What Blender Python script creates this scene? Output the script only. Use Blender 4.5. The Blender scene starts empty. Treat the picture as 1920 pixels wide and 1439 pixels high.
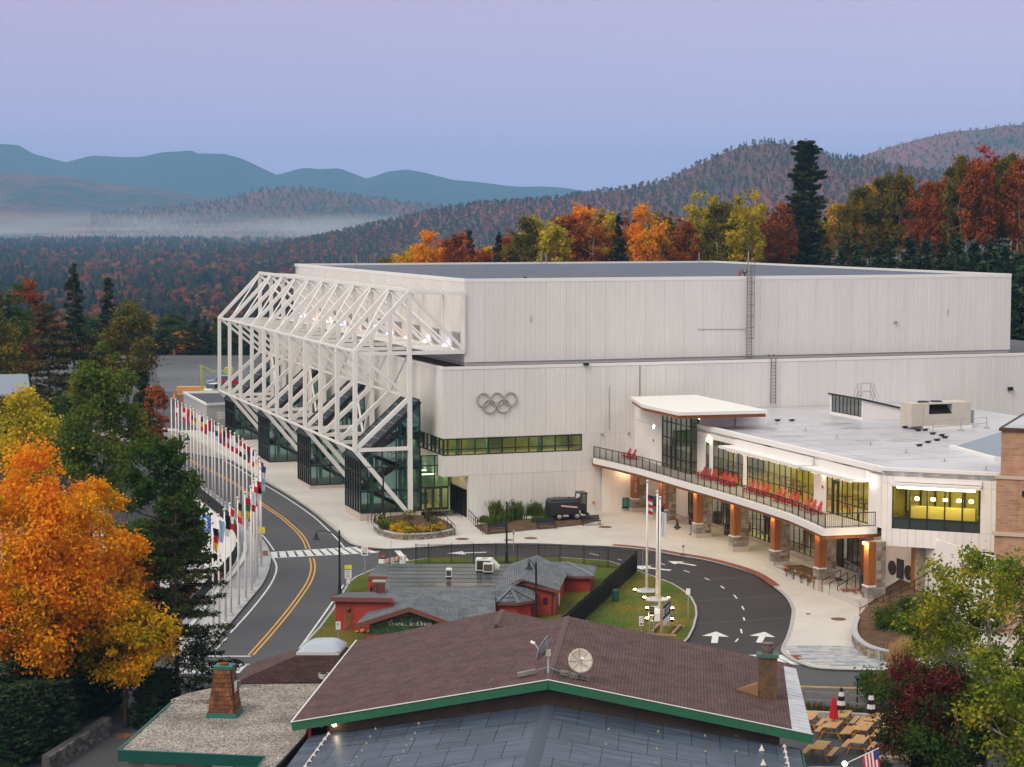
import bpy,bmesh,math,random
import numpy as np
from mathutils import Vector,Matrix
# ------------------------------------------------------------------ camera, world, sun, exposure
SC=bpy.context.scene
COL=SC.collection
R=math.radians
FPX,YH,CX,CY,CAMZ=3700.0,419.0,960.0,719.5,28.0
TILT=math.atan((CY-YH)/FPX)
cam_data=bpy.data.cameras.new('camera')
cam=bpy.data.objects.new('camera',cam_data)
COL.objects.link(cam)
cam.location=(0,0,CAMZ)
cam.rotation_euler=(math.pi/2-TILT,0,0)
cam_data.sensor_fit='HORIZONTAL'
cam_data.sensor_width=36.0
cam_data.lens=36.0*FPX/1920.0
cam_data.clip_start=1.0
cam_data.clip_end=30000.0
SC.camera=cam
SUN_EL,SUN_AZ=R(12),R(222)
world=bpy.data.worlds.new('World')
SC.world=world
world.use_nodes=True
wn,wl=world.node_tree.nodes,world.node_tree.links
for n in list(wn):wn.remove(n)
w_out=wn.new('ShaderNodeOutputWorld')
bg_sky=wn.new('ShaderNodeBackground')
sky=wn.new('ShaderNodeTexSky')
sky.sky_type='NISHITA'
sky.sun_disc=False
sky.sun_elevation=SUN_EL
sky.sun_rotation=SUN_AZ
sky.altitude=500
sky.air_density=1.0
sky.dust_density=1.2
sky.ozone_density=2.0
bg_sky.inputs['Strength'].default_value=0.03
wl.new(sky.outputs[0],bg_sky.inputs['Color'])
tc=wn.new('ShaderNodeTexCoord');sep=wn.new('ShaderNodeSeparateXYZ')
wl.new(tc.outputs['Generated'],sep.inputs[0])
ramp=wn.new('ShaderNodeValToRGB')
cr=ramp.color_ramp
STOPS=[(0.0,(0.295,0.275,0.60)),(0.035,(0.28,0.24,0.50)),(0.075,(0.30,0.23,0.43)),(0.115,(0.335,0.235,0.385)),(0.22,(0.50,0.45,0.51)),(0.45,(0.68,0.67,0.65)),(1.0,(0.72,0.74,0.72))]
cr.elements[0].position,cr.elements[0].color=STOPS[0][0],(*STOPS[0][1],1)
cr.elements[1].position,cr.elements[1].color=STOPS[-1][0],(*STOPS[-1][1],1)
for p_,c_ in STOPS[1:-1]:
 e_=cr.elements.new(p_);e_.color=(*c_,1)
wl.new(sep.outputs['Z'],ramp.inputs[0])
bg_grad=wn.new('ShaderNodeBackground')
bg_grad.inputs['Strength'].default_value=1.0
wl.new(ramp.outputs[0],bg_grad.inputs['Color'])
w_add=wn.new('ShaderNodeAddShader')
wl.new(bg_sky.outputs[0],w_add.inputs[0]);wl.new(bg_grad.outputs[0],w_add.inputs[1])
wl.new(w_add.outputs[0],w_out.inputs['Surface'])
sun_d=bpy.data.lights.new('sun','SUN')
sun_d.energy=1.75
sun_d.angle=R(30)
sun_d.color=(1.0,0.87,0.71)
sun=bpy.data.objects.new('sun',sun_d)
COL.objects.link(sun)
_sd=Vector((math.sin(SUN_AZ)*math.cos(R(48)),math.cos(SUN_AZ)*math.cos(R(48)),math.sin(R(48))))
sun.rotation_euler=_sd.to_track_quat('Z','Y').to_euler()
SC.view_settings.view_transform='Standard'
SC.view_settings.look='None'
SC.view_settings.gamma=1.0
SC.view_settings.use_curve_mapping=False
SC.view_settings.exposure=0.45
SC.render.engine='CYCLES'
SC.cycles.use_denoising=True
SC.cycles.max_bounces=8
SC.cycles.diffuse_bounces=3
SC.cycles.glossy_bounces=3
SC.cycles.transmission_bounces=4
SC.cycles.transparent_max_bounces=12
SC.cycles.volume_bounces=0
SC.cycles.sample_clamp_indirect=4.0
SC.cycles.caustics_reflective=False
SC.cycles.caustics_refractive=False
# ------------------------------------------------------------------ surveying: a photo point at a known height is a place
def ray(px,py):
 u,v=(px-CX)/FPX,(CY-py)/FPX
 c,s=math.cos(TILT),math.sin(TILT)
 return(u,c+v*s,-s+v*c)
def P(px,py,z):
 r=ray(px,py);t=(z-CAMZ)/r[2]
 return Vector((r[0]*t,r[1]*t,z))
def D(px,py,y):
 r=ray(px,py);t=y/r[1]
 return Vector((r[0]*t,y,CAMZ+r[2]*t))
PHI=R(18.7)
AX=(math.cos(PHI),math.sin(PHI));BX=(-math.sin(PHI),math.cos(PHI))
ORG=P(676,980,0)
def loc(p):
 dx,dy=p[0]-ORG[0],p[1]-ORG[1]
 return Vector((dx*AX[0]+dy*AX[1],dx*BX[0]+dy*BX[1],p[2]))
def W(a,b,z):
 return Vector((ORG[0]+a*AX[0]+b*BX[0],ORG[1]+a*AX[1]+b*BX[1],z))
def LP(px,py,z):return loc(P(px,py,z))
def _pl(px,py,n,o):
 r=ray(px,py)
 t=(o[0]*n[0]+o[1]*n[1])/(r[0]*n[0]+r[1]*n[1])
 return loc((r[0]*t,r[1]*t,CAMZ+r[2]*t))
def onb(px,py,b):return _pl(px,py,BX,(ORG[0]+b*BX[0],ORG[1]+b*BX[1]))
def ona(px,py,a):return _pl(px,py,AX,(ORG[0]+a*AX[0],ORG[1]+a*AX[1]))
def gb(b):
 if b>=0:return 0.0165*min(b,80)
 if b>-25:return 0.0
 return 0.025*(max(b,-90)+25)
def gz(x,y):
 return gb((x-ORG[0])*BX[0]+(y-ORG[1])*BX[1])
def G(px,py,dz=0.0):
 z=0.0
 for _ in range(8):
  p=P(px,py,z+dz);z=gz(p[0],p[1])
 p=P(px,py,z+dz)
 return p
# ------------------------------------------------------------------ materials
def _nodes(name):
 m=bpy.data.materials.new(name);m.use_nodes=True
 nt=m.node_tree
 return m,nt,nt.nodes,nt.links,nt.nodes['Principled BSDF']
MATS={}
def mat(name,col,rough=0.6,col2=None,scale=0.5,amt=0.5,fine=0.0,fscale=40,bump=0.0,bscale=20,metal=0.0,emit=None,estr=0.0,spec=0.3,rnd=0.0,coord='world',stretch=None,detail=4):
 if name in MATS:return MATS[name]
 m,nt,N,L,B=_nodes(name)
 B.inputs['Roughness'].default_value=rough
 B.inputs['Metallic'].default_value=metal
 B.inputs['Specular IOR Level'].default_value=spec
 B.inputs['Base Color'].default_value=(*col,1)
 if coord=='world':
  g=N.new('ShaderNodeNewGeometry');src=g.outputs['Position']
 else:
  g=N.new('ShaderNodeTexCoord');src=g.outputs['Object']
 if stretch:
  mp=N.new('ShaderNodeMapping');mp.inputs['Scale'].default_value=stretch
  L.new(src,mp.inputs['Vector']);src=mp.outputs[0]
 cur=None
 if col2 is not None:
  nz=N.new('ShaderNodeTexNoise');nz.inputs['Scale'].default_value=scale;nz.inputs['Detail'].default_value=detail
  L.new(src,nz.inputs['Vector'])
  mr=N.new('ShaderNodeMapRange');mr.inputs['From Min'].default_value=0.5-0.25/max(amt,.01)*.5
  mr.inputs['From Max'].default_value=0.5+0.25/max(amt,.01)*.5
  L.new(nz.outputs['Fac'],mr.inputs['Value'])
  mx=N.new('ShaderNodeMix');mx.data_type='RGBA'
  mx.inputs[6].default_value=(*col,1);mx.inputs[7].default_value=(*col2,1)
  L.new(mr.outputs[0],mx.inputs[0]);cur=mx.outputs[2]
 if fine>0:
  n2=N.new('ShaderNodeTexNoise');n2.inputs['Scale'].default_value=fscale;n2.inputs['Detail'].default_value=2
  L.new(src,n2.inputs['Vector'])
  mr=N.new('ShaderNodeMapRange')
  mr.inputs['From Min'].default_value=0.3;mr.inputs['From Max'].default_value=0.7
  mr.inputs['To Min'].default_value=1-fine;mr.inputs['To Max'].default_value=1+fine
  L.new(n2.outputs['Fac'],mr.inputs['Value'])
  h=N.new('ShaderNodeMix');h.data_type='RGBA';h.blend_type='MULTIPLY';h.inputs[0].default_value=1.0
  if cur is not None:L.new(cur,h.inputs[6])
  else:h.inputs[6].default_value=(*col,1)
  L.new(mr.outputs[0],h.inputs[7]);cur=h.outputs[2]
 if rnd>0:
  oi=N.new('ShaderNodeObjectInfo')
  mr=N.new('ShaderNodeMapRange');mr.inputs['To Min'].default_value=1-rnd;mr.inputs['To Max'].default_value=1+rnd
  L.new(oi.outputs['Random'],mr.inputs['Value'])
  h=N.new('ShaderNodeMix');h.data_type='RGBA';h.blend_type='MULTIPLY';h.inputs[0].default_value=1.0
  if cur is not None:L.new(cur,h.inputs[6])
  else:h.inputs[6].default_value=(*col,1)
  L.new(mr.outputs[0],h.inputs[7]);cur=h.outputs[2]
 if cur is not None:L.new(cur,B.inputs['Base Color'])
 if bump>0:
  nb=N.new('ShaderNodeTexNoise');nb.inputs['Scale'].default_value=bscale;nb.inputs['Detail'].default_value=3
  L.new(src,nb.inputs['Vector'])
  bp=N.new('ShaderNodeBump');bp.inputs['Strength'].default_value=bump;bp.inputs['Distance'].default_value=0.05
  L.new(nb.outputs['Fac'],bp.inputs['Height']);L.new(bp.outputs[0],B.inputs['Normal'])
 if emit is not None:
  B.inputs['Emission Color'].default_value=(*emit,1);B.inputs['Emission Strength'].default_value=estr
 MATS[name]=m
 return m
def glass(name,tint,gloss=0.12,rough=0.03):
 if name in MATS:return MATS[name]
 m,nt,N,L,B=_nodes(name);N.remove(B)
 out=N['Material Output']
 t=N.new('ShaderNodeBsdfTransparent');t.inputs[0].default_value=(*tint,1)
 g=N.new('ShaderNodeBsdfGlossy');g.inputs['Roughness'].default_value=rough
 lw=N.new('ShaderNodeLayerWeight');lw.inputs[0].default_value=0.35
 mr=N.new('ShaderNodeMapRange');mr.inputs['To Min'].default_value=gloss;mr.inputs['To Max'].default_value=0.38
 L.new(lw.outputs['Fresnel'],mr.inputs['Value'])
 mx=N.new('ShaderNodeMixShader')
 L.new(mr.outputs[0],mx.inputs[0]);L.new(t.outputs[0],mx.inputs[1]);L.new(g.outputs[0],mx.inputs[2])
 L.new(mx.outputs[0],out.inputs['Surface'])
 MATS[name]=m
 return m
def emis(name,col,s):
 if name in MATS:return MATS[name]
 m,nt,N,L,B=_nodes(name)
 B.inputs['Base Color'].default_value=(*col,1)
 B.inputs['Emission Color'].default_value=(*col,1);B.inputs['Emission Strength'].default_value=s
 MATS[name]=m
 return m
def bricky(name,c1,c2,mortar,bw,bh,ms=0.02,rough=0.8,bump=0.4,coordmap=None,off=0.5,noise=0.25,objc=True):
 """courses (shingles, small brick) too small in the photo to tell apart"""
 if name in MATS:return MATS[name]
 m,nt,N,L,B=_nodes(name)
 g=N.new('ShaderNodeTexCoord')
 uv=N.new('ShaderNodeUVMap')if not objc else None
 src=g.outputs['Object']if objc else g.outputs['UV']
 if coordmap:
  mp=N.new('ShaderNodeMapping');mp.inputs['Rotation'].default_value=coordmap;L.new(src,mp.inputs[0]);src=mp.outputs[0]
 br=N.new('ShaderNodeTexBrick')
 br.inputs['Color1'].default_value=(*c1,1);br.inputs['Color2'].default_value=(*c2,1);br.inputs['Mortar'].default_value=(*mortar,1)
 br.inputs['Scale'].default_value=1.0;br.inputs['Brick Width'].default_value=bw;br.inputs['Row Height'].default_value=bh
 br.inputs['Mortar Size'].default_value=ms;br.inputs['Mortar Smooth'].default_value=0.2;br.offset=off
 L.new(src,br.inputs['Vector'])
 nz=N.new('ShaderNodeTexNoise');nz.inputs['Scale'].default_value=1.1;nz.inputs['Detail'].default_value=6
 L.new(g.outputs['Object'],nz.inputs['Vector'])
 mr=N.new('ShaderNodeMapRange');mr.inputs['From Min'].default_value=.3;mr.inputs['From Max'].default_value=.7
 mr.inputs['To Min'].default_value=1-noise;mr.inputs['To Max'].default_value=1+noise
 L.new(nz.outputs['Fac'],mr.inputs['Value'])
 h=N.new('ShaderNodeMix');h.data_type='RGBA';h.blend_type='MULTIPLY';h.inputs[0].default_value=1.0
 L.new(br.outputs['Color'],h.inputs[6]);L.new(mr.outputs[0],h.inputs[7]);L.new(h.outputs[2],B.inputs['Base Color'])
 B.inputs['Roughness'].default_value=rough;B.inputs['Specular IOR Level'].default_value=0.25
 bp=N.new('ShaderNodeBump');bp.inputs['Strength'].default_value=bump;bp.inputs['Distance'].default_value=0.03
 L.new(br.outputs['Fac'],bp.inputs['Height']);bp.invert=True
 L.new(bp.outputs[0],B.inputs['Normal'])
 MATS[name]=m
 return m
# ------------------------------------------------------------------ mesh building
class MB:
 def __init__(s):s.v=[];s.f=[]
 def add(s,vs,fs):
  o=len(s.v);s.v+=[tuple(v)for v in vs];s.f+=[tuple(i+o for i in f)for f in fs];return s
 def box(s,x0,x1,y0,y1,z0,z1):
  v=[(x,y,z)for x in(x0,x1)for y in(y0,y1)for z in(z0,z1)]
  return s.add(v,[(0,1,3,2),(4,6,7,5),(0,4,5,1),(2,3,7,6),(0,2,6,4),(1,5,7,3)])
 def bar(s,p,q,w,h=None,up=(0,0,1)):
  """a rectangular member from p to q"""
  h=w if h is None else h
  p,q=Vector(p),Vector(q);d=(q-p)
  if d.length<1e-6:return s
  d.normalize();up=Vector(up)
  if abs(d.dot(up))>0.98:up=Vector((1,0,0))if abs(d.x)<.9 else Vector((0,1,0))
  r=d.cross(up).normalized();u=r.cross(d).normalized()
  v=[]
  for c in(p,q):
   for i,j in((-1,-1),(1,-1),(1,1),(-1,1)):
    v.append(c+r*(i*w/2)+u*(j*h/2))
  return s.add(v,[(0,3,2,1),(4,5,6,7),(0,1,5,4),(1,2,6,5),(2,3,7,6),(3,0,4,7)])
 def tube(s,pts,r,n=8,r2=None,cap=True):
  pts=[Vector(p)for p in pts];rings=[]
  k=len(pts);prev=None
  for i,p in enumerate(pts):
   d=(pts[min(i+1,k-1)]-pts[max(i-1,0)]).normalized()
   if prev is None:
    a=Vector((0,0,1))if abs(d.z)<.9 else Vector((1,0,0))
    x=d.cross(a).normalized()
   else:
    x=(prev-d*prev.dot(d)).normalized()
   prev=x;y=d.cross(x)
   rr=r if r2 is None else r+(r2-r)*i/max(1,k-1)
   if isinstance(r,(list,tuple)):rr=r[i]
   rings.append([p+x*(rr*math.cos(2*math.pi*j/n))+y*(rr*math.sin(2*math.pi*j/n))for j in range(n)])
  v=[q for ring in rings for q in ring];f=[]
  for i in range(k-1):
   for j in range(n):
    f.append((i*n+j,i*n+(j+1)%n,(i+1)*n+(j+1)%n,(i+1)*n+j))
  if cap:
   f.append(tuple(range(n-1,-1,-1)));f.append(tuple((k-1)*n+j for j in range(n)))
  return s.add(v,f)
 def lathe(s,prof,n=16,c=(0,0,0)):
  v=[];f=[]
  for r,z in prof:
   for j in range(n):
    a=2*math.pi*j/n;v.append((c[0]+r*math.cos(a),c[1]+r*math.sin(a),c[2]+z))
  for i in range(len(prof)-1):
   for j in range(n):
    f.append((i*n+j,i*n+(j+1)%n,(i+1)*n+(j+1)%n,(i+1)*n+j))
  f.append(tuple(range(n-1,-1,-1)));f.append(tuple((len(prof)-1)*n+j for j in range(n)))
  return s.add(v,f)
 def prism(s,pts,z0,z1):
  """plan polygon pulled from z0 to z1 (numbers or per-point lists)"""
  n=len(pts)
  a=z0 if isinstance(z0,(list,tuple))else[z0]*n
  b=z1 if isinstance(z1,(list,tuple))else[z1]*n
  v=[(p[0],p[1],a[i])for i,p in enumerate(pts)]+[(p[0],p[1],b[i])for i,p in enumerate(pts)]
  f=[tuple(range(n-1,-1,-1)),tuple(range(n,2*n))]+[(i,(i+1)%n,n+(i+1)%n,n+i)for i in range(n)]
  return s.add(v,f)
 def plate(s,pts,t):
  """3-D polygon with thickness t below it"""
  pts=[Vector(p)for p in pts];n=len(pts)
  nn=(pts[1]-pts[0]).cross(pts[2]-pts[0]).normalized()
  if nn.z<0:nn=-nn
  v=pts+[p-nn*t for p in pts]
  f=[tuple(range(n)),tuple(range(2*n-1,n-1,-1))]+[(i,n+i,n+(i+1)%n,(i+1)%n)for i in range(n)]
  return s.add(v,f)
 def quad(s,a,b,c,d):return s.add([a,b,c,d],[(0,1,2,3)])
 def mesh(s,name,m,smooth=False,fix=True):
  me=bpy.data.meshes.new(name)
  me.from_pydata(s.v,[],s.f)
  if fix:
   bm=bmesh.new();bm.from_mesh(me);bmesh.ops.recalc_face_normals(bm,faces=bm.faces);bm.to_mesh(me);bm.free()
  if m is not None:me.materials.append(m)
  if smooth:me.polygons.foreach_set('use_smooth',[True]*len(me.polygons))
  me.update()
  return me
 def build(s,name,m,parent=None,smooth=False,fix=True,label=None):
  return obj(name,s.mesh(name,m,smooth,fix),parent,label)
def obj(name,me,parent=None,label=None,loc_=None,rz=None):
 o=bpy.data.objects.new(name,me);COL.objects.link(o)
 if parent is not None:o.parent=parent
 if label:o['label']=label
 if loc_ is not None:o.location=loc_
 if rz is not None:o.rotation_euler=(0,0,rz)
 return o
def tag(o,label,cat,group=None):
 o['label']=label;o['category']=cat
 if group:o['group']=group
 return o
def thing(name,label,cat,loc_=(0,0,0),rz=0.0,group=None):
 o=bpy.data.objects.new(name,None);COL.objects.link(o)
 o.location=loc_;o.rotation_euler=(0,0,rz);o.empty_display_size=0.3
 return tag(o,label,cat,group)
def struct(name,mb,m,**k):
 o=mb.build(name,m,**k)if isinstance(mb,MB)else obj(name,mb)
 o['kind']='structure';return o
KIDS={}
def dup(root,loc_=None,rz=None,label=None,group=None,cat=None):
 """a copy of a thing with copies of its parts and sub-parts; meshes are shared"""
 def cp(o,par):
  c=o.copy();COL.objects.link(c)
  if par is not None:c.parent=par
  for ch in o.children:cp(ch,c)
  return c
 c=cp(root,None)
 if loc_ is not None:c.location=loc_
 if rz is not None:c.rotation_euler=(0,0,rz)
 if label:c['label']=label
 if group:c['group']=group
 if cat:c['category']=cat
 return c
def sheet(name,pts,off,m,drop=0.0,kind='structure',zf=None,parent=None):
 """a surface lying on the ground: plan polygon, draped, with an optional kerb edge of height drop"""
 bm=bmesh.new()
 vs=[bm.verts.new((p[0],p[1],0))for p in pts]
 bm.faces.new(vs)
 for b in(-90,-25,0,80):
  c=W(0,b,0)
  geom=bm.verts[:]+bm.edges[:]+bm.faces[:]
  bmesh.ops.bisect_plane(bm,geom=geom,plane_co=(c[0],c[1],0),plane_no=(BX[0],BX[1],0))
 bmesh.ops.triangulate(bm,faces=bm.faces[:],ngon_method='EAR_CLIP')
 for v in bm.verts:v.co.z=(zf or gz)(v.co.x,v.co.y)+off
 bmesh.ops.recalc_face_normals(bm,faces=bm.faces)
 for f in bm.faces:
  if f.normal.z<0:f.normal_flip()
 if drop>0:
  be=[e for e in bm.edges if len(e.link_faces)==1]
  r=bmesh.ops.extrude_edge_only(bm,edges=be)
  for g in r['geom']:
   if isinstance(g,bmesh.types.BMVert):g.co.z-=drop
  bmesh.ops.recalc_face_normals(bm,faces=bm.faces)
 me=bpy.data.meshes.new(name);bm.to_mesh(me);bm.free();me.materials.append(m)
 o=obj(name,me,parent)
 if kind:o['kind']=kind
 return o
def smooth_path(pts,n=6):
 """Catmull-Rom through plan points"""
 out=[];k=len(pts)
 for i in range(k-1):
  p0,p1,p2,p3=(Vector(pts[max(i-1,0)]),Vector(pts[i]),Vector(pts[i+1]),Vector(pts[min(i+2,k-1)]))
  for j in range(n):
   t=j/n
   out.append(0.5*((2*p1)+(p2-p0)*t+(2*p0-5*p1+4*p2-p3)*t*t+(3*p1-p0-3*p2+p3)*t**3))
 out.append(Vector(pts[-1]))
 return out
def ribbon(pts,w,off=0.0):
 """strip of width w along plan points -> two edges"""
 L_,R_=[],[]
 k=len(pts)
 for i,p in enumerate(pts):
  d=Vector(pts[min(i+1,k-1)])-Vector(pts[max(i-1,0)]);d.z=0;d.normalize()
  n=Vector((-d.y,d.x,0))
  L_.append(Vector(p)+n*(off+w/2));R_.append(Vector(p)+n*(off-w/2))
 return L_,R_
def strip_mesh(mb,pts,w,off=0.0,dz=0.0):
 a,b=ribbon(pts,w,off);n=len(a)
 v=[]
 for p in a+b:v.append((p[0],p[1],gz(p[0],p[1])+dz))
 mb.add(v,[(n+i,n+i+1,i+1,i)for i in range(n-1)])
 return mb
FONT=None
def text_mesh(s,size,m,name,parent=None,extrude=0.006,align='CENTER',space=1.0):
 cu=bpy.data.curves.new(name,'FONT');cu.body=s;cu.size=size;cu.align_x=align;cu.align_y='CENTER'
 cu.extrude=extrude;cu.resolution_u=1;cu.space_character=space
 tmp=bpy.data.objects.new('tmp',cu);COL.objects.link(tmp)
 dg=bpy.context.evaluated_depsgraph_get()
 me=bpy.data.meshes.new_from_object(tmp.evaluated_get(dg))
 bpy.data.objects.remove(tmp)
 me.materials.clear();me.materials.append(m)
 return obj(name,me,parent)
# ------------------------------------------------------------------ far land, haze
rng=np.random.default_rng(7)
def vnoise(x,y,s,seed=0):
 """smooth value noise, vectorised"""
 x=np.asarray(x,float)/s;y=np.asarray(y,float)/s
 xi,yi=np.floor(x),np.floor(y);fx,fy=x-xi,y-yi
 fx=fx*fx*(3-2*fx);fy=fy*fy*(3-2*fy)
 def h(a,b):
  n=np.sin(a*127.1+b*311.7+seed*74.7)*43758.5453
  return n-np.floor(n)
 return(h(xi,yi)*(1-fx)+h(xi+1,yi)*fx)*(1-fy)+(h(xi,yi+1)*(1-fx)+h(xi+1,yi+1)*fx)*fy
def fbm(x,y,s,o=4,seed=0):
 t=0;a=1;w=0
 for i in range(o):
  t=t+a*vnoise(x,y,s/2**i,seed+i*13);w+=a;a*=.5
 return t/w
def sst(t):
 t=np.clip(t,0,1);return t*t*(3-2*t)
def hill_site(x,y):
 """the wooded hillside that rises behind the arena to the right"""
 lift=np.clip(6.0+0.165*x,0.0,24)*sst((y-272)/55)
 return lift*(1-sst((y-470)/300))
def terrain(x,y):
 x=np.asarray(x,float);y=np.asarray(y,float)
 z=0.9-25*sst((y-402)/75)-8*sst((y-470)/380)+17*sst((y-1100)/3600)
 z=z+hill_site(x,y)+(fbm(x,y,260,3,3)-.5)*9*sst((y-600)/600)
 site=(y<398)&(np.abs(x)<129)&(y<268+0*x)
 return np.where(site,-6.4,z)
RIDGES=[dict(name='far_mountains',d=8600.,front=2100.,back=1300.,base=-20.,col=((0.022,0.040,0.042),(0.035,0.045,0.040)),px=[(-160,262),(0,269),(40,271),(65,287),(130,304),(180,291),(235,294),(270,294),(310,285),(350,283),(362,281),(374,287),(425,288),(455,296),(480,308),(522,328),(550,320),(575,314),(600,317),(640,315),(665,325),(690,335),(730,321),(765,317),(800,324),(850,337),(900,341),(950,348),(985,350),(1010,349),(1050,351),(1085,356),(1130,361),(1200,372),(1400,385)]),dict(name='orange_foothills',d=6300.,front=1200.,back=800.,base=-18.,col=((0.17,0.065,0.045),(0.03,0.04,0.03)),px=[(-160,322),(0,323),(60,326),(130,331),(200,343),(300,354),(360,366),(400,374),(470,383),(560,387),(700,392),(860,397),(1000,400)]),dict(name='wooded_knoll',d=5200.,front=800.,back=600.,base=-18.,col=((0.17,0.055,0.035),(0.03,0.04,0.03)),px=[(180,404),(300,392),(380,384),(430,375),(470,362),(500,356),(530,353),(565,353),(600,357),(650,366),(690,371),(740,377),(800,385),(880,396),(960,402),(1100,408)]),dict(name='red_hills',d=3000.,front=900.,back=700.,base=-22.,col=((0.20,0.058,0.035),(0.06,0.05,0.025)),px=[(380,484),(500,466),(620,442),(700,424),(790,403),(850,391),(900,383),(960,380),(1000,377),(1040,374),(1080,368),(1120,362),(1160,357),(1200,350),(1240,342),(1270,330),(1300,314),(1330,299),(1355,287),(1385,276),(1430,269),(1470,270),(1520,281),(1560,296),(1620,300),(1660,310),(1720,320),(1800,330),(1920,345),(2060,360)]),dict(name='right_mountain',d=4600.,front=1100.,back=800.,base=-20.,col=((0.20,0.065,0.045),(0.04,0.05,0.04)),px=[(1380,372),(1480,338),(1560,312),(1620,291),(1660,278),(1720,262),(1780,248),(1830,245),(1880,237),(1920,235),(2000,230),(2080,236)]),]
def ridge_z(r,x,y):
 d=r['d']
 xs=np.array([(p[0]-CX)/FPX*d for p in r['px']])
 zs=np.array([CAMZ+(YH-p[1])/FPX*d for p in r['px']])
 cz=np.interp(x*d/np.maximum(y,1)if False else x,xs,zs)
 t=np.where(y<d,(y-(d-r['front']))/r['front'],1-(y-d)/r['back'])
 t=np.clip(t,0,1)
 n=(fbm(x,y,r['front']*.5,4,int(d))-.5)
 prof=t**1.15
 return r['base']+(cz-r['base'])*prof*(1+n*0.55*(1-t))-2*(t<=0)
def forest_mat(name,c1,c2,s,c3=None):
 m,nt,N,L,B=_nodes(name)
 g=N.new('ShaderNodeNewGeometry')
 vo=N.new('ShaderNodeTexVoronoi');vo.inputs['Scale'].default_value=s
 L.new(g.outputs['Position'],vo.inputs['Vector'])
 rp=N.new('ShaderNodeValToRGB');e=rp.color_ramp.elements
 e[0].position,e[0].color=0.15,(*c2,1);e[1].position,e[1].color=0.85,(*c1,1)
 sx=N.new('ShaderNodeSeparateColor');L.new(vo.outputs['Color'],sx.inputs[0])
 nz=N.new('ShaderNodeTexNoise');nz.inputs['Scale'].default_value=s*.06;nz.inputs['Detail'].default_value=4
 L.new(g.outputs['Position'],nz.inputs['Vector'])
 mx=N.new('ShaderNodeMath');mx.operation='MULTIPLY_ADD';mx.inputs[1].default_value=.45
 mr=N.new('ShaderNodeMapRange');mr.inputs['From Min'].default_value=.3;mr.inputs['From Max'].default_value=.7
 mr.inputs['To Min'].default_value=-.1;mr.inputs['To Max'].default_value=.75
 L.new(nz.outputs['Fac'],mr.inputs['Value'])
 L.new(sx.outputs[0],mx.inputs[0]);L.new(mr.outputs[0],mx.inputs[2]);L.new(mx.outputs[0],rp.inputs[0])
 L.new(rp.outputs[0],B.inputs['Base Color']);B.inputs['Roughness'].default_value=.95;B.inputs['Specular IOR Level'].default_value=0.05
 bp=N.new('ShaderNodeBump');bp.inputs['Strength'].default_value=.8;bp.inputs['Distance'].default_value=6
 bp.invert=True
 L.new(vo.outputs['Distance'],bp.inputs['Height']);L.new(bp.outputs[0],B.inputs['Normal'])
 return m
def grid_mesh(name,xs,ys,zf,m):
 X,Y=np.meshgrid(xs,ys)
 Z=zf(X,Y)
 nx,ny=len(xs),len(ys)
 v=np.stack([X,Y,Z],-1).reshape(-1,3)
 i=np.arange(nx*ny).reshape(ny,nx)
 f=np.stack([i[:-1,:-1],i[:-1,1:],i[1:,1:],i[1:,:-1]],-1).reshape(-1,4)
 me=np_mesh(name,v,f);me.materials.append(m)
 me.polygons.foreach_set('use_smooth',[True]*len(me.polygons))
 return me
def np_mesh(name,v,f):
 me=bpy.data.meshes.new(name)
 f=np.asarray(f,np.int32);k=f.shape[1]
 me.vertices.add(len(v));me.vertices.foreach_set('co',np.asarray(v,np.float32).ravel())
 me.loops.add(f.size);me.loops.foreach_set('vertex_index',f.ravel())
 me.polygons.add(len(f));me.polygons.foreach_set('loop_start',np.arange(0,f.size,k,dtype=np.int32))
 me.update(calc_edges=True)
 return me
for r in RIDGES:
 d=r['d'];x0,x1=(r['px'][0][0]-CX)/FPX*d,(r['px'][-1][0]-CX)/FPX*d
 xs=np.linspace(x0,x1,150);ys=np.linspace(d-r['front'],d+r['back'],70)
 mm=forest_mat(r['name']+'_forest',r['col'][0],r['col'][1],0.055 if d<4000 else 0.02)
 o=obj(r['name'],grid_mesh(r['name'],xs,ys,lambda X,Y,r=r:ridge_z(r,X,Y),mm));o['kind']='structure'
gx=np.unique(np.concatenate([np.linspace(-4800,-400,30),np.linspace(-400,-130,22),np.linspace(-130,130,53),np.linspace(130,400,22),np.linspace(400,4800,30)]))
gy=np.unique(np.concatenate([np.linspace(-140,240,16),np.linspace(240,520,57),np.linspace(520,1200,40),np.linspace(1200,9900,50)]))
m_floor=mat('forest_floor',(0.040,0.042,0.022),.95,(0.075,0.045,0.025),.03,.8,spec=.05)
g_=obj('ground',grid_mesh('ground',gx,gy,terrain,m_floor));g_['kind']='structure'
def volume_mat(name,col,dens,aniso=0.0):
 m=bpy.data.materials.new(name);m.use_nodes=True
 N,L=m.node_tree.nodes,m.node_tree.links
 N.remove(N['Principled BSDF'])
 v=N.new('ShaderNodeVolumePrincipled')
 v.inputs['Color'].default_value=(*col,1);v.inputs['Density'].default_value=dens;v.inputs['Anisotropy'].default_value=aniso
 L.new(v.outputs[0],N['Material Output'].inputs['Volume'])
 return m
HAZE_DENS=1.05e-4
hz=MB().box(-4950,4950,-145,9950,-60,385).build('haze',volume_mat('haze_air',(0.33,0.64,1.0),HAZE_DENS));hz['kind']='stuff'
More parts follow.
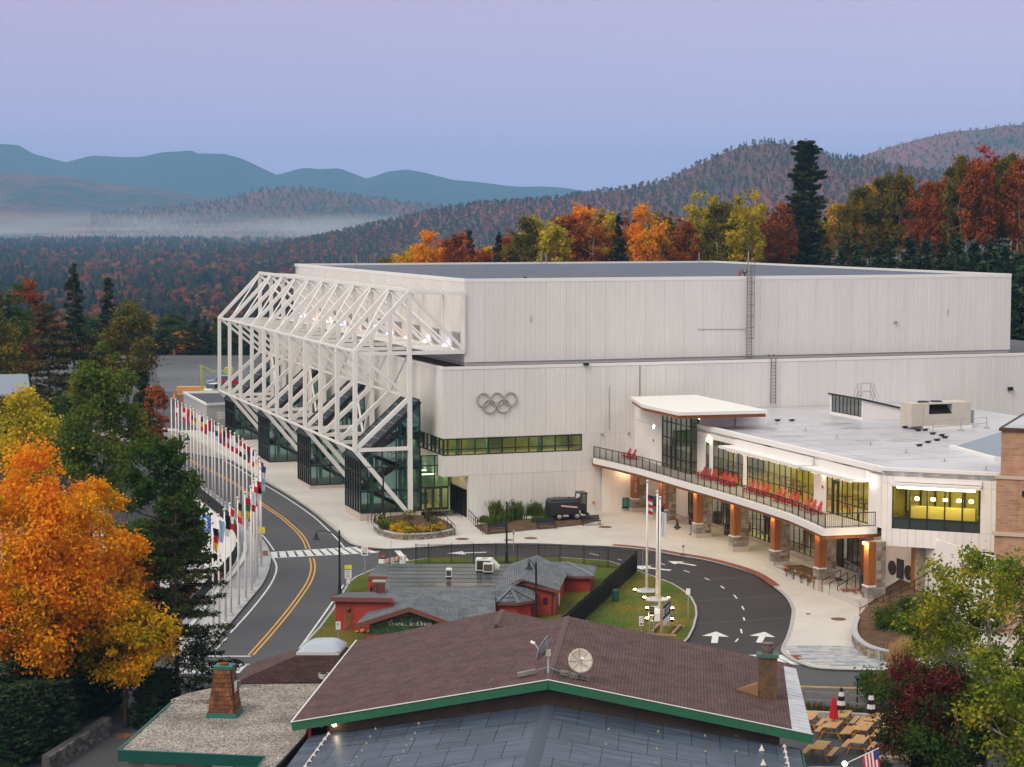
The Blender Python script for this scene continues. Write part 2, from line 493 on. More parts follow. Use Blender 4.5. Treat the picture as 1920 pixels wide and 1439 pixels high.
def mist_mat():
 m=volume_mat('valley_mist',(0.97,0.95,1.0),0.0);N,L=m.node_tree.nodes,m.node_tree.links
 v=[n for n in N if n.type=='PRINCIPLED_VOLUME'][0]
 t=N.new('ShaderNodeTexCoord');a=N.new('ShaderNodeVectorMath');a.operation='MULTIPLY_ADD';a.inputs[1].default_value=(2,2,2);a.inputs[2].default_value=(-1,-1,-1)
 L.new(t.outputs['Generated'],a.inputs[0]);ln=N.new('ShaderNodeVectorMath');ln.operation='LENGTH';L.new(a.outputs[0],ln.inputs[0])
 f=N.new('ShaderNodeMapRange');f.inputs['From Min'].default_value=1.0;f.inputs['From Max'].default_value=0.15;f.interpolation_type='SMOOTHSTEP';L.new(ln.outputs['Value'],f.inputs['Value'])
 mp=N.new('ShaderNodeMapping');mp.inputs['Scale'].default_value=(.0035,.002,.045);g=N.new('ShaderNodeNewGeometry');L.new(g.outputs['Position'],mp.inputs[0])
 nz=N.new('ShaderNodeTexNoise');nz.inputs['Scale'].default_value=1;nz.inputs['Detail'].default_value=2;L.new(mp.outputs[0],nz.inputs['Vector'])
 r_=N.new('ShaderNodeMapRange');r_.inputs['From Min'].default_value=.3;r_.inputs['From Max'].default_value=.7;r_.inputs['To Max'].default_value=MIST_D;L.new(nz.outputs['Fac'],r_.inputs['Value'])
 mu=N.new('ShaderNodeMath');mu.operation='MULTIPLY';L.new(f.outputs[0],mu.inputs[0]);L.new(r_.outputs[0],mu.inputs[1]);L.new(mu.outputs[0],v.inputs['Density'])
 return m
MIST_D=2.6e-3
MIST=mist_mat()
def mist(cx,cy,lx,ly,z0,z1):
 bm=bmesh.new();bmesh.ops.create_icosphere(bm,subdivisions=3,radius=1)
 for v in bm.verts:v.co=Vector((cx+v.co.x*lx,cy+v.co.y*ly,(z0+z1)/2+v.co.z*(z1-z0)/2))
 me=bpy.data.meshes.new('mist');bm.to_mesh(me);bm.free();me.materials.append(MIST)
 o=obj('mist',me);o['kind']='stuff'
mist(-760,4350,1050,420,-40,66)
mist(-60,3550,620,300,-40,56)
# ------------------------------------------------------------------ streets, plaza, lawn
m_asph=mat('asphalt',(0.058,0.058,0.064),.85,(0.080,0.080,0.086),.12,.6,fine=.18,fscale=14,bump=.15,bscale=60,spec=.25)
m_asph2=mat('asphalt_drive',(0.031,0.028,0.029),.85,(0.042,0.038,0.039),.15,.6,fine=.18,fscale=14,bump=.15,bscale=60,spec=.25)
m_conc=mat('plaza_concrete',(0.51,0.485,0.445),.85,(0.43,0.41,0.38),.22,.7,fine=.06,fscale=9,spec=.2)
m_walk=mat('sidewalk_concrete',(0.40,0.40,0.41),.85,(0.33,0.33,0.34),.3,.7,fine=.06,fscale=9,spec=.2)
m_kerb=mat('kerb_granite',(0.38,0.37,0.36),.8,(0.28,0.27,0.27),2.0,.6,fine=.1,fscale=20)
m_white=mat('white_road_paint',(0.62,0.62,0.62),.7,(0.50,0.50,0.50),1.5,.7,fine=.12,fscale=12)
m_yell=mat('yellow_road_paint',(0.60,0.32,0.05),.7,(0.48,0.25,0.04),1.5,.7,fine=.1,fscale=12)
m_grass=mat('lawn_grass',(0.055,0.088,0.014),.95,(0.125,0.10,0.018),.22,.9,fine=.35,fscale=5,bump=.5,bscale=12,spec=.08)
m_soil=mat('bark_mulch',(0.085,0.05,0.03),.95,(0.13,0.08,0.05),1.2,.8,fine=.3,fscale=16,bump=.5,bscale=20,spec=.08)
m_brick_red=mat('red_tactile',(0.20,0.065,0.04),.85,(0.16,0.05,0.035),2,.6)
def gp(pts):return[G(*p)for p in pts]
WALL_TOP=[(344,915),(360,928.5),(377,942),(392,954.5),(407,967),(420,979),(433,993),(441,1006),(447,1024),(447,1040),(440,1060),(426,1080),(412,1096),(391,1118),(373,1142),(338,1187),(318,1212)]
wt=gp(WALL_TOP)
site_poly=[(-128,79),(120,79),(120,268),(-20,268),(-20,399),(-128,399),(-128,230),(wt[0][0]-6,wt[0][1]+12)]+[(p[0],p[1])for p in wt]+[(-30,122.5),(-60,120),(-128,120)]
sheet('street',site_poly,0.0,m_asph,drop=6.5)
low=MB().prism([(-125,122),(-8,122),(-8,233),(-125,233)],-6.6,-5.6)
struct('oval_yard',low,mat('yard_concrete',(0.50,0.50,0.51),.85,(0.40,0.40,0.41),.15,.7))
yl=G(400,1050);sheet('oval_lawn',[(-36,150),(-22,150),(-21,172),(-36,172)],0,m_grass,zf=lambda x,y:-5.58)
CURB_R=smooth_path(gp([(330,806),(360,826),(393,844.5),(440,867.5),(492,900.8),(540,929),(590,963),(625,992),(639,1004),(651,1016),(668,1025),(710,1031),(751,1031),(810,1027),(860,1023.5),(933,1021.7),(1006,1021.7),(1079,1024.6),(1150,1027.5),(1210,1033),(1266,1043),(1320,1052),(1366,1063),(1406,1075.5),(1432,1088),(1457,1106),(1476,1123),(1486,1140),(1488,1153),(1484,1178),(1477,1200),(1470,1215),(1472,1230),(1508,1249),(1552,1257.5),(1680,1260),(1900,1262)]),5)
plaza=[(p[0],p[1])for p in CURB_R]+[(60,132),(60,230),(-8,262),(-55,250),(-75,262)]
sheet('plaza',plaza,0.13,m_conc,drop=0.3)
kb=MB()
strip_mesh(kb,CURB_R,0.30,0.0,0.136);struct('kerb',kb,m_kerb)
CURB_L=smooth_path(gp([(300,860),(345,895),(390,925),(430,957),(462,985),(481,1003),(492,1017),(500,1030),(505,1048),(501,1073),(490,1097),(470.6,1121.5),(444,1153.5),(419,1184),(398,1210),(373,1234),(335,1262)]),5)
walk=[(p[0],p[1])for p in CURB_L]+[(p[0],p[1])for p in reversed(wt)]
sheet('sidewalk',walk,0.13,m_walk,drop=0.3)
kb=MB();strip_mesh(kb,CURB_L,0.25,0.0,0.136);struct('kerb',kb,m_kerb)
ISL=gp([(684,1078),(712,1066),(760,1056),(804,1050),(860,1048),(933,1048),(1050,1048.6),(1140,1055),(1200,1075),(1233,1087),(1260,1098),(1280,1110),(1296,1124),(1304,1140),(1306,1156),(1300,1180),(1290,1200),(1262,1228),(1190,1262)])+gp([(640,1262),(545,1245),(561,1222),(600,1180),(625,1146),(645,1112),(655,1095),(668,1085)])
sheet('lawn',ISL,0.15,m_grass,drop=0.3)
kb=MB();strip_mesh(kb,ISL[6:19],0.16,0.0,0.16);strip_mesh(kb,ISL[20:]+ISL[:4],0.16,0.0,0.16);struct('kerb',kb,m_kerb)
LOOP=CURB_R[60:165]
loop_poly=[(p[0],p[1])for p in CURB_R[55:150]]+[(p[0],p[1])for p in gp([(1440,1228),(1290,1228)])]+[(p[0],p[1])for p in reversed(ISL[1:18])]
sheet('driveway',loop_poly,0.004,m_asph2)
wp=MB();yp=MB()
DZ=0.010
def line(pts,w,mb=wp,sm=True,off=0.0):strip_mesh(mb,smooth_path(gp(pts),5)if sm else gp(pts),w,off,DZ)
line([(346,846),(383,845)],.1)
cl=smooth_path(gp([(322,844),(346,858),(400,886),(440,907),(492,946),(530,972),(556,995),(570,1012),(578,1030)]),6)
strip_mesh(yp,cl,.13,.16,DZ);strip_mesh(yp,cl,.13,-.16,DZ)
cl=smooth_path(gp([(584,1047),(587,1060),(585,1077),(577,1096),(563,1117),(540,1148),(505,1190),(470,1229)]),6)
strip_mesh(yp,cl,.13,.16,DZ);strip_mesh(yp,cl,.13,-.16,DZ)
line([(375,843),(400,853),(440,875),(492,907),(540,936),(590,971),(618,997),(634,1013),(646,1028)],.14)
line([(345,889),(390,918),(430,949),(462,977),(488,1000),(503,1017),(514,1033)],.12)
line([(512,1047),(518,1060),(517,1075),(508,1095),(492,1118),(465,1151),(432,1187)],.14)
line([(425,1197),(405,1218)],.14,sm=False)
line([(625,1127),(600,1163),(561,1217)],.14)
line([(644,1097),(634,1113)],.14,sm=False)
line([(389,1231),(470,1231)],.25,sm=False)
def ladder_walk(a0,a1,b0,b1,n,w=.18,bw=.55):
 """crosswalk: two edge lines and n bars between the edges a0-a1 and b0-b1 (photo points)"""
 A0,A1,B0,B1=gp([a0,a1,b0,b1])
 strip_mesh(wp,[A0,A1],w,0,DZ);strip_mesh(wp,[B0,B1],w,0,DZ)
 for i in range(n):
  t=(i+.5)/n
  p,q=A0.lerp(A1,t),B0.lerp(B1,t)
  s=(q-p).normalized()*.12
  strip_mesh(wp,[p+s,q-s],bw,0,DZ+.0005)
ladder_walk((506,1036),(686,1025),(506,1047),(710,1036.5),12)
strip_mesh(wp,gp([(688,1038),(712,1033.5)]),.2,0,DZ)
ladder_walk((340,1245),(468,1246),(340,1263),(450,1262),6)
ladder_walk((1380,1229),(1468,1229),(1395,1247),(1504,1246),5,bw=.6)
strip_mesh(wp,gp([(745,1033),(767,1058)]),.5,0,DZ)
for a,b in(((1105,1038),(1123,1042)),((1158,1049),(1166,1051)),((1236,1056),(1247,1060)),((1282,1070),(1293,1074)),((1321,1084),(1330,1088)),((1351,1099),(1358,1104)),((1376,1116),(1382,1123)),((1391,1137),(1395,1144)),((1394,1158),(1396,1164)),((1389,1180),(1391,1188)),((1379,1204),(1384,1198))):
 strip_mesh(wp,gp([a,b]),.12,0,DZ)
strip_mesh(wp,gp([(1628,1269),(1645,1261)]),.15,0,DZ)
yl_=gp([(1450,1286),(1580,1290),(1690,1293.5),(1900,1299)])
strip_mesh(yp,yl_,.12,.1,DZ);strip_mesh(yp,yl_,.12,-.1,DZ)
def arrow(px,py,ang,s=1.0):
 p=G(px,py);c,s_=math.cos(ang),math.sin(ang)
 pts=[(-.18,-1.3),(.18,-1.3),(.18,.3),(.75,.3),(0,1.5),(-.75,.3),(-.18,.3)]
 w_=[(p[0]+(x*c-y*s_)*s,p[1]+(x*s_+y*c)*s)for x,y in pts]
 wp.add([(x,y,gz(x,y)+DZ)for x,y in w_],[(0,1,2,6),(3,4,5)])
arrow(1341,1196,R(-8),1.25);arrow(1428,1196,R(-14),1.2);arrow(1222,1066,R(62),1.3);arrow(878,1037,R(100),1.2);arrow(1280,1057,R(50),1.0)
struct('road_marking',wp,m_white);struct('road_marking',yp,m_yell)
rp_=MB()
strip_mesh(rp_,[p+Vector((0,.75,0))for p in CURB_R[90:126]],0.75,0,.142);
rp_.add([(p[0],p[1],gz(p[0],p[1])+.142)for p in gp([(672,1027),(712,1031.5),(706,1034),(666,1028)])],[(0,1,2,3)])
rp_.add([(p[0],p[1],gz(p[0],p[1])+.142)for p in gp([(1479,1231),(1494,1229),(1510,1239),(1496,1242)])],[(0,1,2,3)])
rp_.add([(p[0],p[1],gz(p[0],p[1])+.142)for p in gp([(493,1036),(502,1036),(503,1046),(493,1045)])],[(0,1,2,3)])
struct('tactile_paving',rp_,m_brick_red)
jt=MB()
for k in range(14):
 b=40-k*7.0
 strip_mesh(jt,[W(-9,b,0),W(0 if b>-1 else 24,b,0)],.03,0,.1335)
for a in(-6,-3):strip_mesh(jt,[W(a,60,0),W(a,-4,0)],.03,0,.1337)
for a in(6,12,18):strip_mesh(jt,[W(a,-9,0),W(a,-22,0)],.03,0,.1337)
struct('plaza_joint',jt,mat('joint_dark',(0.22,0.21,0.20),.9))
FS=gp([(1470,1212),(1594,1214),(1680,1238),(1680,1257),(1552,1255),(1508,1246),(1474,1228)])
sheet('flagstone_bed',FS,0.136,m_conc)
stone_cols=[mat('flagstone_%s'%n,c,.8,tuple(v*.8 for v in c),2,.6)for n,c in(('grey',(0.36,0.37,0.39)),('blue',(0.29,0.31,0.35)),('pale',(0.43,0.43,0.44)))]
random.seed(3)
fb=bpy.data.objects['flagstone_bed']
def inside(p,poly):
 c=False;n=len(poly)
 for i in range(n):
  a,b=poly[i],poly[(i+1)%n]
  if(a[1]>p[1])!=(b[1]>p[1])and p[0]<(b[0]-a[0])*(p[1]-a[1])/(b[1]-a[1])+a[0]:c=not c
 return c
nst=0
x0=min(p[0]for p in FS);x1=max(p[0]for p in FS);y0=min(p[1]for p in FS);y1=max(p[1]for p in FS)
y=y0
while y<y1:
 x=x0+random.random()*.3;hh=random.uniform(.32,.5)
 while x<x1:
  ww=random.uniform(.4,.95)
  if inside((x+ww*.15,y+hh*.2),FS)and inside((x+ww*.85,y+hh*.8),FS)and nst<280:
   z=gz(x,y)+.137
   o=MB().box(-ww/2+.015,ww/2-.015,-hh/2+.015,hh/2-.015,0,.012+random.random()*.02).build('flagstone',random.choice(stone_cols),fb)
   o.location=(x+ww/2,y+hh/2,z);nst+=1
  x+=ww
 y+=hh
# ------------------------------------------------------------------ the arena
m_panel=mat('white_metal_panel',(0.66,0.64,0.615),.55,(0.615,0.60,0.575),.35,.55,fine=.025,fscale=2.2,rnd=.022,spec=.3,stretch=(1,1,.18))
m_steel=mat('white_steel',(0.74,0.72,0.69),.5,(0.68,0.66,0.63),.6,.6,spec=.35)
m_core=mat('wall_core',(0.50,0.49,0.47),.8)
m_roofblue=mat('dark_roof_membrane',(0.046,0.056,0.085),.55,(0.034,0.042,0.065),.25,.7,fine=.25,fscale=1.2,spec=.5,stretch=(1,.12,1))
m_roofgrey=mat('lower_roof_membrane',(0.085,0.075,0.075),.6,(0.06,0.055,0.06),.3,.7)
m_trim=mat('white_trim',(0.72,0.70,0.68),.5)
m_dark=mat('dark_mullion',(0.018,0.02,0.02),.45)
m_black=mat('black_metal',(0.014,0.014,0.015),.5)
m_plinth=mat('pink_concrete',(0.50,0.42,0.365),.85,(0.44,0.37,0.32),.8,.6)
m_glass_t=glass('teal_glass',(0.26,0.47,0.44),.10)
m_glass_g=glass('green_glass',(0.62,0.74,0.50),.07)
m_glass_d=glass('dark_glass',(0.10,0.16,0.15),.14)
m_red_in=mat('dark_red_steel',(0.11,0.022,0.025),.6)
m_int=mat('interior_plaster',(0.55,0.56,0.50),.9)
m_intfl=mat('interior_floor',(0.32,0.30,0.20),.7)
m_lampw=emis('interior_lamp_warm',(1.0,0.78,0.36),9.0)
m_lampg=emis('interior_lamp_green',(0.72,0.95,0.62),3.0)
m_grey=mat('grey_metal',(0.30,0.30,0.31),.5,spec=.4)
m_louv=mat('louvre_metal',(0.42,0.40,0.38),.6)
E=thing('ice_arena','huge white arena with exposed steel trusses and five metal rings on its front wall','arena',ORG,PHI)
ZU0,ZU1,AU0,AU1,BU0,BU1=14.83,22.73,10.22,69.95,-0.1,74.0
ZL,AL,BL=14.53,7.6,-1.6
cb=MB()
cb.box(AU0+.1,AU1-.1,BU0+.12,BU1-.1,14.5,22.45)
cb.box(AL+.14,84,BL+.14,78,7.84,14.30)
cb.box(12.0,84,2.2,78,5.9,7.84);cb.box(21.75,84,BL+.14,2.2,5.9,7.84)
cb.box(AL+.14,84,BL+.14,78,4.26,6.12)
cb.box(10.3,84,BL+.14,78,-.8,4.26);cb.box(7.6,10.3,8.0,78,-.8,4.26)
cb.build('wall_core',m_core,E)
MB().box(AU0+.35,AU1-.3,BU0+.35,BU1-.3,22.40,22.52).build('roof',m_roofblue,E)
pb=MB();pb.box(AU0-.02,AU1+.02,BU0-.02,BU0+.33,22.42,22.76);pb.box(AU0-.02,AU1+.02,BU1-.33,BU1,22.42,22.76)
pb.box(AU0-.022,AU0+.33,BU0+.33,BU1-.33,22.42,22.757);pb.box(AU1-.33,AU1+.022,BU0+.33,BU1-.33,22.42,22.757)
pb.build('parapet',m_trim,E)
lr=MB().box(AL+.3,84,BL+.3,78,14.30,14.42);lr.build('lower_roof',m_roofgrey,E)
pb=MB();pb.box(AL-.03,84,BL-.03,BL+.22,14.28,14.56);pb.box(AL-.03,AL+.22,BL+.22,78,14.28,14.558)
pb.build('lower_parapet',m_trim,E)
def panels_a(a0,a1,z0,z1,b,step=2.06,th=.10):
 n=max(1,round((a1-a0)/step));w=(a1-a0)/n
 me=ribbed(w-.018,z1-z0,th)
 for i in range(n):
  o=obj('wall_panel',me,E);o.location=(a0+i*w+.009,b,z0)
def panels_b(b0,b1,z0,z1,a,step=2.06,th=.10):
 n=max(1,round((b1-b0)/step));w=(b1-b0)/n
 me=ribbed(w-.018,z1-z0,th)
 for i in range(n):
  o=obj('wall_panel',me,E);o.location=(a,b0+(i+1)*w-.009,z0);o.rotation_euler=(0,0,-math.pi/2)
def ribbed(w,h,th,n=4):
 """a metal cladding panel with shallow vertical ribs; front face towards -y"""
 xs=[];
 for i in range(n):
  x=w*i/n;q=w/n
  xs+=[(x,0),(x+q*.80,0),(x+q*.84,.022),(x+q*.96,.022)]
 xs.append((w,0))
 k=len(xs);mb=MB()
 v=[(x,y,0)for x,y in xs]+[(x,y,h)for x,y in xs]+[(0,th,0),(w,th,0),(w,th,h),(0,th,h)]
 f=[(i,i+1,k+i+1,k+i)for i in range(k-1)]
 f+=[(2*k,2*k+3,k,0),(k-1,2*k-1,2*k+2,2*k+1),tuple(range(k,2*k))+(2*k+2,2*k+3),tuple(range(k-1,-1,-1))+(2*k,2*k+1)]
 mb.add(v,f)
 return mb.mesh('wall_panel',m_panel)
panels_a(AU0,AU1,ZU0,22.42,BU0,2.06)
panels_b(BU0,72,ZU0,22.42,AU0,4.1)
panels_a(AL,84,7.80,14.27,BL,2.06)
panels_a(21.60,29.6,4.24,7.79,BL,2.06)
panels_a(AL,21.60,4.24,6.14,BL,2.06)
panels_a(10.16,29.6,-.5,4.22,BL,2.06)
panels_b(BL,76,7.80,14.27,AL,3.0)
panels_b(BL,14,4.24,6.14,AL,3.0)
panels_b(14,76,4.24,7.79,AL,4.0)
panels_b(8.0,76,-.5,4.22,7.55,4.0)
MB().box(AL,10.3,BL+.02,8,4.15,4.23).build('soffit',m_int,E)
MB().box(AU0+.25,AU1-.1,BU0+.25,BU0+.4,14.4,14.84).build('base_gap_shade',m_black,E)  # black colour stands in for the shade in the gap below the upper wall
wroom=MB();wroom.box(8,21.7,1.6,1.8,5.9,7.9);wroom.build('office_wall',mat('office_wall',(0.46,0.44,0.16),.9,(0.20,0.30,0.24),.45,1.2),E)
MB().box(8,21.7,-1.4,1.6,5.95,6.0).build('office_floor',m_intfl,E)
lp=MB()
for i,a in enumerate((8.6,10.3,11.6,15.2,16.9,18.2,19.6)):lp.box(a,a+.9,-.6,-.2,7.74,7.77)
lp.box(7.9,8.1,1,6,7.74,7.77)
lp.build('ceiling_lamp',m_lampw,E)
st_=MB()
for a in(9.1,12.2,17.3):st_.box(a,a+.35,-.9,-.6,6.0,7.8)
st_.build('office_column',mat('teal_column',(0.20,0.42,0.36),.7),E)
def mullion_grid_a(parent,a_list,z_list,b,w=.09,d=.16,m=None,pane=None,top=None):
 """glazing in a plane b = const: every pane an object, the bars one frame"""
 fr=MB();m=m or m_dark
 A0,A1,Z0,Z1=a_list[0],a_list[-1],z_list[0],z_list[-1]
 tz=top or(lambda a:Z1)
 for a in a_list:fr.box(a-w/2,a+w/2,b-d/2,b+d/2,Z0,tz(a))
 for z in z_list[:-1]:
  for i in range(len(a_list)-1):
   t=min(tz(a_list[i]),tz(a_list[i+1]))
   x0=a_list[i]+w/2
   if z>t:
    hi=max(tz(a_list[i]),tz(a_list[i+1]))
    if z>=hi:continue
    x0=a_list[i]+(a_list[i+1]-a_list[i])*(z-t)/(hi-t)
   fr.box(x0,a_list[i+1]-w/2,b-d/2+.005,b+d/2-.005,z-w/2,z+w/2)
 for i in range(len(a_list)-1):
  fr.bar((a_list[i],b,tz(a_list[i])-w/2),(a_list[i+1],b,tz(a_list[i+1])-w/2),d-.01,w)
 fr.build('frame',m,parent)
 for i in range(len(a_list)-1):
  for j in range(len(z_list)-1):
   x0,x1,z0,z1=a_list[i],a_list[i+1],z_list[j],z_list[j+1]
   t0,t1=tz(x0),tz(x1)
   if z0>=max(t0,t1):continue
   last=j==len(z_list)-2
   y0,y1=(t0,t1)if last else(min(z1,t0),min(z1,t1))
   p=[(x0,b,z0),(x1,b,z0),(x1,b,y1),(x0,b,max(y0,z0+.001))]
   mb=MB().add(p,[(0,1,2,3)])
   mb.build('pane',pane[j]if isinstance(pane,(list,tuple))else pane,parent,fix=False)
def mullion_grid_b(parent,b_list,z_list,a,w=.09,d=.16,m=None,pane=None):
 fr=MB();m=m or m_dark
 for b in b_list:fr.box(a-d/2,a+d/2,b-w/2,b+w/2,z_list[0],z_list[-1])
 for z in z_list:
  for i in range(len(b_list)-1):fr.box(a-d/2+.005,a+d/2-.005,b_list[i]+w/2,b_list[i+1]-w/2,z-w/2,z+w/2)
 fr.build('frame',m,parent)
 for i in range(len(b_list)-1):
  for j in range(len(z_list)-1):
   MB().add([(a,b_list[i],z_list[j]),(a,b_list[i+1],z_list[j]),(a,b_list[i+1],z_list[j+1]),(a,b_list[i],z_list[j+1])],[(0,1,2,3)]).build('pane',pane[j]if isinstance(pane,(list,tuple))else pane,parent,fix=False)
wb=obj('ribbon_window',None,E)
al=[AL+.05,8.12]+[8.12+1.346*k for k in range(1,11)]
mullion_grid_a(wb,al,[6.20,6.72,7.74],BL+.10,pane=m_glass_g)
mullion_grid_b(wb,[BL+.15+1.346*k for k in range(0,11)],[6.20,6.72,7.74],AL+.10,pane=m_glass_g)
lob=obj('lobby_glazing',None,E)
mullion_grid_a(lob,[5.95,7.26,8.68],[3.05,5.1,6.1],0.05,pane=m_glass_t)
mullion_grid_a(lob,[5.95,6.3],[.85,3.05],0.05,pane=m_glass_g)
for k in range(3):
 a0=6.34+k*.78
 dr=MB();dr.box(a0,a0+.12,-.02,.08,.84,3.0);dr.box(a0+.62,a0+.74,-.02,.08,.84,3.0);dr.box(a0+.12,a0+.62,-.015,.075,.84,1.08);dr.box(a0+.12,a0+.62,-.015,.075,2.88,3.0)
 dd=dr.build('door',m_dark,E)
 MB().add([(a0+.12,.03,1.08),(a0+.62,.03,1.08),(a0+.62,.03,2.88),(a0+.12,.03,2.88)],[(0,1,2,3)]).build('pane',m_glass_g,dd,fix=False)
 MB().tube([(a0+.56,-.06,1.6),(a0+.56,-.06,2.1)],.02,6).build('handle',m_grey,dd)
li=MB();li.box(5.9,8.8,7.0,7.2,.8,4.15);li.box(8.72,8.82,.15,7,.8,4.15);li.box(5.75,5.85,6,7,.8,4.15);li.build('lobby_wall',mat('lobby_plaster',(0.50,0.55,0.40),.9),E)
MB().box(5.9,8.8,.1,7,.70,.80).build('lobby_floor',mat('lobby_floor',(0.42,0.36,0.20),.6),E)
lp=MB();lp.box(6.2,8.4,1.2,1.7,4.08,4.12);lp.box(6.2,8.4,4.2,4.7,4.08,4.12);lp.build('lobby_lamp',m_lampw,E)
lk=MB();lk.box(6.3,7.9,4.5,5.3,.8,1.9);lk.build('lobby_counter',mat('counter_teal',(0.05,0.16,0.17),.5),E)
rw=MB();rw.box(10.12,10.25,BL+.12,8,2.75,4.2);rw.box(10.12,10.25,5.9,8,-.2,2.75);rw.box(10.12,10.25,BL+.12,-1.1,-.2,2.75);rw.box(8.84,10.12,7.85,8,-.2,4.2)
rw.build('recess_wall',mat('recess_plaster',(0.66,0.62,0.52),.85),E)
mullion_grid_b(obj('recess_window',None,E),[-1.1+.7*k for k in range(11)],[0.0,2.75],10.12,pane=m_glass_d,w=.07)
for b in(0.3,2.6):MB().box(8.95,9.4,b,b+.3,4.10,4.145).build('soffit_lamp',emis('soffit_lamp',(1,.80,.48),14),E)
for a,z in((11.54,11.38),(12.90,11.38),(14.26,11.38),(12.18,10.74),(13.54,10.74)):
 rg=MB();pts=[(a+.62*math.cos(t),BL-.12,z+.62*math.sin(t))for t in[2*math.pi*k/40 for k in range(41)]]
 rg.tube(pts,.075,8,cap=False)
 rg.build('ring',mat('brushed_ring',(0.40,0.37,0.33),.45,metal=.3),E,smooth=True)
def fitting(name,a,b,z,w,h,d=.12,m=None):MB().box(a-w/2,a+w/2,b-d,b,z-h/2,z+h/2).build(name,m or m_black,E)
p=onb(1098,683,BL);fitting('floodlight',p[0],BL,p[2],.5,.25,.3)
p=onb(1893,729,BL);fitting('floodlight',p[0],BL,p[2],.5,.35,.3)
for px,py in((1129,815),(1179,813)):
 p=onb(px,py,BL);fitting('junction_box',p[0],BL,p[2],.22,.22,.1,m_grey)
for px,py in((996,599),(1777,586)):
 p=onb(px,py,BU0)
 for k in range(6):fitting('vent_louvre',p[0],BU0,p[2]+(k-2.5)*.1,.14,.055,.04,m_louv)
p0,p1=onb(1307,617.5,BU0),onb(1398,617.5,BU0);cd=MB().tube([(p0[0],BU0-.04,p0[2]),(p1[0],BU0-.04,p1[2])],.025,6);cd.build('conduit',m_grey,E)
p0,p1=onb(1142,725,BL),onb(1142,806,BL);MB().tube([(p0[0],BL-.03,p0[2]),(p1[0],BL-.03,p1[2])],.03,6).build('conduit',m_grey,E)
p0=onb(1199.5,681,BL);MB().tube([(p0[0],BL-.05,14.2),(p0[0],BL-.05,11.0)],.035,6).build('downpipe',mat('rust_pipe',(0.25,0.12,0.09),.7),E)
p0=onb(1678,604,BU0);fitting('wall_lamp',p0[0],BU0,p0[2],.3,.2,.25,m_grey)
def ladder(a,b,z0,z1,name,cage=None,w=.5,hoop=False):
 t=obj(name,None,E)
 f=MB();
 for s in(-1,1):
  pts=[(a+s*w/2,b,z0),(a+s*w/2,b,z1)]
  if hoop:pts+=[(a+s*w/2,b+.15,z1+.35),(a+s*w/2,b+.5,z1+.4),(a+s*w/2,b+.6,z1+.1)]
  f.tube(pts,.045,6)
 f.build('rail',mat('ladder_steel',(0.16,0.135,0.125),.6),t)
 n=int((z1-z0)/.33)
 me=MB().tube([(-w/2,0,0),(w/2,0,0)],.025,5).mesh('rung',MATS['ladder_steel'])
 for k in range(n):o=obj('rung',me,t);o.location=(a,b,z0+.2+k*.33)
 if cage:
  c=MB()
  hoops=[z for z in np.arange(cage,z1+1.0,1.1)]
  for z in hoops:
   c.tube([(a-w/2,b,z),(a-.38,b-.35,z),(a-.2,b-.68,z),(a+.2,b-.68,z),(a+.38,b-.35,z),(a+w/2,b,z)],.025,5)
  for x,y in((-.38,-.35),(-.2,-.68),(.2,-.68),(.38,-.35)):c.tube([(a+x,b+y,hoops[0]),(a+x,b+y,hoops[-1])],.02,5)
  c.build('cage',MATS['ladder_steel'],t)
ladder(onb(1404,660,BU0-.2)[0],BU0-.22,14.45,23.9,'caged_ladder',cage=16.6)
MB().tube([(onb(1404,500,.3)[0],.4,22.5),(onb(1404,500,.3)[0],.4,25.2)],.05,6).build('mast',m_grey,E)
ladder(onb(1450,700,BL-.2)[0],BL-.2,10.1,14.6,'access_ladder',hoop=True)
rv=MB();a_=onb(1387,505,1.0)[0]
rv.tube([(a_,1.0,22.5),(a_,1.0,23.3)],.14,8);rv.build('roof_vent',mat('red_vent',(0.35,0.06,0.04),.6),E)
ds=MB();ds.tube([(a_+.55,1.0,22.5),(a_+.55,1.0,23.0)],.06,6);ds.box(a_+.3,a_+.8,.95,1.05,23.0,23.12);ds.tube([(a_+.33,1,23.1),(a_+.33,1,23.4)],.05,6);ds.tube([(a_+.77,1,23.1),(a_+.77,1,23.4)],.05,6);ds.build('roof_vent',m_black,E)
a_=onb(985,520,.8)[0];MB().lathe([(.25,0),(.25,.25),(.12,.4)],8,(a_,.8,22.5)).build('roof_drain',m_black,E)
for px in(668,958,968,1284):
 q=LP(px,491 if px>700 else 499,22.6);MB().tube([(q[0],min(q[1],73),22.5),(q[0],min(q[1],73),24.0)],.06,6).build('roof_pipe',m_grey,E)
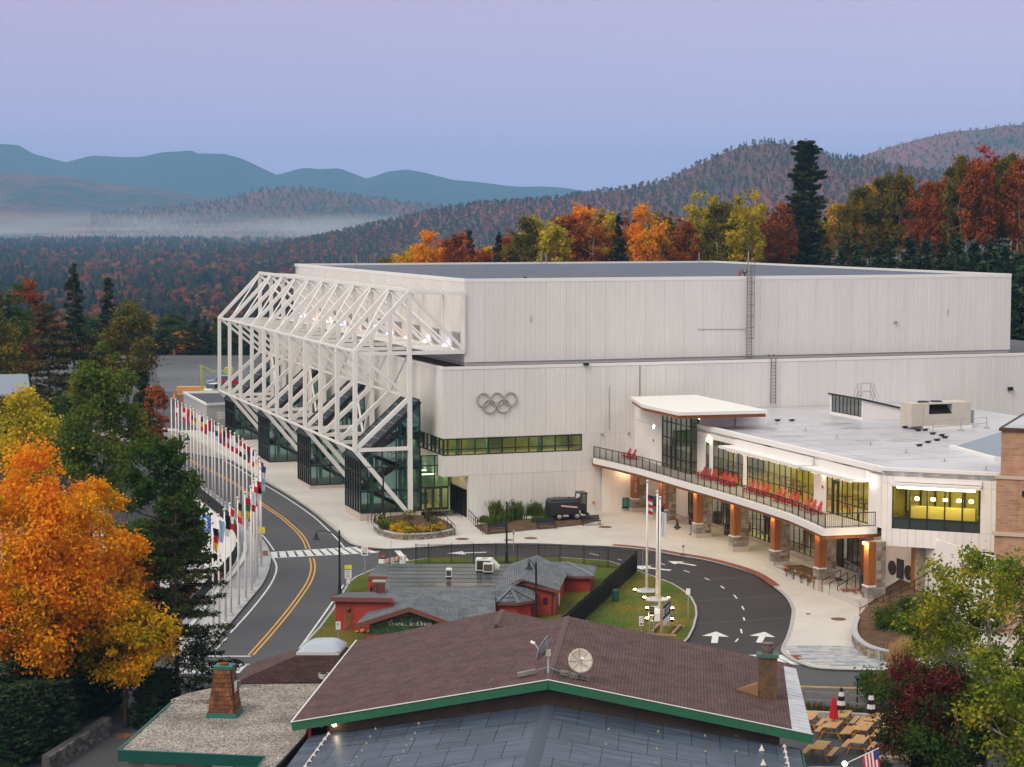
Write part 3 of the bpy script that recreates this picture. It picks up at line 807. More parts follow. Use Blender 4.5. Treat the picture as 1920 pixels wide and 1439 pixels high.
# ------------------------------------------------------------------ trusses: eleven alike, seven metres apart
T_,Tr,K_,Kr=(4.77,21.55),(10.2,21.35),(-.45,16.10),(10.2,15.85)
L_,M_,Bs,LM=(-.55,6.85),(4.77,11.65),(4.82,.40),(4.77,6.85)
def truss(bpos,full,first):
 t=obj('truss',None,E);t.location=(0,bpos-.17,0)
 w=.36
 def mem(nm,p,q,ww=w,dd=.30):MB().bar((p[0],0,p[1]),(q[0],0,q[1]),dd,ww).build(nm,m_steel,t)
 mem('top_beam',(T_[0]-.15,T_[1]),Tr,.32,.34);mem('outer_diagonal',K_,T_,.40);mem('inner_diagonal',T_,(Kr[0],Kr[1]+.1),.30,.22)
 mem('lower_beam',(K_[0],Kr[1]),Kr,.34,.26);mem('outer_post',(K_[0],K_[1]+.12),(L_[0],L_[1]-.1),.38,.36)
 mem('upper_post',(T_[0],T_[1]-.1),M_,.42,.34);mem('cross_diagonal',(K_[0],K_[1]-.05),M_,.28,.24)
 mem('roof_beam',L_,M_,.40);mem('tie_beam',(L_[0],L_[1]),LM,.34);mem('base_diagonal',L_,Bs,.40)
 mem('wall_post',Tr,(Kr[0],Kr[1]),.26,.22)
 if full:mem('base_post',M_,(Bs[0],Bs[1]),.42,.34)
 return t
for k in range(11):truss(7.0*k,k%3!=1,k==0)
pu=MB()
for(a,z,w)in((4.77,21.72,.3),(-.45,16.1,.2),(4.77,11.65,.18),(-.55,6.85,.2)):pu.bar((a,-.17,z),(a,69.9,z),w,w)
pu.build('purlin',m_steel,E)
br=MB()
for k in range(0,10):
 b=7.0*k-.17
 br.tube([(4.77,b,21.4),(10.1,b+7,21.3)],.11,6);br.tube([(4.77,b+7,21.4),(9.2,b,16.0)],.11,6)
 if k%3==2:br.tube([(4.77,b,11.6),(4.77,b+7,1.0)],.12,6);br.tube([(4.77,b+7,11.6),(4.77,b,1.0)],.12,6)
 else:br.tube([(4.77,b,16.0),(4.77,b+7,11.6)],.10,6)
 br.tube([(-.45,b,16.1),(4.77,b+7,21.5)],.09,6)
br.build('brace',m_steel,E)
for k in range(8):
 a=6.3+k*.5
 MB().box(a,a+.34,0,69.8,16.02,16.10).build('deck_plank',m_steel,E)
dk=MB().box(8.0,10.1,0.3,69.8,15.94,16.0);dk.build('deck',mat('deck_pink',(0.55,0.47,0.45),.8),E)
for k in range(11):
 b=7.0*k+1.2
 if k<10:
  for j in range(8):MB().box(10.05,10.20,b,b+2.6,16.2+j*.19,16.29+j*.19).build('louvre_slat',m_louv,E)
  MB().box(9.75,9.95,b+3.6,b+4.2,16.12,16.26).build('uplight',emis('uplight_%s'%('blue','white','red')[k%3],((.45,.5,1),(1,.9,.85),(1,.35,.3))[k%3],10),E)
 MB().box(10.02,10.21,7.0*k-.35,7.0*k-.15,16.0,21.3).build('pilaster',m_steel,E)
# ------------------------------------------------------------------ glazed stair towers
m_tglass=mat('tower_roof_glass',(0.03,0.04,0.045),.25,(0.05,0.06,0.065),1.2,.6,spec=.5)
def slope(a):return 6.05+(a-0.0)*(11.4-6.05)/5.82
def tower(b0,ground,k):
 t=obj('stair_tower',None,E);t.location=(0,b0,0)
 zf=.87
 MB().box(-.06,5.9,-.06,5.86,ground-.6,zf).build('plinth',m_plinth,t)
 mullion_grid_a(t,[.02,.72,2.1,3.5,4.75,5.82],[zf,2.85,5.1,8.0,11.4],.0,top=lambda a:slope(a)-.30,pane=m_glass_t,w=.10)
 mullion_grid_b(t,[0.02+5.76*i/6 for i in range(7)],[zf,2.5,4.6,5.8],0.02,pane=m_glass_d,w=.10)
 MB().add([(5.82,0,8.0),(5.82,5.8,8.0),(5.82,5.8,11.2),(5.82,0,11.2)],[(0,1,2,3)]).build('pane',m_glass_t,t,fix=False)
 e=MB()
 for b in(-.06,5.8):e.bar((-.1,b,slope(-.1)-.18),(5.85,b,slope(5.85)-.18),.14,.42)
 e.build('edge_beam',m_black,t)
 for i in range(5):
  y0=.02+i*1.156
  MB().add([(-.1,y0,slope(-.1)),(5.85,y0,slope(5.85)),(5.85,y0+1.12,slope(5.85)),(-.1,y0+1.12,slope(-.1)),(-.1,y0,slope(-.1)-.08),(5.85,y0,slope(5.85)-.08),(5.85,y0+1.12,slope(5.85)-.08),(-.1,y0+1.12,slope(-.1)-.08)],[(0,1,2,3),(4,7,6,5),(0,4,5,1),(1,5,6,2),(2,6,7,3),(3,7,4,0)]).build('roof_strip',m_tglass,t)
 bt=MB()
 for i in range(5):
  for f in(.3,.85):bt.bar((-.1,.02+i*1.156+f,slope(-.1)+.03),(5.85,.02+i*1.156+f,slope(5.85)+.03),.05,.06)
 bt.build('roof_rib',mat('rib_grey',(0.10,0.11,0.115),.5),t)
 for j in range(8):
  a=.35+j*.75
  MB().bar((a,.1,slope(a)+.05),(a,5.7,slope(a)+.05),.06,.04).build('batten',mat('batten_pale',(0.30,0.31,0.32),.5),t)
 s=MB();s.box(.3,5.7,.4,5.6,zf-.05,zf+.02);s.box(3.6,5.75,.5,5.6,4.75,4.95);s.box(4.2,5.75,.5,5.6,7.6,7.8);s.build('floor_slab',m_intfl,t)
 for(a0,z0,a1,z1,b)in((4.9,.9,.9,2.9,1.2),(.9,2.9,4.3,4.9,3.0),(4.4,4.9,1.2,6.3,1.2),(2.0,6.3,4.9,8.0,3.2)):
  MB().bar((a0,b,z0),(a1,b,z1),1.3,.34).build('stair_flight',m_red_in,t)
  rl=MB();
  rl.tube([(a0,b-.6,z0+1),(a1,b-.6,z1+1)],.035,5)
  for q in range(9):f=q/8;rl.tube([(a0+(a1-a0)*f,b-.6,z0+(z1-z0)*f),(a0+(a1-a0)*f,b-.6,z0+(z1-z0)*f+1)],.02,4)
  rl.build('stair_rail',m_louv,t)
 MB().box(.6,1.6,.9,4.2,2.8,3.0).build('landing',m_red_in,t)
 c=MB()
 for a in(1.25,4.05):c.box(a-.16,a+.16,.5,.82,zf,slope(a)-.5)
 c.bar((.1,.6,2.85),(5.7,.6,2.85),.2,.22)
 c.build('column',m_int,t)
 MB().box(5.72,5.80,.1,5.7,zf,7.9).build('inner_wall',mat('tower_back',(0.24,0.33,0.30),.9),t)
 lp=MB();lp.box(3.9,5.4,1.5,2.0,4.70,4.74);lp.box(4.4,5.5,1.5,2.0,7.55,7.59)
 lp.build('stair_lamp',m_lampw if k==0 else m_lampg,t)
 MB().box(4.52,5.1,-.5,.0,ground-.4,.46).build('footing',m_plinth,t)
for k in range(4):tower(21.0*k,gb(21.0*k),k)
# ------------------------------------------------------------------ entrance building on the right of the arena
m_wpan=mat('white_composite_panel',(0.74,0.71,0.68),.5,(0.70,0.67,0.64),.4,.5,fine=.015,fscale=3,rnd=.015,spec=.3)
m_wood=mat('orange_timber',(0.33,0.115,0.028),.5,(0.25,0.082,0.02),.9,.7,fine=.14,fscale=5,stretch=(6,6,.35),spec=.3)
m_wroof=mat('white_roof_membrane',(0.52,0.51,0.54),.32,(0.40,0.39,0.42),.16,.9,fine=.05,fscale=1.5,spec=.5)
m_stones=[mat('stone_'+n,c,.85,tuple(v*.72 for v in c),3,.7,fine=.12,fscale=9,spec=.2)for n,c in(('buff',(0.33,0.27,0.19)),('grey',(0.25,0.24,0.235)),('tan',(0.28,0.22,0.15)),('pale',(0.38,0.34,0.28)),('brown',(0.20,0.15,0.10)))]
m_mortar=mat('stone_mortar',(0.30,0.27,0.23),.95)
m_deck=mat('deck_grey',(0.36,0.33,0.31),.8,(0.30,0.28,0.26),.5,.5)
m_rail=mat('rail_black',(0.02,0.017,0.017),.5)
m_strip=emis('light_strip',(1.0,0.72,0.45),16)
m_glass_y=glass('amber_glass',(0.70,0.76,0.46),.06)
H2=thing('entrance_building','white two-storey entrance building with timber piers, long red-chair balcony and flat white roof','building',ORG,PHI)
ZB,ZR,ZFL=5.47,10.0,9.72
def stonework(parent,o,u,w,h,n,seed,dmin=.02,dmax=.06,hr=(.2,.38),wr=(.28,.62),zf=None,zslope=0.0,name='stone'):
 """rubble stones laid one by one on a face: o lower corner, u along, n outward"""
 rr=random.Random(seed);o,u,n=Vector(o),Vector(u).normalized(),Vector(n).normalized()
 ang=math.atan2(u.y,u.x)
 y=0.0;c=0
 while y<h-.04:
  hh=min(rr.uniform(*hr),h-y)
  if h-y-hh<.1:hh=h-y
  x=0.0
  while x<w-.03:
   ww=min(rr.uniform(*wr),w-x)
   if w-x-ww<.14:ww=w-x
   t=rr.uniform(dmin,dmax)
   me=MB().box(.012,ww-.012,-t if n.dot(Vector((-u.y,u.x,0)))<0 else-.05,.05 if n.dot(Vector((-u.y,u.x,0)))<0 else t,.012,hh-.012).mesh(name,rr.choice(m_stones),fix=False)
   s=obj(name,me,parent);s.location=o+u*x+Vector((0,0,y+zslope*x));s.rotation_euler=(0,0,ang);c+=1
   x+=ww
  y+=hh
 return c
# --- plan of the upper front
FA=27.0
B_W3=[ona(x,y,FA)[1]for x,y in((1323,850),(1330,850),(1337,865),(1393,880),(1400,900),(1526,905),(1549.5,920),(1628,935))]
cz=thing
roofpoly=[(FA,-16.5),(FA,-50.0),(33.6,-55.8),(60,-45),(60,-1.75),(31.5,-1.75),(31.5,-16.5)]
MB().prism(roofpoly,9.4,ZFL).build('roof',m_wroof,H2)
sm=MB()
for k in range(8):
 b=-19-k*3.6;sm.box(FA+.5,44,b,b+.05,ZFL,ZFL+.012)
for k in range(3):sm.box(30+5*k,30.05+5*k,-46,-18,ZFL,ZFL+.013)
o=sm.build('roof_seam',mat('seam_grey',(0.36,0.35,0.37),.5),H2)
stn=MB()
for px,py,w,h in((1570,795,9,1.1),(1610,803,8,1),(1690,826,8,2),(1630,826,7,.7),(1480,818,7,1.2),(1440,806,5,.8),(1667,815,5,.5)):
 q=LP(px,py,ZFL)
 pts=[(q[0]+w*.22*math.cos(t)*random.uniform(.6,1.1),q[1]+w*.13*math.sin(t)*random.uniform(.6,1.2),ZFL+.006)for t in[2*math.pi*k/12 for k in range(12)]]
 stn.add(pts,[tuple(range(12))])
stn.build('roof_stain',mat('stain_grey',(0.27,0.25,0.26),.3,(0.40,0.38,0.40),1.2,.8),H2,fix=False)
pp=MB();pp.box(FA-.06,FA+.35,-50.0,-16.5,ZFL-.1,ZR+.02)
f0,f1=Vector((FA,-50.0,0)),Vector((33.6,-55.8,0));fd=(f1-f0).normalized();fn=Vector((fd.y,-fd.x,0))
if fn.dot(Vector((-1,-1,0)))<0:fn=-fn
pp.bar(f0+fd*-.1+Vector((0,0,ZR-.10))-fn*.12,f1+Vector((0,0,ZR-.10))-fn*.12,.38,.235)
pp.build('parapet',m_trim,H2)
# --- front wall panels of the upper floor around the windows
def wall_a(b0,b1,z0,z1,step=1.5,a=FA):
 n=max(1,round(abs(b1-b0)/step));w=(b1-b0)/n
 me=MB().box(0,.12,.008,w-.008,0,z1-z0-.012).mesh('wall_panel',m_wpan)
 for i in range(n):
  o=obj('wall_panel',me,H2);o.location=(a,b0+i*w,z0)
ZW=[ona(1337,829,FA)[2],ona(1526,880,FA)[2]]
WT=8.95
wall_a(-49.9,-16.55,WT,ZR-.12)
prev=-16.55
for i in range(0,8,2):
 wall_a(B_W3[i],prev,ZB,WT,1.2);prev=B_W3[i+1]
wall_a(-49.9,prev,ZB,WT,1.0)
MB().box(FA+.15,FA+.25,-49.8,-16.6,ZR-1.0,ZR-.2).build('wall_core',m_core,H2)
# --- windows of the upper floor
def win_b(nm,b0,b1,z0,z1,n,a,zt=None,pane=m_glass_y,w=.11,parent=None):
 t=obj(nm,None,parent or H2)
 bl=[b0+(b1-b0)*i/n for i in range(n+1)]
 mullion_grid_b(t,bl,[z0]+([zt]if zt else[])+[z1],a,w=.07,d=.07,pane=pane)
 return t
win_b('window',B_W3[1],B_W3[0],ZB+.05,WT,1,FA+.05,ZB+1.1)
win_b('window',B_W3[3],B_W3[2],ZB+.05,WT,6,FA+.05,ZB+1.1)
win_b('window',B_W3[5],B_W3[4],ZB+.05,WT,12,FA+.05,ZB+1.1)
w4=win_b('window',B_W3[7],B_W3[6],ZB+.05,WT,8,FA+.05,ZB+1.1)
dr=MB();dz_=[B_W3[6]-1.05,B_W3[6]-2.0]
dr.box(FA-.05,FA+.06,dz_[1],dz_[1]+.14,ZB,ZB+2.4);dr.box(FA-.05,FA+.06,dz_[0]-.14,dz_[0],ZB,ZB+2.4);dr.box(FA-.05,FA+.06,dz_[1],dz_[0],ZB+2.4,ZB+2.7);dr.build('door',m_dark,H2)
m_room=mat('restaurant_wall',(0.52,0.44,0.15),.9,(0.38,0.33,0.12),.5,.9)
rm=MB();rm.box(33.5,33.7,-48,-17.2,ZB,9.3);rm.build('room_wall',m_room,H2)
MB().box(FA+.15,33.5,-49,-16.6,ZB-.10,ZB).build('room_floor',mat('timber_floor',(0.24,0.16,0.06),.5),H2)
MB().box(FA+.15,33.5,-49,-16.6,9.2,9.3).build('room_ceiling',mat('room_ceiling',(0.45,0.44,0.34),.9),H2)
lp=MB()
for k in range(9):lp.box(FA+1.2,FA+1.7,-19-3.3*k-1.2,-19-3.3*k,9.14,9.18);lp.box(FA+4.2,FA+4.6,-19-3.3*k-1,-19-3.3*k,9.14,9.18)
lp.build('room_lamp',emis('room_lamp',(1.0,0.84,0.36),48),H2)
tb=MB();random.seed(5)
for k in range(16):
 a,b=random.uniform(FA+.8,FA+4),-18-2*k+random.uniform(-.5,.5)
 tb.box(a-.4,a+.4,b-.4,b+.4,ZB+.70,ZB+.75);tb.box(a-.04,a+.04,b-.04,b+.04,ZB,ZB+.7)
tb.build('dining_table',mat('dark_table',(0.06,0.04,0.03),.5),H2)
# --- glass bay with its canopy roof
bay=obj('glass_bay',None,H2)
BB0,BB1,BA=-10.2,-16.55,26.35
bz=[ZB,ZB+1.1,8.3,9.75,11.0]
mullion_grid_b(bay,[BB1,-15.6,-14.4,-13.3,-12.2,-11.2,BB0],bz,BA,w=.09,d=.1,pane=[m_glass_g,m_glass_g,m_glass_t,m_glass_t])
mullion_grid_a(bay,[BA+.1,FA+.1],bz,BB1,w=.09,d=.1,pane=[m_glass_y,m_glass_g,m_glass_t,m_glass_t])
dr=MB();dr.box(BA-.08,BA+.05,-13.25,-13.1,ZB,ZB+2.2);dr.box(BA-.08,BA+.05,-12.35,-12.2,ZB,ZB+2.2);dr.box(BA-.1,BA+.05,-13.4,-12.1,ZB+2.2,ZB+2.9);dr.build('door',m_dark,H2)
ri=MB();ri.box(30.5,30.6,-17,-10,ZB,11);ri.build('bay_wall',mat('bay_wall',(0.36,0.34,0.12),.9),H2)
MB().box(BA+.2,30.5,-16.4,-2,10.9,11.0).build('bay_ceiling',MATS['room_ceiling'],H2)
MB().box(BA+.2,30.5,-16.4,-2,ZB-.1,ZB-.01).build('bay_floor',MATS['timber_floor'],H2)
MB().box(27.6,28.4,-15.8,-11,10.84,10.88).build('bay_lamp',emis('bay_lamp',(0.95,0.9,0.45),60),H2)
wl_=[(27.15,-1.62),(26.38,-10.14)]
n=5
for i in range(n):
 p,q=Vector((*wl_[0],0)).lerp(Vector((*wl_[1],0)),i/n),Vector((*wl_[0],0)).lerp(Vector((*wl_[1],0)),(i+1)/n)
 d_=(q-p).normalized()*.008
 for z0,z1 in((ZB,9.05),(9.065,10.4)):
  mb=MB();nn=Vector((d_.y,-d_.x,0)).normalized()*-.12
  mb.prism([p+d_,q-d_,q-d_-nn,p+d_-nn],z0,z1-.01);mb.build('wall_panel',m_wpan,H2)
MB().box(27.3,31.5,-16.4,-1.75,10.2,10.42).build('bay_roof',m_wroof,H2)
ct=[LP(1204,759,11.45),LP(1272,774,11.45),LP(1440,770,11.45),LP(1342,753,11.45)]
cc=[(ct[0][0],ct[0][1]),(ct[1][0],ct[1][1]),(ct[2][0],ct[2][1]),(32.4,-4.0),(25.6,-4.0)]
MB().prism(cc,11.18,11.47).build('canopy_roof',m_trim,H2)
mp=Vector((28.5,-12.5,0))
MB().prism([(mp[0]+(p[0]-mp[0])*.97,mp[1]+(p[1]-mp[1])*.97)for p in cc],10.86,11.178).build('canopy_soffit',m_wood,H2)
lw=LP(1438,797.5,ZFL)
n=8
for i in range(n):
 x0=FA+.1+(lw[0]-FA-.1)*i/n;x1=FA+.1+(lw[0]-FA-.1)*(i+1)/n
 MB().box(x0+.006,x1-.006,lw[1],lw[1]+.1,10.22,10.86).build('wall_panel',m_wpan,H2)
MB().box(FA+.3,lw[0],lw[1]+.01,lw[1]+.14,ZFL,10.21).build('upstand',m_trim,H2)
MB().box(lw[0]-.12,lw[0],lw[1]+.14,-3,ZFL,10.86).build('upstand',m_wpan,H2)
q=LP(1291,783,10.85);MB().lathe([(.1,0),(.1,.06)],8,(q[0],q[1],10.80)).build('soffit_lamp',emis('soffit_spot',(1,.8,.6),30),H2)
# --- sun canopies with light strips
def canopy(b0,b1,proj=1.45,z=8.72):
 t=obj('sun_canopy',None,H2)
 MB().box(FA-proj,FA-.02,b1,b0,z,z+.22).build('slab',m_trim,t)
 MB().box(FA-.22,FA-.03,b1,b0-.6,z+.22,z+.78).build('upstand',m_wpan,t)
 MB().box(FA-proj+.25,FA-.05,b1+.1,b0-.1,z-.10,z-.002).build('soffit',m_wood,t)
 n=max(2,round((b0-b1)/3.2))
 for i in range(n):
  c0=b0-.7-(b0-b1-1.2)*i/n
  MB().box(FA-proj+.5,FA-proj+.62,c0-(b0-b1-1.2)/n+.35,c0,z-.17,z-.102).build('light_strip',m_strip,t)
canopy(B_W3[3]+1.9,B_W3[5]-.1);canopy(B_W3[6]+1.5,B_W3[7]-.1)
# --- right-hand block, turned forty-five degrees
def onface(px,py):
 r=ray(px,py);o=W(f0[0],f0[1],0);n_=Vector((AX[0]*fn.x+BX[0]*fn.y,AX[1]*fn.x+BX[1]*fn.y,0))
 t=(o.x*n_.x+o.y*n_.y)/(r[0]*n_.x+r[1]*n_.y)
 l=loc((r[0]*t,r[1]*t,CAMZ+r[2]*t))
 return(Vector((l[0],l[1],0))-f0).dot(fd),l[2]
RB=obj('restaurant_block',None,H2);RB.location=f0;RB.rotation_euler=(0,0,math.atan2(fd.y,fd.x))
wx0,wz1=onface(1674,910);wx1,_=onface(1838,915);_,wz0=onface(1690,992);_,wzm=onface(1690,972)
bx1,bz0=onface(1866,1036);_,zbot=onface(1700,1026)
flen=(f1-f0).length
def fpan(x0,x1,z0,z1,n,nm='wall_panel',m=None):
 for i in range(n):
  a0=x0+(x1-x0)*i/n;a1=x0+(x1-x0)*(i+1)/n
  MB().box(a0+.007,a1-.007,0,.12,z0+.007,z1-.007).build(nm,m or m_wpan,RB)
zt_=ZR-.24
fpan(0,wx0,zbot,7.0-1.6,2);fpan(0,wx0,5.4,wz1+.15,2);fpan(0,wx0,wz1+.15,zt_,2)
fpan(wx0,wx1,wz1+.05,zt_,10);fpan(wx0,wx1,zbot,wz0,11)
fpan(wx1,flen,zbot,wz0,2);fpan(wx1,flen,wz0,wz1+.05,2);fpan(wx1,flen,wz1+.05,zt_,2)
for i in range(5):
 x0=wx0+(wx1-wx0)*i/5;x1=wx0+(wx1-wx0)*(i+1)/5
 MB().add([(x0,.07,wzm),(x1,.07,wzm),(x1,.07,wz1),(x0,.07,wz1)],[(0,1,2,3)]).build('pane',m_glass_y,RB,fix=False)
 MB().box(x0+.03,x1-.03,.05,.09,wz0+.04,wzm-.03).build('spandrel',mat('spandrel_green',(0.035,0.045,0.04),.35),RB)
fr=MB()
for i in range(6):x0=wx0+(wx1-wx0)*i/5;fr.box(x0-.05,x0+.05,.0,.18,wz0,wz1)
for z in(wz0,wzm,wz1):fr.box(wx0,wx1,.005,.175,z-.05,z+.05)
fr.build('frame',m_dark,RB)
MB().box(wx0-.1,wx1+.15,-.75,-.02,wz1+.02,wz1+.24).build('canopy_slab',m_trim,RB)
MB().box(wx0+.1,wx1+.15,-.16,-.015,wz1+.30,wz1+.62).build('canopy_upstand',m_wpan,RB)
MB().box(wx0+.4,wx1-.3,-.40,-.24,wz1-.16,wz1-.01).build('light_strip',m_strip,RB)
MB().box(.3,flen-.2,.3,5.0,wzm-.55,wzm-.5).build('room_floor',MATS['timber_floor'],RB)
rw_=MB();rw_.box(.3,flen-.2,4.8,5.0,wzm-.5,wz1+.5);rw_.box(.2,.3,.3,5,wzm-.5,wz1+.5);rw_.box(flen-.3,flen-.2,.3,5,wzm-.5,wz1+.5);rw_.build('room_wall',m_room,RB)
bm_=MB();
for k in range(6):bm_.bar((1.2+k*1.25,.8,wz1-.2),(1.2+k*1.25,4.7,wz1-.5),.16,.22)
for k in range(7):bm_.box(.8+k*1.1,.92+k*1.1,4.6,4.75,wzm-.2,wz1)
bm_.build('beam',mat('dark_beam',(0.03,0.03,0.025),.6),RB)
for x in(2.2,3.4,4.3,5.3,6.2):
 z=wzm+1.15;MB().lathe([(.02,.0),(.14,.0),(.14,.18),(.02,.2)],8,(x,2.0,z)).build('pendant_lamp',emis('pendant',(1,.86,.5),45),RB)
MB().box(1.6,6.4,2.6,3.2,wzm-.5,wzm+.55).build('bar_counter',mat('bar_yellow',(0.62,0.50,0.22),.6),RB)
MB().box(1.0,6.8,.45,3.6,wz1+.28,wz1+.33).build('ceiling_panel',emis('ceiling_glow',(1.0,.84,.38),1.6),RB)
MB().box(-.02,flen,.13,.25,zbot,zbot+.2).build('soffit',m_wpan,RB)
MB().box(0.0,flen,.25,6,zbot+.0,zbot+.18).build('soffit',m_int,RB)
MB().box(0.3,flen,.2,.28,wz1+.5,ZR-.3).build('wall_core',m_core,RB)
def lampbox(a,b,z,s=.22,st='wall_lamp'):
 MB().box(a-.16,a-.02,b-s/2,b+s/2,z,z+s*1.3).build('wall_lamp',emis(st,(1,.85,.62),40),H2)
for px,py in((1329,826),(1637,905),(1545,886)):
 q=ona(px,py,FA);lampbox(FA,q[1],q[2]-.1)
q=ona(1228,801,26.6);lampbox(26.62,q[1],q[2]-.1)
for px,py in((1226,826),(1543,913)):q=ona(px,py,FA-(.5 if px<1300 else 0));MB().box(q[0]-.08,q[0],q[1]-.08,q[1]+.08,q[2]-.12,q[2]+.1).build('fire_alarm',mat('alarm_red',(0.5,0.03,0.02),.5),H2)
# --- balcony
bal=[LP(x,y,ZB)for x,y in((1113.5,859.8),(1155,869),(1200,880),(1240,891.3),(1280,903.4),(1340,920.5),(1400,938.5),(1440,951),(1480,964),(1515,979),(1544,992.3))]
edge=[(max(22.2,p[0]),p[1])for p in bal]
edge[0]=(edge[0][0],min(edge[0][1],-1.7))
inner=[(FA+.1,-49.3),(FA+.1,-16.5),(26.5,-16.4),(26.5,-10.2),(27.2,-1.72),(edge[0][0],-1.72)]
MB().prism(edge+inner,ZB-.12,ZB).build('balcony_deck',m_deck,H2)
fas=MB();e3=[Vector((p[0],p[1],0))for p in edge]+[Vector((FA,-49.3,0))]
for p,q in zip(e3[:-1],e3[1:]):fas.bar(p+Vector((0,0,ZB-.25)),q+Vector((0,0,ZB-.25)),.16,.52)
fas.build('balcony_fascia',m_trim,H2)
MB().prism([(p[0]+.1,p[1])for p in edge]+[(FA+.1,-49.2),(30,-48),(30,-1.72),(edge[0][0]+.1,-1.72)],ZB-.78,ZB-.50).build('balcony_soffit',m_wood,H2)
rl=obj('balcony_railing',None,H2)
ins=[p+(Vector((.25,0,0))if i<len(e3)-1 else Vector((0,.12,0)))for i,p in enumerate(e3)]
ins[-2]=ins[-2]+Vector((0,.2,0));ins[-1]=Vector((FA+.0,-49.1,0));ins[0]=Vector((ins[0][0],-1.75,0))
tot=[]
for p,q in zip(ins[:-1],ins[1:]):
 L__=(q-p).length;n=max(1,round(L__/1.35))
 for i in range(n):tot.append(p.lerp(q,i/n))
tot.append(ins[-1])
pm=MB().box(-.03,.03,-.03,.03,0,1.08).mesh('post',m_rail)
for p in tot:o=obj('post',pm,rl);o.location=(p[0],p[1],ZB)
tr=MB()
for p,q in zip(ins[:-1],ins[1:]):tr.bar(p+Vector((0,0,ZB+1.08)),q+Vector((0,0,ZB+1.08)),.07,.06);tr.bar(p+Vector((0,0,ZB+.1)),q+Vector((0,0,ZB+.1)),.04,.04)
tr.build('top_rail',m_rail,rl)
pk=MB()
for p,q in zip(tot[:-1],tot[1:]):
 n=max(2,int((q-p).length/.15))
 for i in range(1,n):c=p.lerp(q,i/n);pk.box(c[0]-.007,c[0]+.007,c[1]-.007,c[1]+.007,ZB+.1,ZB+1.06)
o=pk.build('picket',m_rail,rl);o['kind']='stuff'
# --- ground floor: walls, glazing
GA=30.0
def wpan_b(b0,b1,z0,z1,a,step=1.2):
 n=max(1,round((b1-b0)/step));w=(b1-b0)/n
 me=MB().box(0,.12,.008,w-.008,0,z1-z0).mesh('wall_panel',m_wpan)
 for i in range(n):o=obj('wall_panel',me,H2);o.location=(a,b0+i*w,z0)
ZS=ZB-.79
n=6
for i in range(n):
 x0=23.6+i*1.07
 for z0,z1 in((0.05,3.55),(3.565,ZS)):MB().box(x0+.008,x0+1.062,-1.85,-1.73,z0,z1).build('wall_panel',m_wpan,H2)
MB().box(23.5,30,-1.9,-1.735,-.3,.045).build('base_strip',mat('base_brown',(0.17,0.12,0.09),.8),H2)
for px0,px1,py0,py1 in((1168,1181,935,950),(1217,1230,932.5,946)):
 p,q=onb(px0,py0,-1.85),onb(px1,py1,-1.85)
 t=obj('ticket_window',None,H2)
 MB().box(p[0]-.06,q[0]+.06,-1.92,-1.852,q[2]-.06,p[2]+.06).build('frame',m_dark,t)
 MB().box(p[0],q[0],-1.95,-1.921,q[2],p[2]).build('pane',mat('ticket_green',(0.06,0.23,0.15),.25,spec=.6),t)
 MB().box(p[0]-.1,q[0]+.1,-2.05,-1.853,q[2]-.14,q[2]-.062).build('sill',m_dark,t)
bgl=[ona(x,950,GA)[1]for x in(1290,)][0]
wpan_b(bgl+.02,-1.9,.1,ZS,GA,1.6)
m_gf=[m_glass_g,m_glass_g]
gseg=[(ona(1291,950,GA)[1],ona(1303,960,GA)[1],2,'glazing'),(ona(1335,980,GA)[1],ona(1411,1000,GA)[1],7,'glazing'),(ona(1411,1010,GA)[1],ona(1455,1030,GA)[1],6,'glazing'),(ona(1468,1030,GA)[1],ona(1530,1050,GA)[1],6,'glazing'),(ona(1570,1060,GA)[1],ona(1617,1080,GA)[1],5,'glazing')]
for i,(b0,b1,n,nm)in enumerate(gseg):
 dark=i==4
 win_b('shopfront',b1,b0,.45,ZS,n,GA,1.2 if i!=1 else 2.9,pane=m_glass_d if dark else m_glass_g)
 MB().box(GA-.14,GA+.1,b1,b0,-.9,.44).build('plinth',m_plinth,H2)
gaps=[(gseg[0][1],gseg[1][0]),(gseg[2][1],gseg[3][0]),(gseg[3][1],gseg[4][0])]
for b0,b1 in gaps:wpan_b(b1+.02,b0-.02,-.8,ZS,GA+.02,1.4)
wpan_b(-60.5,gseg[4][1]-.02,-1.6,3.1,GA,1.7);wpan_b(-60.5,gseg[4][1]-.02,3.115,ZS+.2,GA,1.7)
for bb in(ona(1363,990,GA)[1],ona(1435,1020,GA)[1]):
 d=MB()
 for s in(0,1.0):d.box(GA-.12,GA,bb-s-.1,bb-s,.1,2.45);d.box(GA-.12,GA,bb-s-.95,bb-s-.85,.1,2.45);d.box(GA-.11,GA-.01,bb-s-.85,bb-s-.1,.1,.35);d.box(GA-.11,GA-.01,bb-s-.85,bb-s-.1,2.3,2.45)
 d.box(GA-.2,GA,bb-2.1,bb+.1,2.5,2.85)
 dd=d.build('entrance_door',m_dark,H2)
 for s in(0,1.0):MB().tube([(GA-.2,bb-s-.2,1.0),(GA-.2,bb-s-.2,1.5)],.02,6).build('handle',m_grey,dd)
rm=MB();rm.box(35.5,35.6,-60,-10,0,ZS);rm.build('foyer_wall',mat('foyer_wall',(0.36,0.36,0.12),.9,(0.20,0.25,0.12),.4,1.0),H2)
MB().box(GA+.1,35.5,-48,-8,.0,.08).build('foyer_floor',MATS['timber_floor'],H2)
lp=MB()
for k in range(10):lp.box(GA+1.2,GA+1.7,-12-3.3*k-1,-12-3.3*k,ZS-.06,ZS-.02)
lp.build('foyer_lamp',emis('foyer_lamp',(1.0,0.88,0.42),36),H2)
ds=MB();random.seed(11)
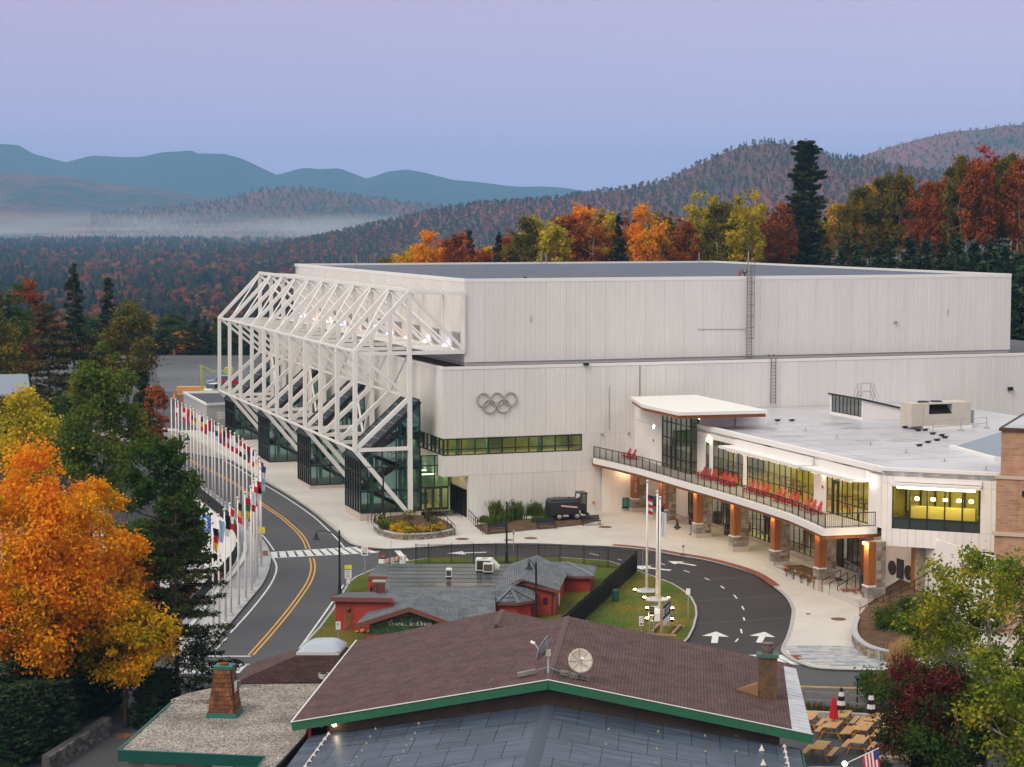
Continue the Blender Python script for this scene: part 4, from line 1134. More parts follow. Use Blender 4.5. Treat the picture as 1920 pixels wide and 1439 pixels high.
for k in range(20):
 a,b=random.uniform(GA+.8,GA+3.5),random.uniform(-44,-12);h=random.uniform(1.2,2.4)
 ds.box(a-.3,a+.3,b-.35,b+.35,.08,h)
ds.build('display_stand',mat('display_dark',(0.07,0.06,0.05),.6,(0.25,0.10,0.05),1.5,1),H2)
for px,py,r_ in((1673,1065,.55),(1703.5,1074,.55)):
 q=ona(px,py,GA-.03);rg=MB()
 v=[(GA-.1,q[1]+r_*math.cos(t),q[2]+r_*math.sin(t))for t in[2*math.pi*k/24 for k in range(24)]]
 rg.add(v+[(GA-.01,y,z)for _,y,z in v],[tuple(range(24)),tuple(range(47,23,-1))]+[(i,(i+1)%24,24+(i+1)%24,24+i)for i in range(24)])
 pl=rg.build('plaque',mat('bronze_plaque',(0.055,0.045,0.04),.5,metal=.3),H2)
 MB().tube([(GA-.12,q[1]+r_*.7*math.cos(t),q[2]+r_*.7*math.sin(t))for t in[2*math.pi*k/20 for k in range(21)]],.03,5,cap=False).build('ring',mat('bronze_light',(0.12,0.10,0.08),.5),pl)
q=ona(1688.5,1067,GA);MB().box(GA-.07,GA-.01,q[1]-.5,q[1]+.5,q[2]-.75,q[2]+.75).build('plaque',MATS['bronze_plaque'],H2)
for px,py in((1554,1040),(1621,1060),(1717,1060)):
 q=ona(px,py,GA-.3);t=obj('wall_pier',None,H2)
 MB().box(GA-.5,GA-.22,q[1]-.35,q[1]+.35,.9,ZS).build('timber_face',m_wood,t)
 MB().box(GA-.6,GA-.02,q[1]-.9,q[1]-.36,-.8,ZS).build('stone_core',m_stones[0],t)
 MB().box(GA-.62,GA-.02,q[1]-.34,q[1]+.5,-.8,.88).build('stone_base',m_stones[1],t)
# --- the seven piers
PIER=((1186,961),(1240,983),(1304.5,1009.7),(1374,1036),(1450,1069),(1534,1109),(1626,1150))
piers=[]
for k,(px,py)in enumerate(PIER):
 g=G(px,py,.13);c=loc(g);zb=g[2]
 t=obj('pier',None,H2);t.location=(c[0],c[1],0);piers.append((c[0],c[1],zb))
 MB().box(0,1.55,0,.95,zb-.4,.52).build('plinth',m_plinth,t)
 MB().box(.05,1.50,.05,.9,.52,1.36).build('mortar',m_mortar,t)
 MB().box(.72,1.50,.05,.9,1.36,ZS+.02).build('mortar',m_mortar,t)
 MB().box(.02,.72,.02,.93,1.36,1.46).build('cap',m_trim,t)
 MB().box(.12,.70,.1,.86,1.46,ZS+.01).build('timber_face',m_wood,t)
 stonework(t,(.05,.05,.53),(1,0,0),1.45,.82,(0,-1,0),10+k,wr=(.3,.6))
 stonework(t,(.74,.05,1.37),(1,0,0),.76,ZS-1.38,(0,-1,0),30+k,wr=(.28,.5),hr=(.22,.42))
 stonework(t,(.05,.9,.53),(0,-1,0),.85,.82,(-1,0,0),50+k,wr=(.3,.5))
def ptlight(name,p,e,col=(1.0,.70,.40),r=.12):
 d=bpy.data.lights.new(name,'POINT');d.energy=e;d.color=col;d.shadow_soft_size=r
 o=bpy.data.objects.new(name,d);COL.objects.link(o);o.location=p
 return o
for k,(a,b,zb)in enumerate(piers):
 MB().box(a-.12,a+.0,b+.3,b+.6,ZS-.16,ZS-.02).build('pier_lamp',emis('pier_lamp',(1,.74,.42),25),H2)
 ptlight('pier_light',W(a-.25,b+.45,ZS-.35),70)
 if k<6:ptlight('soffit_light',W(a+1.9,b-3.5,ZS-.3),95,(1.0,.78,.52),.3)
for k,s in((0,'BOX OFFICE'),(1,'SKATE SHOP')):
 a,b,zb=piers[k]
 cu=text_mesh(s,.34,m_trim,'lettering',H2,.01);cu.location=(a+.30,b+.085,3.0);cu.rotation_euler=(math.pi/2,math.pi/2,0)
# --- terrace at floor level above the falling pavement
te=MB().prism([(25.6,-33.5),(30,-33.5),(30,-50),(25.4,-50)],-1.3,.16);te.build('terrace',m_conc,H2)
def planter(name,px_top,px_bot,depth,seed,parent):
 p0,p1=loc(G(*px_bot[0],.13)),loc(G(*px_bot[1],.13))
 h0=.28;
 d=Vector((p1[0]-p0[0],p1[1]-p0[1],0));L__=d.length;d.normalize();nrm=Vector((-d.y,d.x,0))
 if nrm.x>0:nrm=-nrm
 zt0=p0[2]+.35;
 t=obj(name,None,parent)
 q0,q1=Vector((p0[0],p0[1],0)),Vector((p1[0],p1[1],0))
 MB().prism([q0,q1,q1-nrm*.4,q0-nrm*.4],[p0[2]-.4,p1[2]-.4,p1[2]-.4,p0[2]-.4],[zt0,zt0,zt0,zt0]).build('mortar',m_mortar,t)
 hh=zt0-p1[2]
 stonework(t,(q0[0],q0[1],p1[2]-.05),d,L__,hh+.03,nrm,seed,hr=(.18,.34),wr=(.3,.7))
 MB().prism([q0+nrm*.08,q1+nrm*.08,q1-nrm*.45,q0-nrm*.45],zt0,zt0+.09).build('coping',m_walk,t)
 MB().prism([q0-nrm*.42,q1-nrm*.42,q1-nrm*depth,q0-nrm*depth],zt0-.3,zt0+.0).build('soil',m_soil,t)
 return q0,q1,nrm,zt0
PL1=planter('planter',((1456,1063),(1532,1088)),((1456,1070),(1532,1103)),2.3,71,H2)
PL2=planter('planter',((1571,1109),(1623,1129)),((1571,1121),(1623,1146)),2.6,72,H2)
s0=loc(G(1537,1112,.13));s1=loc(G(1571,1121,.13))
for k in range(5):
 z=s0[2]+.16*(k+1);a0=s0[0]+.5+k*.34
 MB().box(a0,27.5,min(s0[1],s1[1])-.2,max(s0[1],s1[1])+.1,s0[2]-.6,min(z,.15)).build('step',m_conc,H2)
# ------------------------------------------------------------------ lodge in the foreground
LRZ=R(-5.1)
l0=P(1028,1275,6.5)
LU=Vector((math.cos(LRZ),math.sin(LRZ),0));LV=Vector((-math.sin(LRZ),math.cos(LRZ),0))
def LL(px,py,z):
 p=P(px,py,z)-Vector((l0[0],l0[1],0));return Vector((p.dot(LU),p.dot(LV),z))
m_shb=bricky('brown_shingle',(0.086,0.045,0.042),(0.116,0.064,0.060),(0.040,0.025,0.025),.34,.16,.018,.9,.5,coordmap=(0,0,R(90)))
m_shbx=bricky('brown_shingle_front',(0.086,0.045,0.042),(0.116,0.064,0.060),(0.040,0.025,0.025),.34,.16,.018,.9,.5)
m_green=mat('green_fascia',(0.018,0.13,0.062),.45,(0.03,0.10,0.055),1.5,.6,fine=.1,fscale=6)
m_bboard=mat('brown_board',(0.075,0.05,0.035),.8,(0.05,0.033,0.023),.8,.7,fine=.15,fscale=8)
m_redp=mat('red_post',(0.42,0.03,0.02),.6)
m_galv=mat('galvanised_sheet',(0.55,0.56,0.58),.42,(0.44,0.45,0.47),.9,.8,metal=.35,fine=.06,fscale=6)
LD=thing('lodge','lodge with brown shingled gable roof and green fascia in the foreground','lodge',(l0[0],l0[1],0),LRZ)
gl_=-1.6
def lplate(nm,pts,m,t=.14,par=None):return MB().plate(pts,t).build(nm,m,par or LD)
zs=lambda u:6.5-abs(u)*2.3/12.25
lplate('roof_slope',[(-12.25,0,zs(12.25)),(0,0,6.5),(0,15.2,6.5),(-4.1,15.2,zs(4.1)),(-4.1,20.4,zs(4.1)),(-12.25,18.6,zs(12.25))],m_shb)
lplate('roof_slope',[(0,0,6.5),(12.3,0,zs(12.3)),(12.3,14.6,zs(12.3)),(0,15.2,6.5)],m_shb)
lplate('roof_slope',[(-4.1,16.3,zs(4.1)),(-4.1,20.4,zs(4.1)),(6,20.0,zs(4.1)-1.9),(6,14.8,zs(4.1)-1.9),(.4,14.9,zs(4.1)-.85)],m_shb)
rc=MB().add([(-.16,0,-.03),(0,0,.02),(.16,0,-.03),(-.16,.30,-.015),(0,.30,.035),(.16,.30,-.015),(0,0,-.03),(0,.3,-.03)],[(0,1,4,3),(1,2,5,4),(0,6,1),(1,6,2),(3,4,7),(4,5,7)]).mesh('ridge_shingle',mat('ridge_brown',(0.10,0.062,0.058),.9))
for i in range(60):o=obj('ridge_shingle',rc,LD);o.location=(0,.02+i*.25,6.525)
for i in range(16):o=obj('ridge_shingle',rc,LD);o.location=(-4.1,16.4+i*.25,zs(4.1)+.025)
fz=MB()
fz.bar((-12.3,-.06,zs(12.3)-.20),(0.02,-.06,6.5-.20),.07,.46);fz.bar((-.02,-.06,6.5-.20),(12.4,-.06,zs(12.4)-.20),.07,.46)
fz.build('fascia',m_green,LD)
dp=MB();dp.bar((-12.35,-.11,zs(12.35)+.03),(0,-.11,6.53),.05,.035);dp.bar((0,-.11,6.53),(12.42,-.11,zs(12.42)+.03),.05,.035);dp.build('drip_edge',m_trim,LD)
MB().bar((-12.32,0,zs(12.3)),(-12.32,18.6,zs(12.3)),.06,.08).build('drip_edge',m_trim,LD)
MB().add([(-10.6,.55,gl_),(10.9,.55,gl_),(10.9,.55,zs(10.9)-.16),(0,.55,6.34),(-10.6,.55,zs(10.6)-.16),(-10.6,14,gl_),(10.9,14,gl_),(10.9,14,zs(10.9)-.16),(0,14,6.34),(-10.6,14,zs(10.6)-.16)],[(4,3,2,1,0),(5,6,7,8,9),(0,1,6,5),(1,2,7,6),(4,0,5,9),(3,4,9,8),(2,3,8,7)]).build('gable_wall',m_bboard,LD)
for u,v in((-11.55,.5),(-11.0,2.6),(-11.6,4.0),(-10.9,5.5)):MB().box(u-.07,u+.07,v-.07,v+.07,2.9,zs(u)-.15).build('post',m_redp,LD)
MB().lathe([(.06,0),(.11,.06),(.06,.17)],8,(-10.3,.3,zs(10.3)-.62)).build('porch_lamp',emis('bulb_warm',(1,.82,.55),25),LD)
n=21
for i in range(n):
 v0,v1=.02+13.4*i/n,.02+13.4*(i+1)/n
 f=i/n;u0=11.45+.25*f
 MB().add([(u0,v0,zs(u0)+.03),(12.36,v0,zs(12.36)+.03),(12.36,v1-.06,zs(12.36)+.03),(u0,v1-.06,zs(u0)+.03),(u0,v1-.05,zs(u0)+.075),(12.36,v1-.05,zs(12.36)+.075),(12.36,v1,zs(12.36)+.03),(u0,v1,zs(u0)+.03)],[(0,1,2,3),(3,2,5,4),(4,5,6,7)]).build('eave_sheet',m_galv,LD)
c0=LL(1456,1308,4.6)
ch=obj('chimney',None,LD)
MB().box(10.05,10.98,5.4,6.1,4.0,6.55).build('stack',mat('rusty_brick',(0.14,0.075,0.035),.85,(0.085,0.055,0.035),1.8,.9,fine=.25,fscale=10),ch)
MB().box(9.98,11.05,5.33,6.17,6.55,6.72).build('cap',mat('green_copper',(0.06,0.12,0.09),.6),ch)
MB().lathe([(.26,0),(.26,.12),(.30,.14),(.30,.3),(.25,.32),(.25,.5),(.3,.52)],12,(10.5,5.75,6.72)).build('flue',mat('flue_brown',(0.16,0.12,0.10),.5,metal=.4),ch)
MB().add([(10.05,5.4,zs(10.05)+.6),(10.05,6.1,zs(10.05)+.6),(8.95,5.75,zs(8.95)+.03),(10.05,5.3,zs(10.05)+.02),(10.05,6.2,zs(10.05)+.02)],[(0,1,2),(0,2,3),(1,4,2)]).build('cricket',mat('rusty_flashing',(0.19,0.10,0.05),.8),ch)
m_sheet=mat('blue_roof_sheet',(0.032,0.045,0.070),.45,(0.058,0.072,0.100),.5,.55,fine=.5,fscale=1.0,spec=.4,rnd=.14,coord='object',stretch=(.35,7,1))
BR=thing('annexe','annexe with dark blue sheet roof and snow guards in front of the brown lodge','building',(l0[0],l0[1],0),LRZ)
zb_=lambda u:5.22-abs(u)*.158
MB().add([(-11.6,.5,zb_(11.6)-.06),(0,.5,5.16),(11.9,.5,zb_(11.9)-.06),(11.9,-18,zb_(11.9)-.06),(0,-18,5.16),(-11.6,-18,zb_(11.6)-.06),(-11.6,.5,zb_(11.6)-.3),(11.9,.5,zb_(11.9)-.3),(11.9,-18,zb_(11.9)-.3),(-11.6,-18,zb_(11.6)-.3)],[(0,1,4,5),(1,2,3,4),(6,9,8,7),(0,5,9,6),(2,7,8,3),(0,6,7,2,1),(5,4,3,8,9)]).build('roof_deck',m_black,BR)
MB().box(-11.1,11.3,-17.5,.5,gl_,zb_(11.9)-.35).build('wall',m_bboard,BR)
random.seed(21)
for s in(-1,1):
 ncol=9;wcol=11.55/ncol if s<0 else 11.85/ncol
 for r_ in range(6):
  v1=.45-r_*2.95;v0=v1-2.92
  offc=.5*(r_%2)
  us=[0.17]+[(.17+(k+offc)*wcol)for k in range(1 if offc==0 else 0,ncol+1)if.5<.17+(k+offc)*wcol<ncol*wcol-.5]+[ncol*wcol]
  for k in range(len(us)-1):
   a,b=us[k]+.012,us[k+1]-.012
   lift=random.uniform(.0,.012)
   pts=[(s*a,v0,zb_(a)+lift),(s*b,v0,zb_(b)+lift),(s*b,v1,zb_(b)+lift),(s*a,v1,zb_(a)+lift)]
   MB().plate(pts,.03).build('roof_sheet',m_sheet,BR)
rdg=MB();rdg.add([(-.32,.5,zb_(.32)+.03),(0,.5,5.28),(.32,.5,zb_(.32)+.03),(-.32,-18,zb_(.32)+.03),(0,-18,5.28),(.32,-18,zb_(.32)+.03)],[(0,1,4,3),(1,2,5,4)]);rdg.build('ridge_strip',mat('ridge_blue',(0.04,0.052,0.07),.5),BR)
m_guard=mat('pale_guard',(0.66,0.60,0.52),.6)
gme=MB().add([(-.09,0,0),(.09,0,0),(0,.16,0),(0,.05,.2)],[(0,1,3),(1,2,3),(2,0,3)]).mesh('snow_guard',m_guard)
for px,py in((1426,1382),(1428,1407),(1431,1434)):
 q=LL(px,py,zb_(9.6));o=obj('snow_guard',gme,BR);o.location=(q[0],q[1],zb_(q[0])+.02);o.scale=(1.5,1.5,1.5)
gs=MB().add([(-.06,0,0),(.06,0,0),(0,.1,0),(0,.03,.11)],[(0,1,3),(1,2,3),(2,0,3)]).mesh('snow_guard',mat('tan_guard',(0.34,0.27,0.17),.7))
for px,py in((786,1338),(793,1345),(785,1359),(704,1369),(694,1383),(687,1396),(679,1410),(669,1422),(660,1437),(778,1377),(771,1389),(762,1400),(756,1412),(747,1428),(1150,1320),(1147,1337),(1141,1370),(1136,1398),(1236,1347),(1234,1374),(1231,1406),(1230,1433),(1322,1358),(1322,1382),(1323,1411),(1380,1382),(1381,1411)):
 q=LL(px,py,4.6)
 for _ in range(4):q=LL(px,py,zb_(q[0]))
 o=obj('snow_guard',gs,BR);o.location=(q[0],q[1],zb_(q[0])+.02)
cbm=MB()
for s,u in((-1,10.55),(1,11.1)):
 cbm.tube([(s*u,.3,zb_(u)+.06),(s*(u+.1),-8,zb_(u)+.05),(s*u,-17,zb_(u)+.06)],.035,6)
 for k in range(12):v=.1-k*.95;cbm.add([(s*u-.12,v,zb_(u)+.03),(s*u+.12,v-.05,zb_(u)+.03),(s*u,v+.16,zb_(u)+.05),(s*u,v,zb_(u)+.2)],[(0,1,3),(1,2,3),(2,0,3)])
o=cbm.build('heat_cable',mat('pale_cable',(0.62,0.58,0.55),.6),BR);o['kind']='stuff'
MB().bar((11.92,.3,zb_(11.9)-.1),(11.92,-18,zb_(11.9)-.1),.06,.24).build('fascia',m_green,BR)
DKt=thing('timber_deck','dark red timber deck with baluster railing beside the blue roof','deck',(l0[0],l0[1],0),LRZ)
zd=1.55
MB().box(11.95,15.0,-6.2,.2,zd-.2,zd).build('floor',mat('deck_red',(0.13,0.035,0.025),.7,(0.09,0.03,0.02),1,.7),DKt)
m_drail=mat('deck_rail_red',(0.10,0.03,0.028),.7,(0.07,0.025,0.022),1,.7)
rr_=MB();
for a,b in(((12.0,.15),(14.95,.15)),((14.95,.15),(14.95,-6.2)),((12.0,-3.0),(14.95,-3.0))):rr_.bar((*a,zd+1.0),(*b,zd+1.0),.14,.07);rr_.bar((*a,zd+.12),(*b,zd+.12),.07,.07)
rr_.build('rail',mat('weathered_rail',(0.26,0.22,0.21),.8),DKt)
bme=MB().box(-.025,.025,-.025,.025,zd+.15,zd+.97).mesh('baluster',m_drail)
for(a,b)in(((12.0,.15),(14.95,.15)),((14.95,.15),(14.95,-6.2)),((12.0,-3.0),(14.95,-3.0))):
 a,b=Vector((*a,0)),Vector((*b,0));n=int((b-a).length/.17)
 for i in range(n+1):o=obj('baluster',bme,DKt);o.location=a.lerp(b,i/n)
for u,v in((12.1,.15),(14.95,.15),(14.95,-6.1),(14.95,-3)):MB().box(u-.06,u+.06,v-.06,v+.06,gl_,zd+1.08).build('post',m_drail,DKt)
MB().box(12.1,14.9,.05,.14,zd-1.2,zd-.21).build('skirt',m_drail,DKt)
m_flagw=mat('flag_white',(0.68,0.66,0.66),.8);m_flagr=mat('flag_red',(0.48,0.02,0.035),.8);m_flagb=mat('flag_blue',(0.03,0.045,0.19),.8)
MB().tube([tuple(LL(1588,1431,2.2)),tuple(LL(1648,1403,3.0))],.025,6).build('flag_staff',m_trim,DKt)
m_dish=mat('dish_cream',(0.50,0.45,0.38),.6,(0.42,0.37,0.30),2,.6)
m_mesh=mat('dish_mesh',(0.36,0.35,0.33),.6,(0.22,0.21,0.20),9,1.4)
def dish(name,label,base,rad,mast,az,el,m,feedlen):
 t=thing(name,label,'satellite dish',(0,0,0),0)
 t.parent=None;t.location=base
 MB().tube([(0,0,0),(0,0,mast)],.055,8).build('mast',m_galv,t)
 head=Vector((0,0,mast));d=Vector((math.sin(az)*math.cos(el),math.cos(az)*math.cos(el),math.sin(el)))
 q=d.to_track_quat('Z','Y').to_matrix()
 prof=[(r_,.30*(r_/rad)**2*rad)for r_ in np.linspace(.04,rad,7)]
 mb=MB();n=24;v=[];f=[]
 for k,off in((0,0),(1,-.03)):
  for r_,z in prof:
   for j in range(n):a=2*math.pi*j/n;v.append(head+q@Vector((r_*math.cos(a),r_*math.sin(a),z+off+.12)))
 P_=len(prof)
 for s in(0,P_*n):
  for i in range(P_-1):
   for j in range(n):f.append((s+i*n+j,s+i*n+(j+1)%n,s+(i+1)*n+(j+1)%n,s+(i+1)*n+j))
 for j in range(n):f.append(((P_-1)*n+j,(P_-1)*n+(j+1)%n,(2*P_-1)*n+(j+1)%n,(2*P_-1)*n+j))
 mb.add(v,f);mb.build('reflector',m,t,smooth=True,fix=False)
 rb=MB()
 for j in range(8):
  a=2*math.pi*j/8
  rb.tube([head+q@Vector((r_*math.cos(a),r_*math.sin(a),z+.135))for r_,z in prof],.012,4)
 rb.build('rib',mat('dish_rib',(0.30,0.27,0.23),.7),t)
 ar=MB();tip=head+q@Vector((0,0,feedlen))
 ar.tube([head+q@Vector((0,0,.1)),head+q@Vector((0,-rad*.3,feedlen*.6)),tip],.03,6)
 ar.build('feed_arm',m_galv,t);MB().tube([tip,tip+q@Vector((0,0,.22))],.075,8).build('feed_horn',m_trim,t)
 MB().box(-.12,.12,-.12,.12,mast-.25,mast+.05).build('bracket',m_dish,t)
 return t
def onroof(px,py):
 q=LL(px,py,6.2)
 for _ in range(4):q=LL(px,py,zs(q[0])+.05)
 return Vector((l0[0],l0[1],0))+LU*q[0]+LV*q[1]+Vector((0,0,q[2]))
d1=dish('satellite_dish','grey mesh satellite dish on a tall mast, turned sideways on the roof peak',onroof(1028,1262),.62,1.08,R(-68),R(22),m_mesh,.75)
d2=dish('satellite_dish','round cream satellite dish facing forward on concrete blocks',onroof(1086,1272),.60,.78,R(168),R(28),m_dish,.5)
gd=MB();b_=onroof(1028,1262);
gd.tube([b_+Vector((0,0,.3)),onroof(1008,1257)],.02,5);gd.tube([b_+Vector((0,0,.3)),onroof(1056,1262)],.02,5)
gd.build('stay',m_galv,None);bpy.data.objects['stay'].parent=d1;bpy.data.objects['stay'].matrix_parent_inverse=Matrix.Translation(-d1.location)
m_block=mat('concrete_block',(0.24,0.22,0.19),.9,(0.17,0.16,0.14),3,.8)
blk=MB();blk.box(-.2,.2,-.1,.1,0,.05);blk.box(-.2,.2,-.1,.1,.15,.2)
for x in(-.2,-.03,.15):blk.box(x,x+.05,-.098,.098,.05,.15)
bmesh_=blk.mesh('concrete_block',m_block)
for i,(px,py,lab)in enumerate(((1058,1266,'weathered concrete block nearest the tall dish mast'),(1076,1271,'middle concrete block weighting the cream dish'),(1094,1274,'concrete block furthest down the slope under the cream dish'))):
 p=onroof(px,py);o=obj('concrete_block',bmesh_);o.location=p;o.rotation_euler=(0,R(10.6),LRZ);tag(o,lab,'block','blocks holding the satellite dish')
p=onroof(988,1266);o=obj('concrete_block',MB().box(-.45,.45,-.12,.12,0,.2).mesh('concrete_block',m_block));o.location=p;o.rotation_euler=(0,R(-10.6),LRZ+R(12));tag(o,'long mossy concrete block left of the tall dish mast','block','blocks holding the satellite dish')
# ------------------------------------------------------------------ gravel-roofed house at the left
def gravel_mat():
 m,nt,N,L,B=_nodes('roof_gravel')
 g=N.new('ShaderNodeNewGeometry')
 vo=N.new('ShaderNodeTexVoronoi');vo.inputs['Scale'].default_value=15
 L.new(g.outputs['Position'],vo.inputs['Vector'])
 sx=N.new('ShaderNodeSeparateColor');L.new(vo.outputs['Color'],sx.inputs[0])
 rp=N.new('ShaderNodeValToRGB');e=rp.color_ramp.elements
 e[0].position,e[0].color=.1,(0.12,0.105,0.095,1);e[1].position,e[1].color=.9,(0.46,0.41,0.365,1)
 e2=rp.color_ramp.elements.new(.5);e2.color=(0.27,0.238,0.215,1)
 L.new(sx.outputs[0],rp.inputs[0])
 nz=N.new('ShaderNodeTexNoise');nz.inputs['Scale'].default_value=.5;nz.inputs['Detail'].default_value=5;L.new(g.outputs['Position'],nz.inputs['Vector'])
 mr=N.new('ShaderNodeMapRange');mr.inputs['From Min'].default_value=.3;mr.inputs['From Max'].default_value=.6;mr.inputs['To Min'].default_value=.62;mr.inputs['To Max'].default_value=1.1
 L.new(nz.outputs['Fac'],mr.inputs['Value'])
 h=N.new('ShaderNodeMix');h.data_type='RGBA';h.blend_type='MULTIPLY';h.inputs[0].default_value=1
 L.new(rp.outputs[0],h.inputs[6]);L.new(mr.outputs[0],h.inputs[7]);L.new(h.outputs[2],B.inputs['Base Color'])
 B.inputs['Roughness'].default_value=.95;B.inputs['Specular IOR Level'].default_value=.1
 bp=N.new('ShaderNodeBump');bp.inputs['Distance'].default_value=.06;bp.inputs['Strength'].default_value=.9;bp.invert=True
 L.new(vo.outputs['Distance'],bp.inputs['Height']);L.new(bp.outputs[0],B.inputs['Normal'])
 return m
m_grav=gravel_mat()
GH=thing('gravel_roof_house','flat house with gravel roof, dark green fascia and stone wall','house',(0,0,0))
zg=3.2
gp1=[P(x,y,zg)for x,y in((222,1408),(497,1420),(478,1448),(508,1446),(572,1378),(612,1278),(448,1280),(398,1316),(322,1318))]
MB().prism(gp1,zg-.12,zg).build('roof',m_grav,GH)
gp2=[P(x,y,zg+.22)for x,y in((320,1312),(400,1312),(452,1276),(440,1274),(400,1290),(352,1300))]
MB().prism(gp2,zg-.1,zg+.22).build('upper_roof',m_grav,GH)
fz=MB()
for i,j in((0,1),(1,2),(8,0)):fz.bar(gp1[i]+Vector((0,0,-.24)),gp1[j]+Vector((0,0,-.24)),.08,.52)
fz.build('fascia',m_green if False else mat('dark_green_fascia',(0.006,0.068,0.052),.4),GH)
ed=MB();ed.bar(gp1[0]+Vector((0,0,.03)),gp1[1]+Vector((0,0,.03)),.12,.05);ed.bar(gp1[8]+Vector((0,0,.03)),gp1[0]+Vector((0,0,.03)),.12,.05);ed.build('drip_edge',mat('edge_green',(0.015,0.10,0.08),.4),GH)
w0,w1=gp1[0]+Vector((.35,.5,0)),gp1[1]+Vector((-.1,.5,0))
MB().prism([w0,w1,w1+Vector((.9,9,0)),w0+Vector((.9,9,0))],-2,zg-.3).build('wall',m_mortar,GH)
stonework(GH,(w0[0],w0[1],1.4),(w1-w0),(w1-w0).length*.62,1.28,Vector(((w1-w0).y,-(w1-w0).x,0)).normalized(),91,hr=(.12,.2),wr=(.4,.9),name='veneer_stone')
for f in(.70,.88):
 c=w0.lerp(w1,f);c.z=0;t=obj('window',None,GH)
 MB().bar(c+Vector((-.5,-.06,1.9)),c+Vector((.5,-.10,1.9)),.10,1.5).build('frame',m_trim,t)
 for k in range(5):MB().bar(c+Vector((-.38,-.13,1.35+k*.22)),c+Vector((.38,-.17,1.35+k*.22)),.05,.15).build('shutter_slat',mat('shutter_cream',(0.58,0.55,0.48),.6),t)
cb0=P(419,1345,zg);CH=obj('chimney',None,GH);CH.location=(cb0[0],cb0[1]+.5,zg);CH.rotation_euler=(0,0,LRZ)
def frus(z0,z1,a0,a1,m,nm,par,d=1.0):
 return MB().add([(-a0,-a0*d,z0),(a0,-a0*d,z0),(a0,a0*d,z0),(-a0,a0*d,z0),(-a1,-a1*d,z1),(a1,-a1*d,z1),(a1,a1*d,z1),(-a1,a1*d,z1)],[(0,1,5,4),(1,2,6,5),(2,3,7,6),(3,0,4,7),(4,5,6,7),(3,2,1,0)]).build(nm,m,par)
m_shk=[mat('cedar_%d'%i,c,.85,tuple(v*.7 for v in c),4,.8,fine=.2,fscale=14)for i,c in enumerate(((0.17,0.062,0.022),(0.13,0.05,0.02),(0.21,0.082,0.03),(0.10,0.042,0.02)))]
H_=2.42;A0,A1=.72,.42
frus(.22,H_,A0-.03,A1-.03,m_shk[1],'core',CH);frus(-.02,.24,A0+.06,A0+.03,mat('green_flashing',(0.02,0.12,0.10),.5),'flashing',CH)
random.seed(8)
for fc in range(4):
 rot=Matrix.Rotation(fc*math.pi/2,4,'Z')
 nr=10
 for i in range(nr):
  z0=.24+(H_-.24)*i/nr;z1=.24+(H_-.24)*(i+1)/nr+.04
  h0=A0+(A1-A0)*(z0/H_);h1=A0+(A1-A0)*(z1/H_)
  x=-h0;
  while x<h0-.05:
   w=min(random.uniform(.13,.26),h0-x);t=random.uniform(.0,.02)
   k1=h1/h0
   v=[(x,-h0-.03-t,z0),(x+w-.012,-h0-.03-t,z0),((x+w-.012)*k1,-h1-.005,z1),(x*k1,-h1-.005,z1),(x,-h0+.02,z0),(x+w-.012,-h0+.02,z0)]
   o=MB().add([rot@Vector(p)for p in v],[(0,1,2,3),(0,4,5,1)]).build('shingle',random.choice(m_shk),CH,fix=False);x+=w
frus(H_,H_+.14,A1+.05,A1+.05,MATS['green_flashing'],'cap',CH);MB().lathe([(.22,0),(.22,.1)],12,(0,0,H_+.14)).build('flue',m_shk[0],CH)
MB().box(A0-.17,A0-.13,-.28,.22,1.0,1.75).build('sign_plate',m_trim,CH)
SK=thing('hipped_roof_wing','low wing with dark brown hipped roof and domed skylight beside the road','building',(0,0,0))
zt=4.3;zbz=3.28
q0,q1=P(438,1281,zbz),P(640,1279,zbz);q2=q1+LV*6;q3=P(482,1240,zbz)
t0,t1=P(557,1229,zt),P(632,1229,zt);t2=t1+LV*2.6;t3=P(575,1212,zt)
MB().add([q0,q1,q2,q3,t0,t1,t2,t3],[(0,1,5,4)]).plate([q0,q1,t1,t0],.1).build('roof_slope',m_shbx,SK)
MB().plate([q3,q0,t0,t3],.1).build('roof_slope',m_shb,SK);MB().plate([q1,q2,t2,t1],.1).build('roof_slope',m_shb,SK)
MB().prism([q0,q1,q2,q3],-1.8,zbz-.05).build('wall',m_bboard,SK)
MB().plate([t0,t1,t2,t3],.1).build('flat_top',m_roofgrey,SK)
sk=obj('skylight',None,SK)
cbn=MB();kk=[t0+LU*-.05,t1+LU*.1,t2+LU*.1,t3+LU*.1]
cbn.prism(kk,zt+.0,zt+.16);cbn.build('kerb',mat('curb_pale',(0.52,0.50,0.48),.5,metal=.2),sk)
dm=MB();N_=10;v=[]
for i in range(N_+1):
 for j in range(N_+1):
  s,t_=i/N_,j/N_;p=(kk[0].lerp(kk[1],s)).lerp(kk[3].lerp(kk[2],s),t_)
  v.append((p[0],p[1],zt+.16+.48*(1-(2*s-1)**4)**.8*(1-(2*t_-1)**4)**.8))
dm.add(v,[(i*(N_+1)+j,i*(N_+1)+j+1,(i+1)*(N_+1)+j+1,(i+1)*(N_+1)+j)for i in range(N_)for j in range(N_)])
dm.build('dome',mat('dome_acrylic',(0.34,0.38,0.43),.12,spec=.9,metal=.15),sk,smooth=True)
p=P(607,1272,zbz+.1);MB().lathe([(.30,0),(.30,.45),(.27,.45),(.27,.05)],14,(p[0],p[1],zg)).build('vent_pipe',m_galv,SK)
